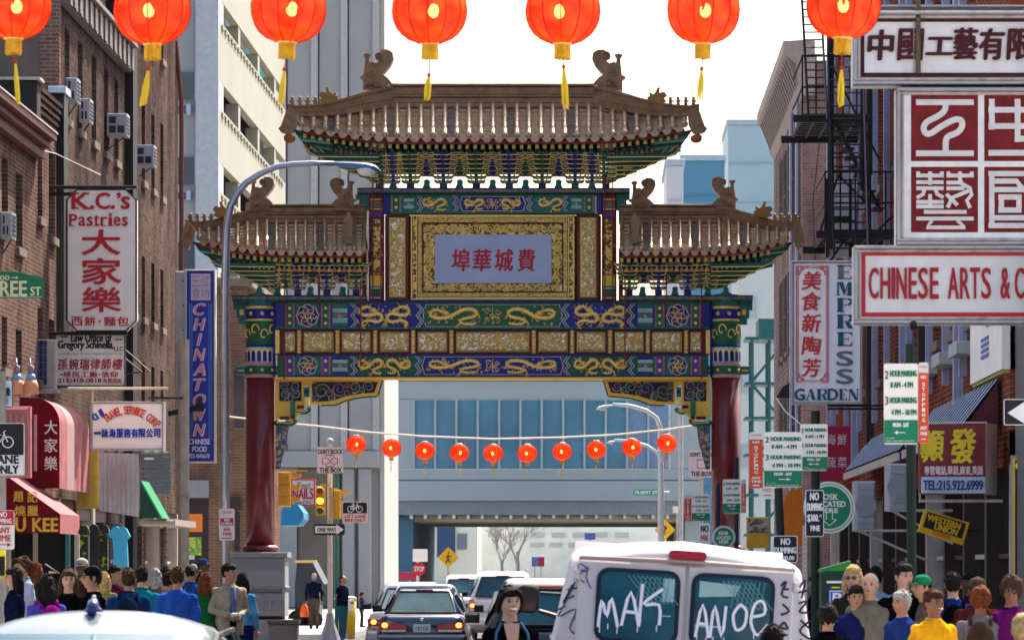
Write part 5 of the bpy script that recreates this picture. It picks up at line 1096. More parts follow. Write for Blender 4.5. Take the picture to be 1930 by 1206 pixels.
# ================================================================ signs
SWHITE = mat('sign_white', (.72,.67,.66), .5, var=.08, vs=2, dirt=.3); SWARM = mat('sign_warm_white', (.90,.82,.76), .5, var=.06, vs=2, dirt=.12); SBLACK = M('sign_black', (.015,.015,.02), .5); SGREEN = M('sign_green', (.01,.20,.09), .5, var=.08)
SDRED = M('sign_dark_red', (.22,.012,.015), .5); SBLUE = M('sign_blue', (.02,.04,.38), .5); SREDO = M('sign_orange_red', (.68,.07,.02), .5); PANELW = M('letter_white', (.78,.76,.74), .5); ALU = mat('aluminium_frame', (.42,.39,.40), .4, metal=.35, dirt=.35); LGOLD = M('letter_gold', (.75,.48,.06), .45); DRUST = mat('frame_dirty_pink', (.50,.40,.38), .6, dirt=.6)
def board(nm, label, cat, D, x0, x1, y0, y1, mt, th=.2, frame=None, fw=4, cut=0, group=None, tilt=0, c=.012, depth0=0):
    a, b = W(x0, y1, D), W(x1, y0, D); o = thing(nm, label, cat, ((a.x+b.x)/2, D, a.z), group); m = MB(); u = PX(D)
    if cut:
        k = cut*u; m.prism([(a.x+k, a.z), (b.x-k, a.z), (b.x, a.z+k), (b.x, b.z-k), (b.x-k, b.z), (a.x+k, b.z), (a.x, b.z-k), (a.x, a.z+k)], D, D+th)
    else: m.cbox(a.x, b.x, D, D+th, a.z, b.z, c)
    mk('panel', m, mt, o)
    if frame:
        w = fw*u
        if cut:
            k = cut*u; P = [(a.x+k, a.z), (b.x-k, a.z), (b.x, a.z+k), (b.x, b.z-k), (b.x-k, b.z), (a.x+k, b.z), (a.x, b.z-k), (a.x, a.z+k)]
            m = MB(); m.tube([(x, D-.01, z) for x, z in P+P[:2]], w/2, 5); mk('frame', m, frame, o)
        else:
            for (p, q, r_, s_) in ((a.x-w, b.x+w, a.z-w, a.z-.001), (a.x-w, b.x+w, b.z+.001, b.z+w), (a.x-w, a.x-.001, a.z, b.z), (b.x+.001, b.x+w, a.z, b.z)): m = MB(); m.cbox(p, q, D-.04, D+th+.01, r_, s_, .01); mk('frame', m, frame, o)
    return o
def finish_tilt(o, deg):
    o.rotation_euler = (0, R(deg), 0)
def post(nm, label, cat, px, D, y0, r=.03, mt=None, group=None, square=False, perf=False, lean=0):
    p = W(px, y0, D); o = thing(nm, label, cat, (p.x, D, 0), group); m = MB()
    if square: m.cbox(p.x-r, p.x+r, D-r, D+r, 0, p.z, .004)
    else: m.tube([(p.x-lean, D, 0), (p.x, D, p.z)], r, 10)
    mk('pole', m, mt or BLACK, o, smooth=False)
    if perf:
        m = MB(); n = int(p.z/.05)
        for k in range(int(n)): t = k/n; m.ball((p.x-lean*(1-t), D-r-.001, p.z*t), (.008, .004, .008), 5, 3)
        mk('bolt_holes', m, M('hole_dark', (.01,.01,.01), .8), o)
    return o
# pastry sign
o = board('hanging_sign', 'tall white octagonal pastry shop sign with red lettering', 'sign', 72, 126, 257, 357, 624, SWARM, .25, SBLACK, 3.5, cut=20)
f = Face(72, o, .02); RB = M('sign_red', (.5,.02,.035), .5)
for ch, a, b in (('K', 136, 168), ('.', 171, 177), ('C', 181, 207), ('.', 210, 216), ('’', 221, 227), ('s', 229, 244)):
    y0, y1 = {'.': (388, 394), '’': (364, 374), 's': (371, 394)}.get(ch, (364, 394)); f.t(ch, a, b, y0, y1, RB, fat=.012)
for (a, b, y) in ((135, 149, 365), (155, 169, 365), (135, 149, 393), (157, 171, 393)): f.rect(a, b, y-1.5, y+1.5, RB, off=.0235)
x = 131
for ch, w in (('P', 16), ('a', 14), ('s', 12), ('t', 11), ('r', 13), ('i', 8), ('e', 14), ('s', 12)):
    y0 = {'P': 404, 't': 406, 'i': 403}.get(ch, 409); f.t(ch, x, x+w-1.5, y0, 426, RB, fat=.006)
    if ch in 'Prti': f.rect(x-1, x+(9 if ch != 't' else 8), 424.4, 426.6, RB, off=.0236)
    x += w+1.6
f.t('大', 155, 226, 434, 480, RB, fat=.016); f.t('家', 155, 228, 487, 535, RB, fat=.014); f.t('樂', 155, 228, 542, 588, RB, fat=.012)
f.t('西', 135, 156, 597, 614, RB, fat=.004); f.t('餅', 160, 180, 597, 614, RB, fat=.004); f.rect(186, 190, 604, 608, RB); f.t('麵', 196, 218, 597, 614, RB, fat=.004); f.t('包', 221, 243, 597, 614, RB, fat=.004); f.done()
for (a, b, y) in ((60, 258, 353), (76, 140, 366), (55, 240, 628)): m = MB(); p, q = W(a, y+3, 72.1), W(b, y-3, 72.1); m.cbox(p.x, q.x, 72.05, 72.2, p.z, q.z, .01); mk('bracket_arm', m, BLACK, o)
m = MB(); m.tube([W(-40, 255, 68), W(105, 290, 71), W(190, 330, 73)], .008, 4); tag(mk('span_wire', m, M('wire_pale', (.6,.5,.5), .5)), 'thin pale wire crossing the brick houses above the pastry sign', 'wire')
# law office
o = board('hanging_sign', 'small white law office sign under the pastry sign', 'sign', 72.3, 105, 235, 631, 727, M('sign_law_white', (1.0,.94,.90), .5), .12, SBLACK, 1.2); f = Face(72.3, o, .015)
f.t('Law Office of', 134, 211, 629, 644, SBLACK, fat=.006, shear=.1); f.t('Gregory Schinella,', 110, 214, 642, 661, SBLACK, fat=.007, shear=.1); f.t('LLC', 216, 232, 653, 661, SBLACK, fat=.002); f.rect(114, 128, 634, 636, SBLACK); f.rect(217, 230, 639, 641, SBLACK)
f.t('Immigration & International Law Firm', 112, 230, 664, 670, M('tan_letter', (.35,.25,.15), .5)); x = 109
for ch in '孫婉瑞律師樓': f.t(ch, x, x+18.5, 676, 697, RB, fat=.004, shear=.1); x += 20.6
f.t('•移民工廠•信仰', 114, 222, 700, 711, RB, fat=.003); f.t('215)418-0818', 110, 191, 713, 723, RB, fat=.005); f.t('免費諮詢', 194, 229, 713, 722, RB, fat=.002); f.done()
m = MB(); m.tube([W(236, 660, 72), W(282, 700, 72), W(236, 704, 72)], .022, 5); m.tube([W(236, 676, 72), W(270, 704, 72)], .018, 5); mk('iron_bracket', m, BLACK, o)
m = MB(); 
# travel service
o = board('hanging_sign', 'white travel service box sign with arched red lettering', 'sign', 74, 174, 306, 759, 846, mat('sign_pink_white', (.92,.78,.80), .5, var=.05, vs=1), .35, ALU, 2.5); f = Face(74, o, .02); s = 'TRAVEL SERVICE CORP'
for i, ch in enumerate(s):
    if ch == ' ': continue
    t = i/(len(s)-1); a = R(62-122*t+10); cx, cy, rr = 244, 832, 62; x = 199+t*98; y = 766+((x-242)/56)**2*28
    slope = 2*(x-242)/56**2*28; f.t(ch, x-3.1, x+3.1, y-1, y+14, M('orange_red', (.62,.07,.04), .5), rot=-math.atan(slope), fat=.006)
f.t('O', 175, 184, 779, 792, SBLUE, fat=.01, rot=.5); f.t('.', 185, 188, 786, 789, SBLUE, rot=.4); f.t('1', 189, 194, 771, 785, SBLUE, fat=.012, rot=.5)
x = 178
for ch in '一詠海服務有限公司': f.t(ch, x, x+12, 808 if ch != '一' else 814, 824 if ch != '一' else 818, SBLUE, fat=.008); x += 14
f.done()
for x in (174, 300): m = MB(); m.tube([W(x, 758, 74.1), W(x, 735, 74.1)], .025, 6); mk('hanger', m, FRAMEW, o)
m = MB(); a, b = W(118, 734, 74), W(316, 729, 74); m.cbox(a.x, b.x, 74, 74.08, a.z, b.z, .01); mk('support_rail', m, M('rail_cream', (.6,.5,.4), .5), o)
m = MB(); a, b = W(280, 752, 73.9), W(345, 747, 73.9); m.cbox(a.x, b.x, 73.9, 74, a.z, b.z, .01); m2 = MB(); mk('support_bar', m, BLACK, o)
# CHINATOWN
o = board('hanging_sign', 'tall narrow blue sign reading CHINATOWN in pink letters', 'sign', 84, 352, 403, 511, 869, M('chinatown_blue', (.02,.04,.40), .45, var=.1), .3, M('chinatown_frame', (.72,.66,.60), .5, dirt=.2), 3); f = Face(84, o, .02)
a, b = W(340, 866, 84), W(351, 511, 84); m = MB(); m.cbox(a.x-.1, a.x+.12, 83.95, 84.28, a.z, b.z, .02)
for k in range(7): p = W(346, 530+k*52, 83.94); 
mk('side_panel', m, FRAMEW, o)
m = MB()
for k in range(8): p = W(345, 530+k*46, 83.93); m.ball(p, (.018, .01, .018), 6, 4)
mk('bolts', m, BLACK, o)
PKL = M('letter_pink', (.80,.25,.30), .5); PWH = M('letter_lilac_white', (.75,.72,.82), .5)
f.rect(360, 397, 516, 566, M('pink_square', (.66,.50,.60), .6), off=.022); f.t('三', 362, 377, 520, 540, M('lilac_ink', (.35,.25,.45), .5), fat=.004, res=2); f.t('江', 380, 395, 520, 540, M('lilac_ink', (.3,.2,.4), .5), fat=.004); f.t('食', 362, 377, 543, 562, M('lilac_ink', (.3,.2,.4), .5), fat=.004); f.t('坊', 380, 395, 543, 562, M('lilac_ink', (.3,.2,.4), .5), fat=.004)
for i, ch in enumerate('CHINATOWN'):
    y = 573+i*28.4; w = 6 if ch == 'I' else 19; f.t(ch, 376-w/2-1.2, 376+w/2+1.2, y-1, y+21, PWH, fat=.018, shear=.25); mb = f.mb
    f2 = Face(84, o, .03); f2.t(ch, 376-w/2, 376+w/2, y, y+20, PKL, fat=.008, shear=.25); f2.done()
f.line([(358, 572), (358, 826)], 1.5, M('stripe_blue', (.2,.35,.7), .5)); f.line([(398, 572), (398, 826)], 1.5, M('stripe_blue', (.2,.35,.7), .5)); f.line([(362, 572), (362, 826)], 1, M('stripe_blue', (.2,.35,.7), .5)); f.line([(394, 572), (394, 826)], 1, M('stripe_blue', (.2,.35,.7), .5))
f.t('CHINESE', 356, 396, 827, 837, PWH, fat=.006); f.t('FOOD', 363, 390, 841, 851, PWH, fat=.006); f.t('922-4696678', 356, 395, 855, 863, PWH, fat=.003); f.done()
m = MB(); a, b = W(318, 780, 83.8), W(380, 768, 83.8); m.tube([(a.x, 83.7, a.z), (b.x, 83.7, b.z)], .055, 8); m.tube([(b.x-.1, 83.7, b.z), (b.x+.05, 83.7, b.z+.02)], .09, 8); mk('floodlight_arm', m, BLACK, o)
# utility pole left of it
o = post('utility_pole', 'pale wooden utility pole beside the CHINATOWN sign', 'pole', 346, 83, 640, .11, M('pole_beige', (.50,.42,.34), .8, var=.2, dirt=.3)); m = MB(); a, b = W(322, 870, 82.8), W(352, 860, 82.8)
for y in (880, 940): m = MB(); p = W(346, y, 83); m.lathe([(.125, 0), (.125, .08)], (p.x, 83, p.z), 12); mk('steel_band', m, ALU, o)
# street name sign REE ST
o = board('street_name_sign', 'green street name sign ending in REE ST at the left edge', 'street sign', 60, -60, 82, 523, 562, SGREEN, .02, None)
a = W(-60, 523, 60); b = W(82, 523, 60); m = MB(); m.prism([(W(-60, 0, 60).x, W(0, 522.8, 60).z), (W(82, 0, 60).x, W(0, 522.8, 60).z), (W(28, 0, 60).x, W(0, 512, 60).z), (W(-60, 0, 60).x, W(0, 512, 60).z)], 60, 60.02); mk('panel_top', m, SGREEN, o)
f = Face(60, o, .01); LC = M('letter_cream', (.78,.74,.5), .5); f.t('CHER', -56, -3, 530, 557, LC, fat=.006); f.t('REE', 1, 50, 530, 558, LC, fat=.008); f.t('ST', 58, 77, 541, 557, LC, fat=.006); f.t('1000', -16, 18, 519, 528, LC, fat=.003); f.line([(22, 523.5), (31, 523.5)], 1.6, LC); f.poly([(30, 520), (35, 523.5), (30, 527)], LC); f.line([(-58, 559.5), (79, 559.5)], 1, LC); f.done()
m = MB(); p = W(-45, 500, 60.1); m.tube([(p.x, 60.1, 0), p], .04, 8); mk('pole', m, ALU, o)
# small signs at the left edge
def small(nm, label, D, x0, x1, y0, y1, mt, cat='sign', border=None, th=.012):
    o = thing(nm, label, cat, W((x0+x1)/2, y1, D)); u = PX(D); r_ = 4*u; a, b = W(x0, y1, D), W(x1, y0, D)
    def rr(a, b, r_):
        pts = []
        for (cx, cz, s_) in ((b.x-r_, a.z+r_, -90), (b.x-r_, b.z-r_, 0), (a.x+r_, b.z-r_, 90), (a.x+r_, a.z+r_, 180)):
            for k in range(4): t = R(s_+k*30); pts.append((cx+r_*math.cos(t), cz+r_*math.sin(t)))
        return pts
    m = MB(); m.prism(rr(a, b, r_), D, D+th); mk('plate', m, border or mt, o)
    if border: k = 1.3*u; m = MB(); m.prism(rr(Vector((a.x+k, 0, a.z+k)), Vector((b.x-k, 0, b.z-k)), r_*.8), D-.002, D); mk('face', m, mt, o)
    return o
o = small('street_sign', 'pale blue sign with Chinese characters above the bike lane sign', 58, -40, 24, 716, 768, M('sign_pale_blue', (.50,.55,.68), .5), border=SBLACK); f = Face(58, o); f.t('垃圾', -8, 20, 730, 746, SBLACK, fat=.006); f.t('FINE', 2, 16, 752, 760, SBLACK); f.done()
o = small('bike_lane_sign', 'black and white BIKE LANE ONLY sign at the left edge', 57, -45, 46, 797, 896, SBLACK, border=PANELW); f = Face(57, o); f.rect(-43, 44.5, 857, 894, PANELW, off=.004); f.t('LANE', -14, 35, 858, 873, SBLACK, fat=.008, ); f.t('ONLY', -14, 35, 877, 892, SBLACK, fat=.008)
def circ(cx, cy, r_, n=20): return [(cx+r_*math.cos(k*2*math.pi/n), cy+r_*math.sin(k*2*math.pi/n)) for k in range(n)]
def bike(f, cx, cy, s_, mt, w):
    for d in (-1, 1): f.line(circ(cx+d*11*s_, cy, 7.5*s_), w, mt, closed=True)
    f.line([(cx-11*s_, cy), (cx-4*s_, cy-10*s_), (cx+6*s_, cy-10*s_), (cx, cy), (cx-11*s_, cy)], w, mt); f.line([(cx, cy), (cx-5*s_, cy-13*s_)], w, mt); f.line([(cx+11*s_, cy), (cx+5*s_, cy-14*s_), (cx+8*s_, cy-16*s_)], w, mt); f.line([(cx-8*s_, cy-13.5*s_), (cx-2*s_, cy-13.5*s_)], w*1.2, mt)
bike(f, 0, 833, 1.35, PANELW, 2.2); f.done()
o = small('parking_sign', 'white and red NO STOPPING ANYTIME sign with double arrow at the left edge', 57.5, -20, 27, 961, 1035, SWARM); f = Face(57.5, o); f.rect(-19, 26, 962, 989, RB); f.t('NO', -2, 13, 964, 974, PANELW, fat=.004); f.t('STOPPING', -18, 22, 977, 986, PANELW, fat=.003); f.t('ANY', -6, 19, 993, 1004, RB, fat=.004); f.t('TIME', -10, 20, 1008, 1019, RB, fat=.004); f.line([(-12, 1026), (16, 1026)], 1.8, RB); f.poly([(14, 1022), (21, 1026), (14, 1030)], RB); f.done()
o = post('sign_pole', 'weathered grey sign pole at the left edge', 'pole', 4, 57.9, 700, .055, M('pole_grey', (.30,.28,.27), .7, dirt=.4)); 
o = small('sticker_sign', 'black and yellow notice on the left pole', 57.7, -20, 11, 1036, 1090, M('notice_yellow', (.62,.6,.05), .5)); f = Face(57.7, o); f.rect(-18, 9, 1048, 1084, SBLACK); f.t('SALE', -10, 7, 1052, 1064, M('notice_yellow', (.62,.6,.05), .5)); f.done()
# gooseneck lamps
for i, (x, lab) in enumerate(((32, 'left gooseneck shop lamp with blue top and orange shade'), (58, 'right gooseneck shop lamp with blue top and orange shade'))):
    p = W(x, 742, 64); o = thing('shop_lamp', lab, 'lamp', p); m = MB(); m.smooth = True; m.lathe([(.13, 0), (.11, .14), (.09, .2)], p, 14); mk('shade', m, M('shade_orange', (.72,.33,.18), .5), o); m = MB(); m.smooth = True; m.lathe([(.09, .2), (.055, .30)], p, 14); mk('collar', m, M('shade_blue', (.22,.42,.66), .4), o)
    m = MB(); m.smooth = True; m.lathe([(.05, .30), (.045, .42), (.0, .44)], p, 10); m.tube([p+Vector((0,0,.42)), p+Vector((-.05,.3,.55)), p+Vector((-.3,.6,.4))], .012, 5); mk('lamp_cap', m, M('cap_grey', (.25,.22,.3), .5), o)
# ---------------- awnings on the left
ARED = mat('awning_red', (.17,.005,.010), .8, var=.2, vs=3, bump=.8, bs=3, spec=.1); APINK = mat('awning_faded_pink', (.42,.17,.18), .8, var=.2, vs=3, dirt=.25, bump=.8, bs=3, spec=0)  # pink is the red canvas with sunlight on its street side put into the colour
o = thing('dome_awning', 'red waterfall awning with three white characters and faded pink front', 'awning', W(120, 920, 68))
# profile in XZ (end panel faces us); X from the wall (-9.2) outward
D = 68; s_ = FL/D; x0 = W(56, 0, D).x; x1 = W(112, 0, D).x; zt = W(0, 748, D).z; zb = W(0, 920, D).z; pr = [(x0-.7, zb), (x1, zb), (x1, zt-.42)]
for k in range(1, 9): t = R(k*10); pr.append((x1-.38*(1-math.cos(t)), zt-.42+.40*math.sin(t)))
pr += [(x0-.1, zt), (x0-.7, zt)]
m = MB(); m.prism(pr, D, D+.02); mk('end_panel', m, ARED, o)
sp = pr[1:-2]; L2 = 4.0
for i in range(4):
    y0, y1 = D+.02+L2*i/4, D+.02+L2*(i+1)/4; m = MB(); vs = []; m.smooth = True
    for (x, z) in sp: vs += [(x, y0, z), (x, y1-.03, z)]
    m.add(vs, [(2*k, 2*k+2, 2*k+3, 2*k+1) for k in range(len(sp)-1)]); mk('canvas_strip', m, APINK if i != 1 else M('awning_shadow_pink', (.38,.24,.25), .8), o)  # one strip in a greyer pink
f = Face(D, o, .015)
for ch, y in (('大', 792), ('家', 826), ('樂', 860)): f.t(ch, 84, 108, y, y+26, PANELW, fat=.004)
f.done()
o = thing('stall_awning', 'red sloping awning with gold characters and the letters U KEE', 'awning', W(60, 1005, 66)); D = 66
def Q(px, py, D=66): p = W(px, py, D); return (p.x, p.z)
m = MB(); m.prism([Q(-60, 898), Q(15, 898), Q(113, 968), Q(113, 1005), Q(-60, 1001)], D, D+.02); mk('end_panel', m, ARED, o)
m = MB(); A = W(15, 898, D); B_ = W(113, 968, D); C_ = W(113, 1005, D)
m.add([A, B_, (B_.x, D+2.5, B_.z), (A.x, D+2.5, A.z), C_, (C_.x, D+2.5, C_.z)], [(0, 1, 2, 3), (1, 4, 5, 2)]); mk('canvas_strip', m, APINK, o)
f = Face(D, o, .015); f.t('趙', 26, 44, 925, 945, LGOLD, fat=.004); f.t('記', 52, 70, 926, 946, LGOLD, fat=.004); f.t('燒', 28, 48, 952, 972, LGOLD, fat=.004); f.t('臘', 52, 72, 952, 972, LGOLD, fat=.004); f.t('U', 30, 48, 975, 1001, LGOLD, fat=.01); f.t('KEE', 62, 109, 976, 1001, LGOLD, fat=.01); f.done()
o = thing('flat_awning', 'faded pink awning edge behind the bike lane sign', 'awning', W(20, 860, 62)); m = MB(); a, b = W(-40, 900, 62), W(56, 765, 62); m.cbox(a.x, b.x, 62, 62.3, a.z, b.z, .05); mk('canvas', m, APINK, o)
m = MB(); a, b = W(0, 900, 61.9), W(16, 768, 61.9); 
for k in range(5): m.box(b.x+k*.09, b.x+k*.09+.04, 61.97, 61.995, a.z+.1, b.z-.1)
mk('stripe', m, M('stripe_rose', (.45,.2,.22), .7), o)
o = thing('canvas_awning', 'crumpled grey vinyl awning with mustard side panel', 'awning', W(200, 970, 72)); D = 72
m = MB(); a, b = W(145, 958, D), W(187, 850, D); m.box(a.x, b.x, D+.01, D+.04, a.z, b.z); mk('side_panel', m, M('mustard', (.48,.30,.05), .6, var=.2, dirt=.2), o)
m = MB(); m.smooth = True; vs = []; rnd = random.Random(3); nx = 24; nz = 8
for j in range(nz+1):
    for i in range(nx+1):
        px = 187+(262-187)*i/nx; y0 = 852+(i/nx)*3; y1 = 962+(i/nx)*12; p = W(px, y0+(y1-y0)*j/nz, D); fold = .03*math.sin(i*2.3)*(.4+j/nz)+.025*noise.noise(Vector((i*.5, j*.9, 1)))+.02*rnd.random(); vs.append((p.x, D-fold-.02+.0*i, p.z))
m.add(vs, [(j*(nx+1)+i, j*(nx+1)+i+1, (j+1)*(nx+1)+i+1, (j+1)*(nx+1)+i) for j in range(nz) for i in range(nx)]); mk('vinyl_sheet', m, mat('vinyl_grey', (.50,.47,.46), .35, var=.15, vs=3, coat=.2, bump=.3, bs=6), o)
f = Face(D, o, .09)
for k in range(6): f.line([(206+k*7, 858), (205+k*7, 935)], 2.6, M('vinyl_stripe', (.55,.36,.38), .6))
f.done()
o = thing('green_awning', 'small triangular green awning beside the grey vinyl awning', 'awning', W(285, 975, 75)); m = MB(); m.prism([Q(264, 905, 75), Q(304, 976, 75), Q(264, 976, 75)], 75, 75.04); mk('end_panel', m, DKGREEN, o); m = MB(); A, B_ = W(264, 905, 75), W(304, 976, 75); m.add([A, B_, (B_.x, 76.5, B_.z), (A.x, 76.5, A.z)], [(0, 1, 2, 3)]); mk('canvas', m, M('awning_green', (.01,.22,.09), .7), o)
m = MB(); m.tube([A, B_], .02, 5); mk('edge_tube', m, M('awning_green', (.01,.22,.09), .7), o)
o = thing('roller_shutter', 'dark corrugated shutter panel above the green awning', 'shutter', W(292, 930, 77)); m = MB()
for k in range(9): y = 852+k*9; a, b = W(265, y+7.6, 77), W(322, y, 77); m = MB(); m.cbox(a.x, b.x, 77, 77.06, a.z, b.z, .012); mk('slat', m, M('slat_slate', (.12,.15,.20), .5), o)
f = Face(77, o, .01); f.rect(272, 290, 862, 866, PANELW); f.done()
m = MB(); a, b = W(262, 990, 76), W(330, 978, 76); m.cbox(a.x, b.x, 76, 80, a.z, b.z, .03); o = thing('shop_canopy', 'flat pale canopy below the dark shutter', 'canopy', W(295, 990, 76)); mk('canopy_slab', m, FRAMEW, o)
for k in range(3): m = MB(); a, b = W(268+k*20, 1200, 77), W(272+k*20+(k == 1)*8, 992, 77); m.box(a.x, b.x, 77, 77.2, 0, b.z); mk('door_post', m, FRAMEW if k == 1 else BRK_S, o)
# clothes on display
CY_ = M('shirt_cyan', (.06,.42,.66), .7); o = thing('hanging_shirt', 'turquoise T-shirt hanging in front of the stall', 'shirt', W(225, 1068, 66)); m = MB(); rnd = random.Random(2)
m.prism([Q(*p) for p in [(213, 993), (219, 991), (225, 994), (231, 992), (238, 996), (245, 1010), (241, 1016), (238, 1011), (240, 1040), (241, 1068), (213, 1068), (214, 1040), (212, 1012), (208, 1014), (203, 1005)]], 66, 66.12); mk('fabric', m, mat('cyan_fabric', (.06,.42,.66), .7, bump=.6, bs=8), o)
m = MB(); m.tube([W(212, 997, 66.05), W(225, 985, 66.05), W(238, 997, 66.05)], .008, 4); mk('hanger', m, BLACK, o)
o = thing('hanging_clothes', 'row of dark camouflage shirts hanging left of the turquoise one', 'clothes', W(170, 1068, 66.6)); CAMO = two_tone('camouflage', (.01,.015,.01), (.30,.30,.02), 9, .6, .9, 0, .2)
for k in range(3): m = MB(); x = 148+k*19; m.prism([Q(*p, 66.6+k*.2) for p in [(x+3, 990), (x+9, 987), (x+16, 990), (x+21, 1004), (x+17, 1008), (x+17, 1075), (x+2, 1075), (x+2, 1008), (x-1, 1003)]], 66.6+k*.2, 66.7+k*.2); mk('garment', m, CAMO if k != 1 else BLACK, o)
m = MB(); a, b = W(-20, 1080, 70), W(205, 985, 70); 
o = thing('market_stall', 'dark market stall front with posts and a glazed stand under the red awnings', 'stall', W(80, 1075, 69.5)); m = MB(); m.box(W(-60, 0, 69.4).x, W(140, 0, 69.4).x, 69.4, 69.5, 0, W(0, 1003, 69.4).z); mk('back_panel', m, M('stall_dark', (.012,.014,.016), .8), o)
for x, mt in ((62, FRAMEW), (123, M('post_teal', (.04,.16,.18), .5)), (141, FRAMEW), (20, M('post_teal', (.04,.16,.18), .5))): a = W(x, 1200, 69.2); m = MB(); m.box(a.x, a.x+.07, 69.2, 69.3, 0, W(0, 1003, 69.2).z); mk('post', m, mt, o)
m = MB(); m.tube([W(85, 1062, 68.9), W(112, 1080, 68.9)], .012, 4); m.tube([W(92, 1078, 68.9), W(106, 1078, 68.9)], .02, 4); mk('stand_rail', m, FRAMEW, o)
# ================================================================ right-hand sign boxes
RBK = M('border_dark_red', (.045,.004,.006), .5)
def bigsign(label, x0, x1, y0, y1, D=45, edge=None):
    """box sign running out of the frame on the right; x1 is where it meets the wall"""
    o = board('shop_sign', label, 'sign', D, x0, x1, y0, y1, SWHITE, .4, None); a, b = W(x0, y1, D), W(x1, y0, D); u = PX(D)
    for (p, q, r_, s_, mt) in ((x0, x1, y0, y0+7, ALU), (x0, x1, y0+7.3, y0+13, DRUST), (x0, x1, y1-6, y1, ALU), (x0, x1, y1-13, y1-6.3, DRUST), (x0, x0+7, y0+7.3, y1-6.3, ALU), (x0+7.3, x0+13, y0+13.3, y1-13.3, DRUST)):
        A, B_ = W(p, s_, D), W(q, r_, D); d = .07 if mt is ALU else .04; m = MB(); m.cbox(A.x, B_.x, D-d, D+.1, A.z, B_.z, .015); mk('frame', m, mt, o)
    return o
WX = 2010
o = bigsign('long white sign with five large dark Chinese brush characters at the top right', 1608, WX, 22, 160); f = Face(45, o, .02)
f.rect(1622, WX, 36, 42, RBK, off=.012); f.rect(1622, WX, 138, 146, RBK, off=.012); f.rect(1622, 1629, 42.2, 137.8, RBK, off=.012)
RBR = M('brush_dark_red', (.06,.004,.007), .45)
for ch, a, b, y0, y1 in (('中', 1636, 1684, 58, 114), ('國', 1692, 1740, 56, 114), ('工', 1745, 1794, 72, 104), ('藝', 1797, 1842, 54, 113), ('有', 1846, 1892, 55, 113), ('限', 1898, 1945, 56, 113), ('公', 1950, 2000, 56, 113)): f.t(ch, a, b, y0, y1, RBR, fat=.013, shear=.08)
f.done(); m = MB(); p, q = W(1730, 0, 44.95), W(1730, 138, 44.95); m.box(p.x-.02, p.x+.03, 44.96, 44.99, q.z, p.z); mk('rusty_strap', m, mat('rust', (.12,.08,.05), .9, dirt=.6), o); m = MB(); p, q = W(1722, 40, 44.97), W(1723, 138, 44.97); m.box(p.x, q.x, 44.975, 44.99, q.z, p.z); mk('panel_joint', m, ALU, o)
m = MB(); a, b = W(1640, 13, 45.2), W(WX, -12, 45.2); m.box(a.x, b.x, 45.2, 45.5, a.z, a.z+.02); mk('cover_strip', m, ALU, o)
o = bigsign('large red panel sign with seal-script characters in white', 1690, WX, 166, 462); f = Face(45, o, .02); SEAL = mat('seal_red', (.17,.007,.009), .55, var=.45, vs=5)
f.rect(1703, WX, 177, 451, PANELW, off=.006)
for (x0, x1) in ((1717, 1843), (1855, 1981)):
    for (y0, y1) in ((180, 304), (315, 438)): f.rect(x0, x1, y0, y1, SEAL, off=.012)
SW = M('seal_stroke', (.66,.60,.58), .6)
def st(pts, w=12): f.line(pts, w, SW, off=.022)
def bez(pts, n=5):
    out = []
    for i in range(len(pts)-1):
        p0 = pts[max(i-1, 0)]; p1 = pts[i]; p2 = pts[i+1]; p3 = pts[min(i+2, len(pts)-1)]
        for k in range(n): t = k/n; out.append(tuple(.5*((2*p1[j])+(-p0[j]+p2[j])*t+(2*p0[j]-5*p1[j]+4*p2[j]-p3[j])*t*t+(-p0[j]+3*p1[j]-3*p2[j]+p3[j])*t**3) for j in (0, 1)))
    return out+[pts[-1]]
def SQ(x, y): return (1690+x*240/904, 150+y*240/904)       # coordinates read off an enlargement
def rows(l, w=12): 
    for p in l: st([SQ(*q) for q in p], w)
rows([[(136,166),(546,166)], [(136,528),(546,528)]]); st([SQ(*q) for q in bez([(342,175),(340,215),(300,255),(215,300),(188,345),(205,385),(245,385),(320,335),(410,290),(455,295),(460,335),(430,375),(365,405),(346,440),(346,520)])], 12.5)
rows([[(672,140),(672,358)], [(855,140),(855,445)], [(650,220),(960,220)], [(650,335),(960,335)], [(855,425),(960,425)], [(650,525),(960,525)]], 12)
rows([[(138,685),(332,685)], [(150,655),(150,690)], [(235,655),(235,750)], [(318,655),(318,690)], [(138,732),(332,732)], [(138,775),(332,775)], [(200,760),(185,815),(140,840)], [(265,760),(285,815),(330,840)], [(138,872),(332,872)], [(235,815),(235,910)], [(138,905),(332,905)], [(352,685),(546,685)], [(365,655),(365,690)], [(447,655),(447,740)], [(530,655),(530,690)], [(352,735),(470,735)], [(352,775),(480,775)], [(447,735),(520,775),(530,820),(495,860),(520,915)], [(350,815),(430,895)], [(510,790),(390,840),(360,910)], [(192,943),(496,943)], [(138,990),(546,990)], [(250,1000),(210,1050),(486,1050),(430,1000)]], 8)
rows([[(672,655),(672,1050)], [(650,672),(960,672)], [(690,725),(850,725),(890,780)], [(690,785),(960,785)], [(740,840),(740,930)], [(720,838),(885,838)], [(865,838),(865,930)], [(720,930),(885,930)], [(690,985),(960,985)], [(650,1040),(960,1040)]], 11)
f.done(); m = MB(); a, b = W(1712, 165.5, 45.1), W(WX, 158, 45.1); 
o['label'] = 'large red panel sign with white seal-script characters'
o = bigsign('white box sign reading CHINESE ARTS & C in condensed red capitals', 1610, WX, 463, 610); f = Face(45, o, .02)
f.rect(1624, WX, 474, 482, RB, off=.012); f.rect(1624, WX, 589, 597, RB, off=.012); f.rect(1624, 1631, 482.2, 588.8, RB, off=.012)
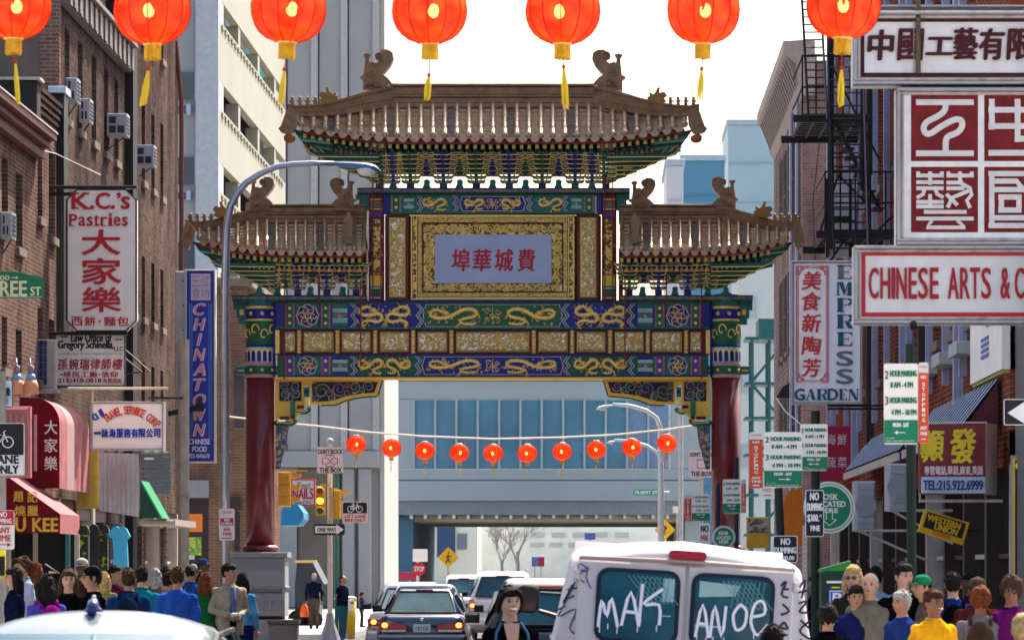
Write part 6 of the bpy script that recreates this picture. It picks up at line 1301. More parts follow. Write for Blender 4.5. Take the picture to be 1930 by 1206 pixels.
for ch, x, w in (('C',1638,17),('H',1660,17),('I',1681,5),('N',1690,18),('E',1713,14),('S',1731,17),('E',1753,15),('A',1787,19),('R',1810,17),('T',1829,17),('S',1850,17),('&',1886,17),('C',1913,17),('R',1935,17),('A',1954,19),('F',1977,14),('T',1993,15)):
    f.t(ch, x, x+w, 505, 563, M('cond_red', (.36,.012,.02), .5), fat=.0055)
f.done()
m = MB(); a, b = W(1700, 462.5, 45.1), W(WX, 455, 45.1); m.box(a.x, b.x, 45.15, 45.35, a.z, b.z); mk('purple_strip', m, M('purple_strip', (.20,.05,.22), .5), o)
m = MB(); a, b = W(1700, 163, 45.1), W(WX, 155, 45.1); m.box(a.x, b.x, 45.15, 45.35, a.z, b.z); mk('purple_strip', m, M('purple_strip', (.20,.05,.22), .5), o)
for x in (1722,): m = MB(); p = W(x, 612, 44.9); m.tube([(p.x, 44.9, p.z-.03), (p.x, 44.95, p.z+.02)], .04, 6); mk('floodlight', m, BLACK, o)
# Empress Garden
o = board('hanging_sign', 'tall white restaurant sign with red character panel and blue serif letters', 'sign', 62, 1495, 1622, 495, 758, mat('sign_lilac_white', (.90,.84,.92), .5, var=.04), .3, ALU, 3.5); f = Face(62, o, .02)
f.rect(1499, 1562, 500, 722, M('panel_cream_white', (.95,.88,.86), .5), off=.008); REDL = M('frame_red', (.60,.04,.07), .5)
f.line([(1501, 502), (1560, 502), (1560, 720), (1501, 720)], 2, REDL, closed=True); f.line([(1515, 505), (1546, 505), (1557, 518), (1557, 704), (1546, 717), (1515, 717), (1504, 704), (1504, 518)], 1.4, REDL, closed=True)
for (cx, cy, sx, sy) in ((1506, 507, 1, 1), (1555, 507, -1, 1), (1506, 715, 1, -1), (1555, 715, -1, -1)):
    for r_ in (3, 5.5): f.line(circ(cx, cy, r_, 10), 1.3, REDL, closed=True)
    f.line(circ(cx+sx*7, cy-sy*1, 2.6, 8), 1.2, REDL, closed=True); f.line(circ(cx-sx*1, cy+sy*9, 2.6, 8), 1.2, REDL, closed=True)
for ch, y in (('美', 512), ('食', 551), ('新', 592), ('陶', 634), ('芳', 676)): f.t(ch, 1511, 1547, y, y+34, M('char_red', (.66,.04,.05), .5), fat=.008, shear=.12)
NV = M('navy_teal', (.02,.10,.17), .5); SL = M('slate_letter', (.12,.17,.19), .5); GRL = M('letter_grey', (.20,.17,.20), .5)
EX = {'E': [(0,0,16)], 'M': [], 'P': [], 'R': []}
def didone(ch, x0, x1, y0, y1, mt, k=1.0):
    """high contrast letter with slab hairlines, stencil breaks"""
    w = x1-x0; h = y1-y0; T = h*.085
    def rc(a, b, c, d): f.rect(x0+a*w, x0+b*w, y0+c*h, y0+d*h, mt, off=.02)
    if ch == 'E': rc(.08, .42, .0, 1); rc(0, .95, 0, .075); rc(0, .95, .925, 1); rc(.44, .72, .47, .53); f.poly([(x0+.95*w, y0), (x0+w, y0+.32*h), (x0+.8*w, y0+.07*h)], mt, off=.021); f.poly([(x0+.95*w, y1), (x0+w, y1-.32*h), (x0+.8*w, y1-.07*h)], mt, off=.021); rc(.70, .74, .36, .64)
    elif ch in 'PR':
        rc(.05, .38, 0, 1); rc(-.02, .5, 0, .06); rc(-.02, .48, .94, 1)
        f.line([(x0+.45*w, y0+.05*h), (x0+.7*w, y0+.04*h)], T*.8, mt, off=.022); f.line([(x0+.72*w, y0+.06*h), (x0+.88*w, y0+.15*h), (x0+.88*w, y0+.36*h), (x0+.72*w, y0+.47*h)], h*.2, mt, off=.022); f.line([(x0+.45*w, y0+.5*h), (x0+.7*w, y0+.49*h)], T*.8, mt, off=.022)
        if ch == 'R': f.poly([(x0+.5*w, y0+.54*h), (x0+.76*w, y0+.52*h), (x0+1.02*w, y1), (x0+.72*w, y1)], mt, off=.023)
    elif ch == 'M': rc(.02, .12, 0, 1); f.poly([(x0+.1*w, y0), (x0+.38*w, y0), (x0+.56*w, y0+.7*h), (x0+.46*w, y1)], mt, off=.021); f.line([(x0+.5*w, y0+.9*h), (x0+.72*w, y0)], T*.8, mt, off=.022); rc(.68, .94, 0, 1); rc(-.04, .2, .93, 1); rc(.6, 1.02, .93, 1)
    elif ch == 'S': f.t('S', x0, x1, y0, y1, mt, fat=h*PX(f.D)*.05)
    elif ch in 'DG': f.t(ch, x0, x1, y0, y1, mt, fat=h*PX(f.D)*.06)
    elif ch == 'A': f.line([(x0+.1*w, y1), (x0+.5*w, y0)], T, mt, off=.022); f.poly([(x0+.42*w, y0), (x0+.62*w, y0), (x0+w, y1), (x0+.62*w, y1)], mt, off=.021); rc(.25, .6, .62, .68); rc(-.02, .28, .93, 1)
    elif ch == 'N': rc(.06, .14, 0, 1); f.poly([(x0, y0), (x0+.34*w, y0), (x0+.95*w, y1), (x0+.66*w, y1)], mt, off=.021); rc(.84, .92, 0, 1); rc(-.03, .25, .93, 1); rc(.74, 1.04, 0, .07)
for ch, y0, y1, mt in (('E', 500, 526, GRL), ('M', 532, 557, NV), ('P', 562, 588, NV), ('R', 593, 619, NV), ('E', 626, 652, NV), ('S', 662, 689, SL), ('S', 696, 723, SL)): didone(ch, 1577, 1607, y0, y1, mt)
x = 1498
for ch, w in (('G', 19), ('A', 20), ('R', 20), ('D', 19), ('E', 17), ('N', 20)): didone(ch, x, x+w-1, 733, 754, NV); x += w+1.2
f.done()
for y in (764, 770): m = MB(); a, b = W(1560, y+2, 62.1), W(1690 if y > 765 else 1680, y-2, 62.1); m.box(a.x, XR, 62.1+(y-764)*.01, 62.16+(y-764)*.01, a.z, b.z); mk('support_arm', m, BLACK, o)
m = MB(); m.prism([Q(1488, 720, 62.3), Q(1488, 750, 62.3), Q(1463, 750, 62.3), Q(1474, 730, 62.3)], 62.3, 62.35); mk('spike_bracket', m, BLACK, o)
m = MB(); m.tube([W(1463, 750, 62.3), W(1480, 775, 61), W(1510, 800, 58)], .01, 4); mk('loose_wire', m, FRAMEW, o)
m = MB(); m.tube([W(1585, 320, 60), W(1500, 560, 62)], .006, 4)
# white box sign upper right, seafood banner, yellow lettered sign, wire transfer sign, arrow
o = thing('box_sign', 'pale grey box sign with small blue writing under the CHINESE ARTS sign', 'sign', (4.85, 52, 4.1)); m = MB(); m.add([(4.8, 50, 4.12), (4.8, 54.2, 4.12), (4.8, 54.2, 5.1), (4.8, 50, 5.1), (6, 50, 4.12), (6, 50, 5.1), (6, 54.2, 4.12), (6, 54.2, 5.1)], [(0,3,2,1), (0,4,5,3), (4,6,7,5), (1,2,7,6)]); mk('casing', m, SWARM, o); m = MB(); m.box(4.82, 6, 50.02, 54.1, 4.08, 4.118); mk('underside', m, M('soffit_olive', (.42,.36,.12), .6), o)
m = MB(); m.box(4.79, 4.797, 51.4, 51.9, 4.72, 5.05); mk('stripe', m, M('sign_green', (.01,.2,.09), .5), o); m = MB(); m.box(4.79, 4.797, 51.1, 51.35, 4.72, 5.05); mk('stripe', m, SREDO, o)
m = MB()
for k in range(4): m.box(4.788, 4.797, 51.6, 52.6, 4.36+k*.07, 4.40+k*.07)
mk('script_lettering', m, M('script_blue', (.1,.16,.45), .5), o)
o = board('shop_banner', 'crimson banner with white Chinese characters for seafood and vegetables', 'sign', 80, 1540, 1624, 802, 906, M('banner_crimson', (.42,.015,.06), .6, var=.1), .05); f = Face(80, o)
for ch, x, y in (('海', 1558, 818), ('鮮', 1579, 818), ('蔬', 1558, 861), ('菜', 1579, 861)): f.t(ch, x, x+17, y, y+20, M('banner_white', (.70,.55,.60), .6), fat=.004)
f.done()
o = thing('phone_sign', 'dark red sign with yellow brush characters and a phone number', 'sign', W(1800, 930, 50)); D = 50
m = MB(); a, b, c = W(1734, 930, 50.6), W(1858, 932, 50), W(1896, 920, 49.4); zt = W(0, 797, 50).z
for (p, q, mt, nm) in ((a, b, M('maroon_panel', (.15,.01,.02), .5), 'front_panel'), (b, Vector((c.x, 50.5, c.z)), SWARM, 'side_panel')):
    m = MB(); zb = W(0, 930, 50).z; m.add([(p.x, p.y, zb), (q.x, q.y, zb), (q.x, q.y, zt), (p.x, p.y, zt), (p.x, p.y+.3, zb), (q.x, q.y+.3, zb), (q.x, q.y+.3, zt), (p.x, p.y+.3, zt)], [(0,1,2,3), (5,4,7,6), (3,2,6,7), (0,4,5,1), (4,0,3,7), (1,5,6,2)]); mk(nm, m, mt, o)
f = Face(49.97, o, .02); YB = M('brush_yellow', (.78,.58,.03), .5); f.rect(1736, 1857, 898, 929, M('sign_iceblue', (.45,.55,.72), .5), off=.0)
f.t('順', 1744, 1778, 812, 868, YB, fat=.012, shear=.1); f.t('發', 1792, 1838, 808, 872, YB, fat=.014, shear=.1); f.t('粵', 1735, 1745, 822, 870, YB, fat=.01)
f.t('專營電話,華語,廣東,英語', 1742, 1852, 878, 895, M('letter_rose', (.8,.6,.65), .5), fat=.003); f.t('TEL:215.922.6999', 1740, 1852, 905, 923, M('letter_navy', (.03,.05,.18), .5), fat=.005)
f.line([(1734, 797), (1860, 796)], 3, M('box_rim', (.55,.5,.48), .5), off=.02); f.done()
m = MB(); a, b = W(1734, 946, 50.2), W(1858, 941, 50.2); m.box(a.x, b.x+.2, 50.2, 50.4, a.z, b.z); m.tube([W(1734, 946, 50.2), W(1734, 930, 50.2)], .01, 4); mk('support_frame', m, FRAMEW, o)
o = thing('yellow_sign', 'tilted yellow and black money transfer sign reading WESTERN UNION', 'sign', W(1779, 994, 52)); cx, cy = 1779, 993; f = Face(52, o, .02)
def rotp(pts, deg): a = R(deg); return [(cx+(x-cx)*math.cos(a)-(y-cy)*math.sin(a), cy+(x-cx)*math.sin(a)+(y-cy)*math.cos(a)) for x, y in pts]
m = MB(); m.prism([Q(*p, 52) for p in rotp([(1735, 971), (1823, 971), (1823, 1015), (1735, 1015)], 17)], 52, 52.12); mk('panel', m, M('sign_yellow', (.72,.42,.01), .5), o)
f.poly(rotp([(1741, 974), (1817, 974), (1817, 1004), (1741, 1004)], 17), SBLACK, off=.008)
p = rotp([(1777, 983)], 17)[0]; f.t('WESTERN', p[0]-33, p[0]+31, p[1]-6, p[1]+6, M('sign_yellow', (.72,.42,.01), .5), rot=R(-17), fat=.006); p = rotp([(1784, 996)], 17)[0]; f.t('UNION', p[0]-22, p[0]+22, p[1]-6, p[1]+6, M('sign_yellow', (.72,.42,.01), .5), rot=R(-17), fat=.006); p = rotp([(1779, 1009)], 17)[0]; f.t('西聯匯款', p[0]-18, p[0]+18, p[1]-4, p[1]+4, RB, rot=R(-17)); f.done()
m = MB(); m.tube([W(1820, 1000, 52.1), W(1850, 1000, 52.1)], .02, 5); mk('hanger_arm', m, BLACK, o)
o = small('arrow_sign', 'black sign with a white left arrow at the right edge', 40, 1892, 1990, 752, 801, SBLACK, border=PANELW); f = Face(40, o); f.poly([(1899, 778), (1932, 756), (1932, 768), (1985, 768), (1985, 788), (1932, 788), (1932, 799)], PANELW); f.done()
m = MB(); p = W(1960, 700, 40.05); m.tube([(p.x, 40.05, 0), p], .03, 8); mk('pole', m, BLACK, o)
# ---------------- parking signs and posts on the right
PG = M('post_green', (.004,.016,.009), .5)
def pk(label, D, x0, x1, y0, y1, arrow=1, red=None, tilt=0, wt=SWARM, big=True):
    o = small('parking_sign', label, D, x0, x1, y0, y1, wt); f = Face(D, o); h = y1-y0; w = x1-x0; X = lambda t: x0+t*w; Y = lambda t: y0+t*h; fa = .003*(w/60)
    f.t('2', X(.04), X(.12), Y(.09), Y(.19), SGREEN, fat=fa); f.t('HOUR PARKING', X(.18), X(.96), Y(.09), Y(.16), SGREEN, fat=fa); f.t('8 AM - 4 PM', X(.2), X(.85), Y(.23), Y(.30), SGREEN, fat=fa)
    f.t('3', X(.04), X(.12), Y(.41), Y(.51), SGREEN, fat=fa); f.t('HOUR PARKING', X(.18), X(.96), Y(.42), Y(.49), SGREEN, fat=fa); f.t('4 PM - 10 PM', X(.22), X(.95), Y(.57), Y(.64), SGREEN, fat=fa)
    f.rect(X(.005), X(.995), Y(.70), Y(.985), SGREEN); g = Face(D, o, .010); g.t('MON - SAT', X(.27), X(.73), Y(.735), Y(.785), PANELW, fat=fa); g.line([(X(.38), Y(.855)), (X(.62), Y(.855))], w*.025, PANELW)
    if arrow >= 0: g.poly([(X(.6), Y(.83)), (X(.7), Y(.855)), (X(.6), Y(.88))], PANELW)
    if arrow <= 0: g.poly([(X(.4), Y(.83)), (X(.3), Y(.855)), (X(.4), Y(.88))], PANELW)
    g.t('12 E 7500', X(.06), X(.3), Y(.915), Y(.935), PANELW); g.t('PHILA. PARKING AUTHORITY', X(.06), X(.9), Y(.95), Y(.97), PANELW); f.done(); g.done()
    return o
def red_strip(label, D, x0, x1, y0, y1, arrow=-1):
    o = small('parking_sign', label, D, x0, x1, y0, y1, SWHITE); f = Face(D, o); h = y1-y0; w = x1-x0; f.rect(x0+.3, x1-.3, y0+h*.13, y1-.4, SREDO); g = Face(D, o, .010)
    g.t('NO', x0+w*.25, x0+w*.75, y0+h*.16, y0+h*.20, PANELW, fat=.002)
    for i, ch in enumerate('STOPPING'): g.t(ch, x0+w*.36, x0+w*.64, y0+h*(.25+i*.063), y0+h*(.295+i*.063), PANELW, fat=.002)
    g.t('ANY', x0+w*.18, x0+w*.82, y0+h*.79, y0+h*.835, PANELW, fat=.002); g.t('TIME', x0+w*.15, x0+w*.85, y0+h*.86, y0+h*.9, PANELW, fat=.002); g.line([(x0+w*.25, y0+h*.95), (x0+w*.75, y0+h*.95)], w*.1, PANELW); f.t('TOW-AWAY ZONE', x0+w*.1, x0+w*.9, y0+h*.04, y0+h*.07, RB); f.done(); g.done(); return o
post('sign_post', 'tall dark green post carrying the nearest parking signs', 'post', 1716, 39.1, 648, .045, PG, lean=-.02)
pk('large two hour parking sign with left arrow on the tall green post', 39, 1666, 1730, 685, 837, -1); red_strip('orange red NO STOPPING strip on the tall green post', 39, 1731, 1750, 683, 835)
post('sign_post', 'dark green post behind the parking kiosk', 'post', 1537, 47.1, 774, .05, PG)
pk('medium two hour parking sign with double arrow above the NO DUMPING plate', 47, 1508, 1560, 799, 887, 0)
o = small('no_dumping_sign', 'black NO DUMPING 300 dollar fine plate over the green kiosk disc', 45, 1518, 1553, 923, 1011, SBLACK, border=PANELW); f = Face(45, o); f.t('NO', 1527, 1543, 928, 942, PANELW, fat=.004); f.t('DUMPING', 1521, 1550, 948, 962, PANELW, fat=.004); f.t('$300.', 1522, 1543, 969, 984, PANELW, fat=.004); f.t('00', 1544, 1549, 969, 974, PANELW); f.t('FINE', 1528, 1545, 990, 1000, PANELW, fat=.003); f.done()
o = post('sign_post', 'leaning dark green post with a white and red sign cluster', 'post', 1467, 46.1, 920, .045, PG, lean=-.12); m = MB(); 
pk('two hour parking sign with right arrow beside the orange red strip', 46, 1440, 1512, 814, 918, 1); red_strip('orange red NO STOPPING strip at the left of the leaning post', 46, 1412, 1438, 814, 920)
o = small('no_dumping_sign', 'black NO DUMPING plate just above the van roof', 45.6, 1457, 1503, 1009, 1060, SBLACK, border=PANELW); f = Face(45.6, o); f.t('NO', 1472, 1489, 1014, 1026, PANELW, fat=.004); f.t('DUMPING', 1460, 1500, 1031, 1042, PANELW, fat=.004); f.t('$300.00', 1465, 1497, 1047, 1056, PANELW, fat=.003); f.done()
o = post('perforated_post', 'grey perforated steel post right of the NO DUMPING plate', 'post', 1517, 45.9, 990, .025, ALU, square=True, perf=True)
def kiosk(label, D, cx, cy, r_, txt, full):
    o = thing('kiosk_sign', label, 'sign', W(cx, cy+r_, D)); p = W(cx, cy, D); u = PX(D); m = MB(); m.lathe([(r_*u, -.02), (r_*u, 0)], (p.x, D, p.z), 32, 'y'); mk('disc', m, SWHITE, o); m = MB(); m.lathe([(r_*.92*u, 0), (r_*.92*u, .003)], (p.x, D, p.z), 32, 'y'); mk('green_ring', m, SGREEN, o); m = MB(); m.lathe([(r_*.89*u, 0.003), (r_*.89*u, .005)], (p.x, D, p.z), 32, 'y'); mk('white_ring', m, SWHITE, o); m = MB(); m.lathe([(r_*.82*u, .005), (r_*.82*u, .008)], (p.x, D, p.z), 32, 'y'); mk('green_face', m, SGREEN, o)
    f = Face(D, o, .012)
    for t, a, b, c, d in txt: f.t(t, cx+a*r_, cx+b*r_, cy+c*r_, cy+d*r_, PANELW, fat=.004 if full else .003)
    f.line([(cx-.12*r_, cy+.12*r_), (cx-.12*r_, cy+.45*r_), (cx-.28*r_, cy+.45*r_), (cx, cy+.7*r_), (cx+.28*r_, cy+.45*r_), (cx+.12*r_, cy+.45*r_), (cx+.12*r_, cy+.12*r_)], r_*.04, PANELW); f.done(); return o
kiosk('large round green sign reading KIOSK LOCATED HERE', 50, 1563, 956, 49, (('KIOSK', -.5, .33, -.52, -.3), ('LOCATED', -.62, .62, -.24, -.03), ('HERE', -.4, .33, .03, .2)), True)
kiosk('small round green kiosk sign above the van roof', 62, 1364, 1012, 22, (('KIOSK', -.4, .4, -.5, -.2), ('LOCATED', -.62, .62, -.1, .18), ('HERE', -.4, .4, .25, .5)), False)
post('sign_post', 'slim dark post above the van carrying a parking sign at the right column', 'post', 1388, 66.1, 862, .035, M('post_blueblack', (.01,.03,.06), .5)); post('sign_post', 'slim dark post above the van left of the right column', 'post', 1353, 68.1, 912, .03, M('post_blueblack', (.01,.03,.06), .5))
pk('small blurred parking sign in front of the right column', 66, 1362, 1396, 903, 968, 1); red_strip('narrow pink strip beside the parking sign on the right column', 66, 1397, 1406, 903, 966)
pk('small parking sign left of the right column', 68, 1304, 1338, 930, 982, 1); red_strip('small red strip left of the right column', 68, 1290, 1303, 932, 982)
o = small('no_sign', 'small white NO parking notice beside the small kiosk sign', 67, 1318, 1338, 985, 1030, SWARM); f = Face(67, o); f.t('NO', 1321, 1335, 990, 1002, SBLACK, fat=.004); f.t('PARK', 1321, 1335, 1008, 1018, RB, fat=.002); f.done()
o = small('small_sign', 'small white notice behind the leaning post', 50, 1430, 1462, 916, 940, SWARM); f = Face(50, o); f.t('NO', 1438, 1454, 920, 926, RB); f.line([(1438, 933), (1454, 933)], 1.6, RB); f.done()
# parking kiosk
o = thing('parking_kiosk', 'dark green parking pay station with sloping top and blue P sign', 'pay station', W(1575, 1206, 42)); D = 42; KG = M('kiosk_green', (.010,.035,.022), .45)
zt, zl = W(0, 1056, D).z, W(0, 1072, D).z; x0, x1 = W(1548, 0, D).x, W(1602, 0, D).x
m = MB(); m.prism([(x0, 0), (x1, 0), (x1, W(0, 1078, D).z), (x0, W(0, 1078, D).z)], D, D+.4); mk('cabinet', m, KG, o); m = MB(); m.prism([(x0-.01, W(0, 1077.8, D).z), (x1+.01, W(0, 1077.8, D).z), (x1+.01, zt), (x0-.01, zl)], D-.01, D+.42); mk('sloping_cap', m, M('kiosk_cap', (.03,.22,.03), .4), o)
f = Face(D, o, .01); f.rect(1562, 1593, 1111, 1141, M('p_blue', (.02,.12,.50), .4)); f.rect(1563.5, 1591.5, 1112.5, 1139.5, PANELW, off=.0105); f.rect(1565, 1590, 1114, 1138, M('p_blue', (.02,.12,.50), .4), off=.012); f.rect(1552, 1602, 1076, 1080, M('kiosk_blue', (.01,.06,.14), .5)); f.rect(1558, 1591, 1094, 1098.5, PANELW); f.rect(1567, 1583, 1105, 1108, M('notice_yellow', (.62,.6,.05), .5)); f.done(); f = Face(D, o, .018); f.t('P', 1570, 1585, 1117, 1135, PANELW, fat=.006); f.done()
# ================================================================ lanterns
LRED = bpy.data.materials.new('lantern_silk'); LRED.use_nodes = True; N = LRED.node_tree.nodes; L = LRED.node_tree.links; N.clear()
out = N.new('ShaderNodeOutputMaterial'); df = N.new('ShaderNodeBsdfDiffuse'); tl = N.new('ShaderNodeBsdfTranslucent'); mx = N.new('ShaderNodeMixShader'); gl = N.new('ShaderNodeBsdfGlossy'); mx2 = N.new('ShaderNodeMixShader')
tc = N.new('ShaderNodeTexCoord'); nz = N.new('ShaderNodeTexNoise'); nz.inputs['Scale'].default_value = 8; L.new(tc.outputs['Object'], nz.inputs['Vector']); rp = N.new('ShaderNodeValToRGB'); L.new(nz.outputs[0], rp.inputs[0])
rp.color_ramp.elements[0].position = .3; rp.color_ramp.elements[0].color = (.60, .018, .003, 1); rp.color_ramp.elements[1].position = .7; rp.color_ramp.elements[1].color = (1.0, .14, .010, 1)
L.new(rp.outputs[0], df.inputs[0]); L.new(rp.outputs[0], tl.inputs[0]); mx.inputs[0].default_value = .6; L.new(df.outputs[0], mx.inputs[1]); L.new(tl.outputs[0], mx.inputs[2])
mx2.inputs[0].default_value = .03; gl.inputs['Roughness'].default_value = .35; L.new(mx.outputs[0], mx2.inputs[1]); L.new(gl.outputs[0], mx2.inputs[2])
tr = N.new('ShaderNodeBsdfTransparent'); tr.inputs[0].default_value = (1,.35,.12,1); mx3 = N.new('ShaderNodeMixShader'); mx3.inputs[0].default_value = .16; L.new(mx2.outputs[0], mx3.inputs[1]); L.new(tr.outputs[0], mx3.inputs[2]); L.new(mx3.outputs[0], out.inputs[0])
LYEL = mat('lantern_fringe', (.72, .42, .02), .6, var=.3, vs=30); BULB = mat('lantern_bulb', (1, .9, .7), .5, var=0, emit=(1, .80, .5), es=16); LCAPM = M('lantern_cap', (.9,.7,.25), .5); CORD = M('cord_red', (.4,.03,.02), .6)
def lantern(label, px, py, D, r_px, tassel, group, seed, small=False):
    p = W(px, py, D); u = PX(D); r = r_px*u; o = thing('paper_lantern', label, 'lantern', p, group); rnd = random.Random(seed); n = 48 if not small else 24
    prof = []; h = r*.88
    for k in range(13): t = -math.pi/2+math.pi*k/12; prof.append((max(r*math.cos(t)**.8 if math.cos(t) > 0 else 0, r*.30), h*math.sin(t)*1.0))
    m = MB(); m.smooth = True; vs = []; fs = []
    for (q, z) in prof:
        for k in range(n): a = 2*math.pi*k/n; rr = q*(1-.035*(.5+.5*math.cos(a*12))*(q/r)); vs.append((p.x+rr*math.cos(a), p.y+rr*math.sin(a), p.z+z))
    m.add(vs, [(i*n+k, i*n+(k+1) % n, (i+1)*n+(k+1) % n, (i+1)*n+k) for i in range(12) for k in range(n)]); mk('silk_shade', m, LRED, o)
    for k in range(12):
        a = 2*math.pi*k/12+math.pi/12; m = MB(); m.tube([(p.x+(q*1.004)*math.cos(a), p.y+(q*1.004)*math.sin(a), p.z+z) for q, z in prof], r*.020, 4); mk('rib', m, M('rib_red', (.45,.015,.005), .5), o)
    m = MB(); m.smooth = True; m.lathe([(r*.25, -h-.006), (r*.28, -h+.01), (r*.28, -h+.02)], p, 20); m.lathe([(r*.34, h-.02), (r*.36, h), (r*.2, h+.02)], p, 20); mk('rim', m, LCAPM, o)
    m = MB(); m.ball(p+Vector((r*.1, 0, r*.0)), (r*.15, r*.15, r*.19), 10, 7); mk('bulb', m, BULB, o)
    m = MB(); m.lathe([(r*.05, 0), (r*.05, h)], p, 8); mk('lamp_holder', m, BLACK, o)
    m = MB(); fl = r*.42      # short fringe skirt
    for k in range(28 if not small else 12): a = 2*math.pi*k/(28 if not small else 12); q = r*.19; m.tube([(p.x+q*math.cos(a), p.y+q*math.sin(a), p.z-h), (p.x+(q+rnd.uniform(-.1,.12)*q)*math.cos(a), p.y+q*math.sin(a), p.z-h-fl*rnd.uniform(.9, 1.05))], r*.035, 4)
    mk('fringe', m, LYEL, o)['kind'] = 'stuff'
    dx, t0, t1 = tassel; m = MB(); a = p+Vector((0, 0, -h-fl*.6)); b = p+Vector((dx*u*.4, 0, -t0*u)); c = p+Vector((dx*u, 0, -t1*u)); m.tube([a, b], r*.02, 5); m.ball(b, r*.06, 7, 5); mk('tassel_cord', m, CORD, o)
    m = MB()
    for k in range(9 if not small else 4): j = Vector((rnd.uniform(-1, 1)*r*.07, rnd.uniform(-1, 1)*r*.07, rnd.uniform(-1, 1)*r*.08)); m.tube([b, b.lerp(c, .5)+j*.8, c+j], [r*.03, r*.035, r*.02], 4)
    mk('tassel', m, M('tassel_yellow', (.80,.55,.02), .5), o); o.rotation_euler = (rnd.uniform(-.05, .05), rnd.uniform(-.045, .045), rnd.uniform(0, 3)); return o
LD = 27.6
for i, (x, y, r_, ts, lab) in enumerate(((26, 12, 70, (12, 105, 182), 'big red lantern cut by the left edge of the picture'), (287, 20, 72, (22, 110, 178), 'big red lantern over the brick buildings, second from the left'), (544, 17, 72, (-8, 115, 180), 'big red lantern over the concrete tower'),
    (810, 21, 70, (-6, 120, 165), 'big red lantern over the left half of the arch roof with two thin tassels'), (1061, 22, 70, (-8, 105, 182), 'big red lantern over the right half of the arch roof'), (1326, 20, 70, (-6, 110, 165), 'big red lantern over the right roof tip against the sky'), (1590, 10, 71, (-8, 120, 188), 'big red lantern beside the fire escape and the brush lettered sign'))):
    lantern(lab, x, y, LD, r_, ts, 'big lanterns strung across the street', i)
m = MB(); m.tube([W(-80+i*110, -62-10*math.sin(i*1.1), LD) for i in range(17)], .008, 5); tag(mk('lantern_wire', m, BLACK), 'black wire carrying the big front lanterns above the picture', 'wire')
nm = ['left end lantern of the small far row', 'second small lantern from the left in the far row', 'third small lantern from the left in the far row', 'fourth small lantern from the left in the far row', 'fifth small lantern of the far row, left of the centre of the bridge', 'fifth small lantern from the right in the far row', 'fourth small lantern from the right in the far row', 'third small lantern from the right in the far row', 'second small lantern from the right in the far row', 'right end lantern of the small far row beside the lamp post']
for i, (x, y) in enumerate(((671, 837), (738, 844), (801, 849), (866, 853), (930, 854), (994, 854), (1060, 851), (1124, 847), (1191, 843), (1257, 835))):
    lantern(nm[i], x, y, 90, 18.5, (1, 28, 46), 'small lanterns strung behind the arch', 20+i, True)
m = MB(); m.tube([W(x, y, 90) for x, y in ((430, 785), (520, 795), (600, 803), (700, 815), (800, 822), (930, 827), (1060, 824), (1160, 819), (1250, 810), (1320, 800), (1345, 797))], .018, 6); tag(mk('lantern_rope', m, M('rope_white', (.8,.78,.72), .6)), 'white sagging rope carrying the small lanterns under the arch', 'rope')
# ================================================================ street lamps
STEEL = mat('galvanised_steel', (.30,.31,.38), .35, metal=.7, var=.12, vs=4); WPAINT = M('lamp_white', (.72,.72,.72), .4)
def cobra(label, D, px, y_low, pts, head, mt, r=.085, glass=True, group=None, y0=1300):
    p = W(px, 0, D); o = thing('street_lamp', label, 'street lamp', (p.x, D, 0), group); P = [W(x, y, D) for x, y in pts]; n = len(P)
    m = MB(); m.smooth = True; m.tube([(p.x, D, 0)]+P, [r*1.15]+[r*(1-.45*i/n) for i in range(n)], 14); mk('pole', m, mt, o)
    hx0, hy0, hx1, hy1 = head; a, b = W(hx0, hy0, D), W(hx1, hy1, D); L_ = (b-a).length; s_ = 1 if b.x > a.x else -1
    m = MB(); m.smooth = True; vs = []; st_ = [(0, .055, .05, 0), (.15, .07, .06, .0), (.45, .15, .09, .0), (.7, .17, .11, -.01), (.88, .14, .10, -.03), (1.0, .03, .03, -.08)]
    for (t, w, h, dz) in st_:
        c = a.lerp(b, t)+Vector((0, 0, dz*L_*.9))
        for k in range(12): q = 2*math.pi*k/12; zz = math.sin(q); vs.append((c.x, c.y+w*L_*.8*math.cos(q), c.z+h*L_*.85*(zz if zz > 0 else zz*.6)))
    fs = [(i*12+k, i*12+(k+1) % 12, (i+1)*12+(k+1) % 12, (i+1)*12+k) for i in range(5) for k in range(12)]; fs += [tuple(range(11, -1, -1)), tuple(range(60, 72))]
    m.add(vs, fs); mk('lamp_head', m, M('lamp_blue_grey', (.07,.12,.26), .3, metal=.5) if mt is STEEL else mt, o)
    m = MB(); m.smooth = True; c = a.lerp(b, .72)+Vector((0, 0, -.05*L_)); m.ball(c, (.2*L_, .13*L_, .13*L_), 14, 8); mk('lens', m, glassy('lamp_lens', (.62,.64,.62), .1), o)
    return o
o = cobra('tall grey street lamp with curved arm reaching over the left arch roof', 74, 424, 0, [(424, 560), (426, 470), (428, 420), (434, 390), (446, 366), (464, 345), (490, 328), (520, 315), (550, 310), (590, 308), (630, 309)], (622, 309, 719, 318), STEEL, .075)
for y in (553, 856, 520): p = W(425, y, 74); m = MB(); m.lathe([(.085, 0), (.088, .03), (.085, .06)], p, 14); mk('band', m, STEEL, o)
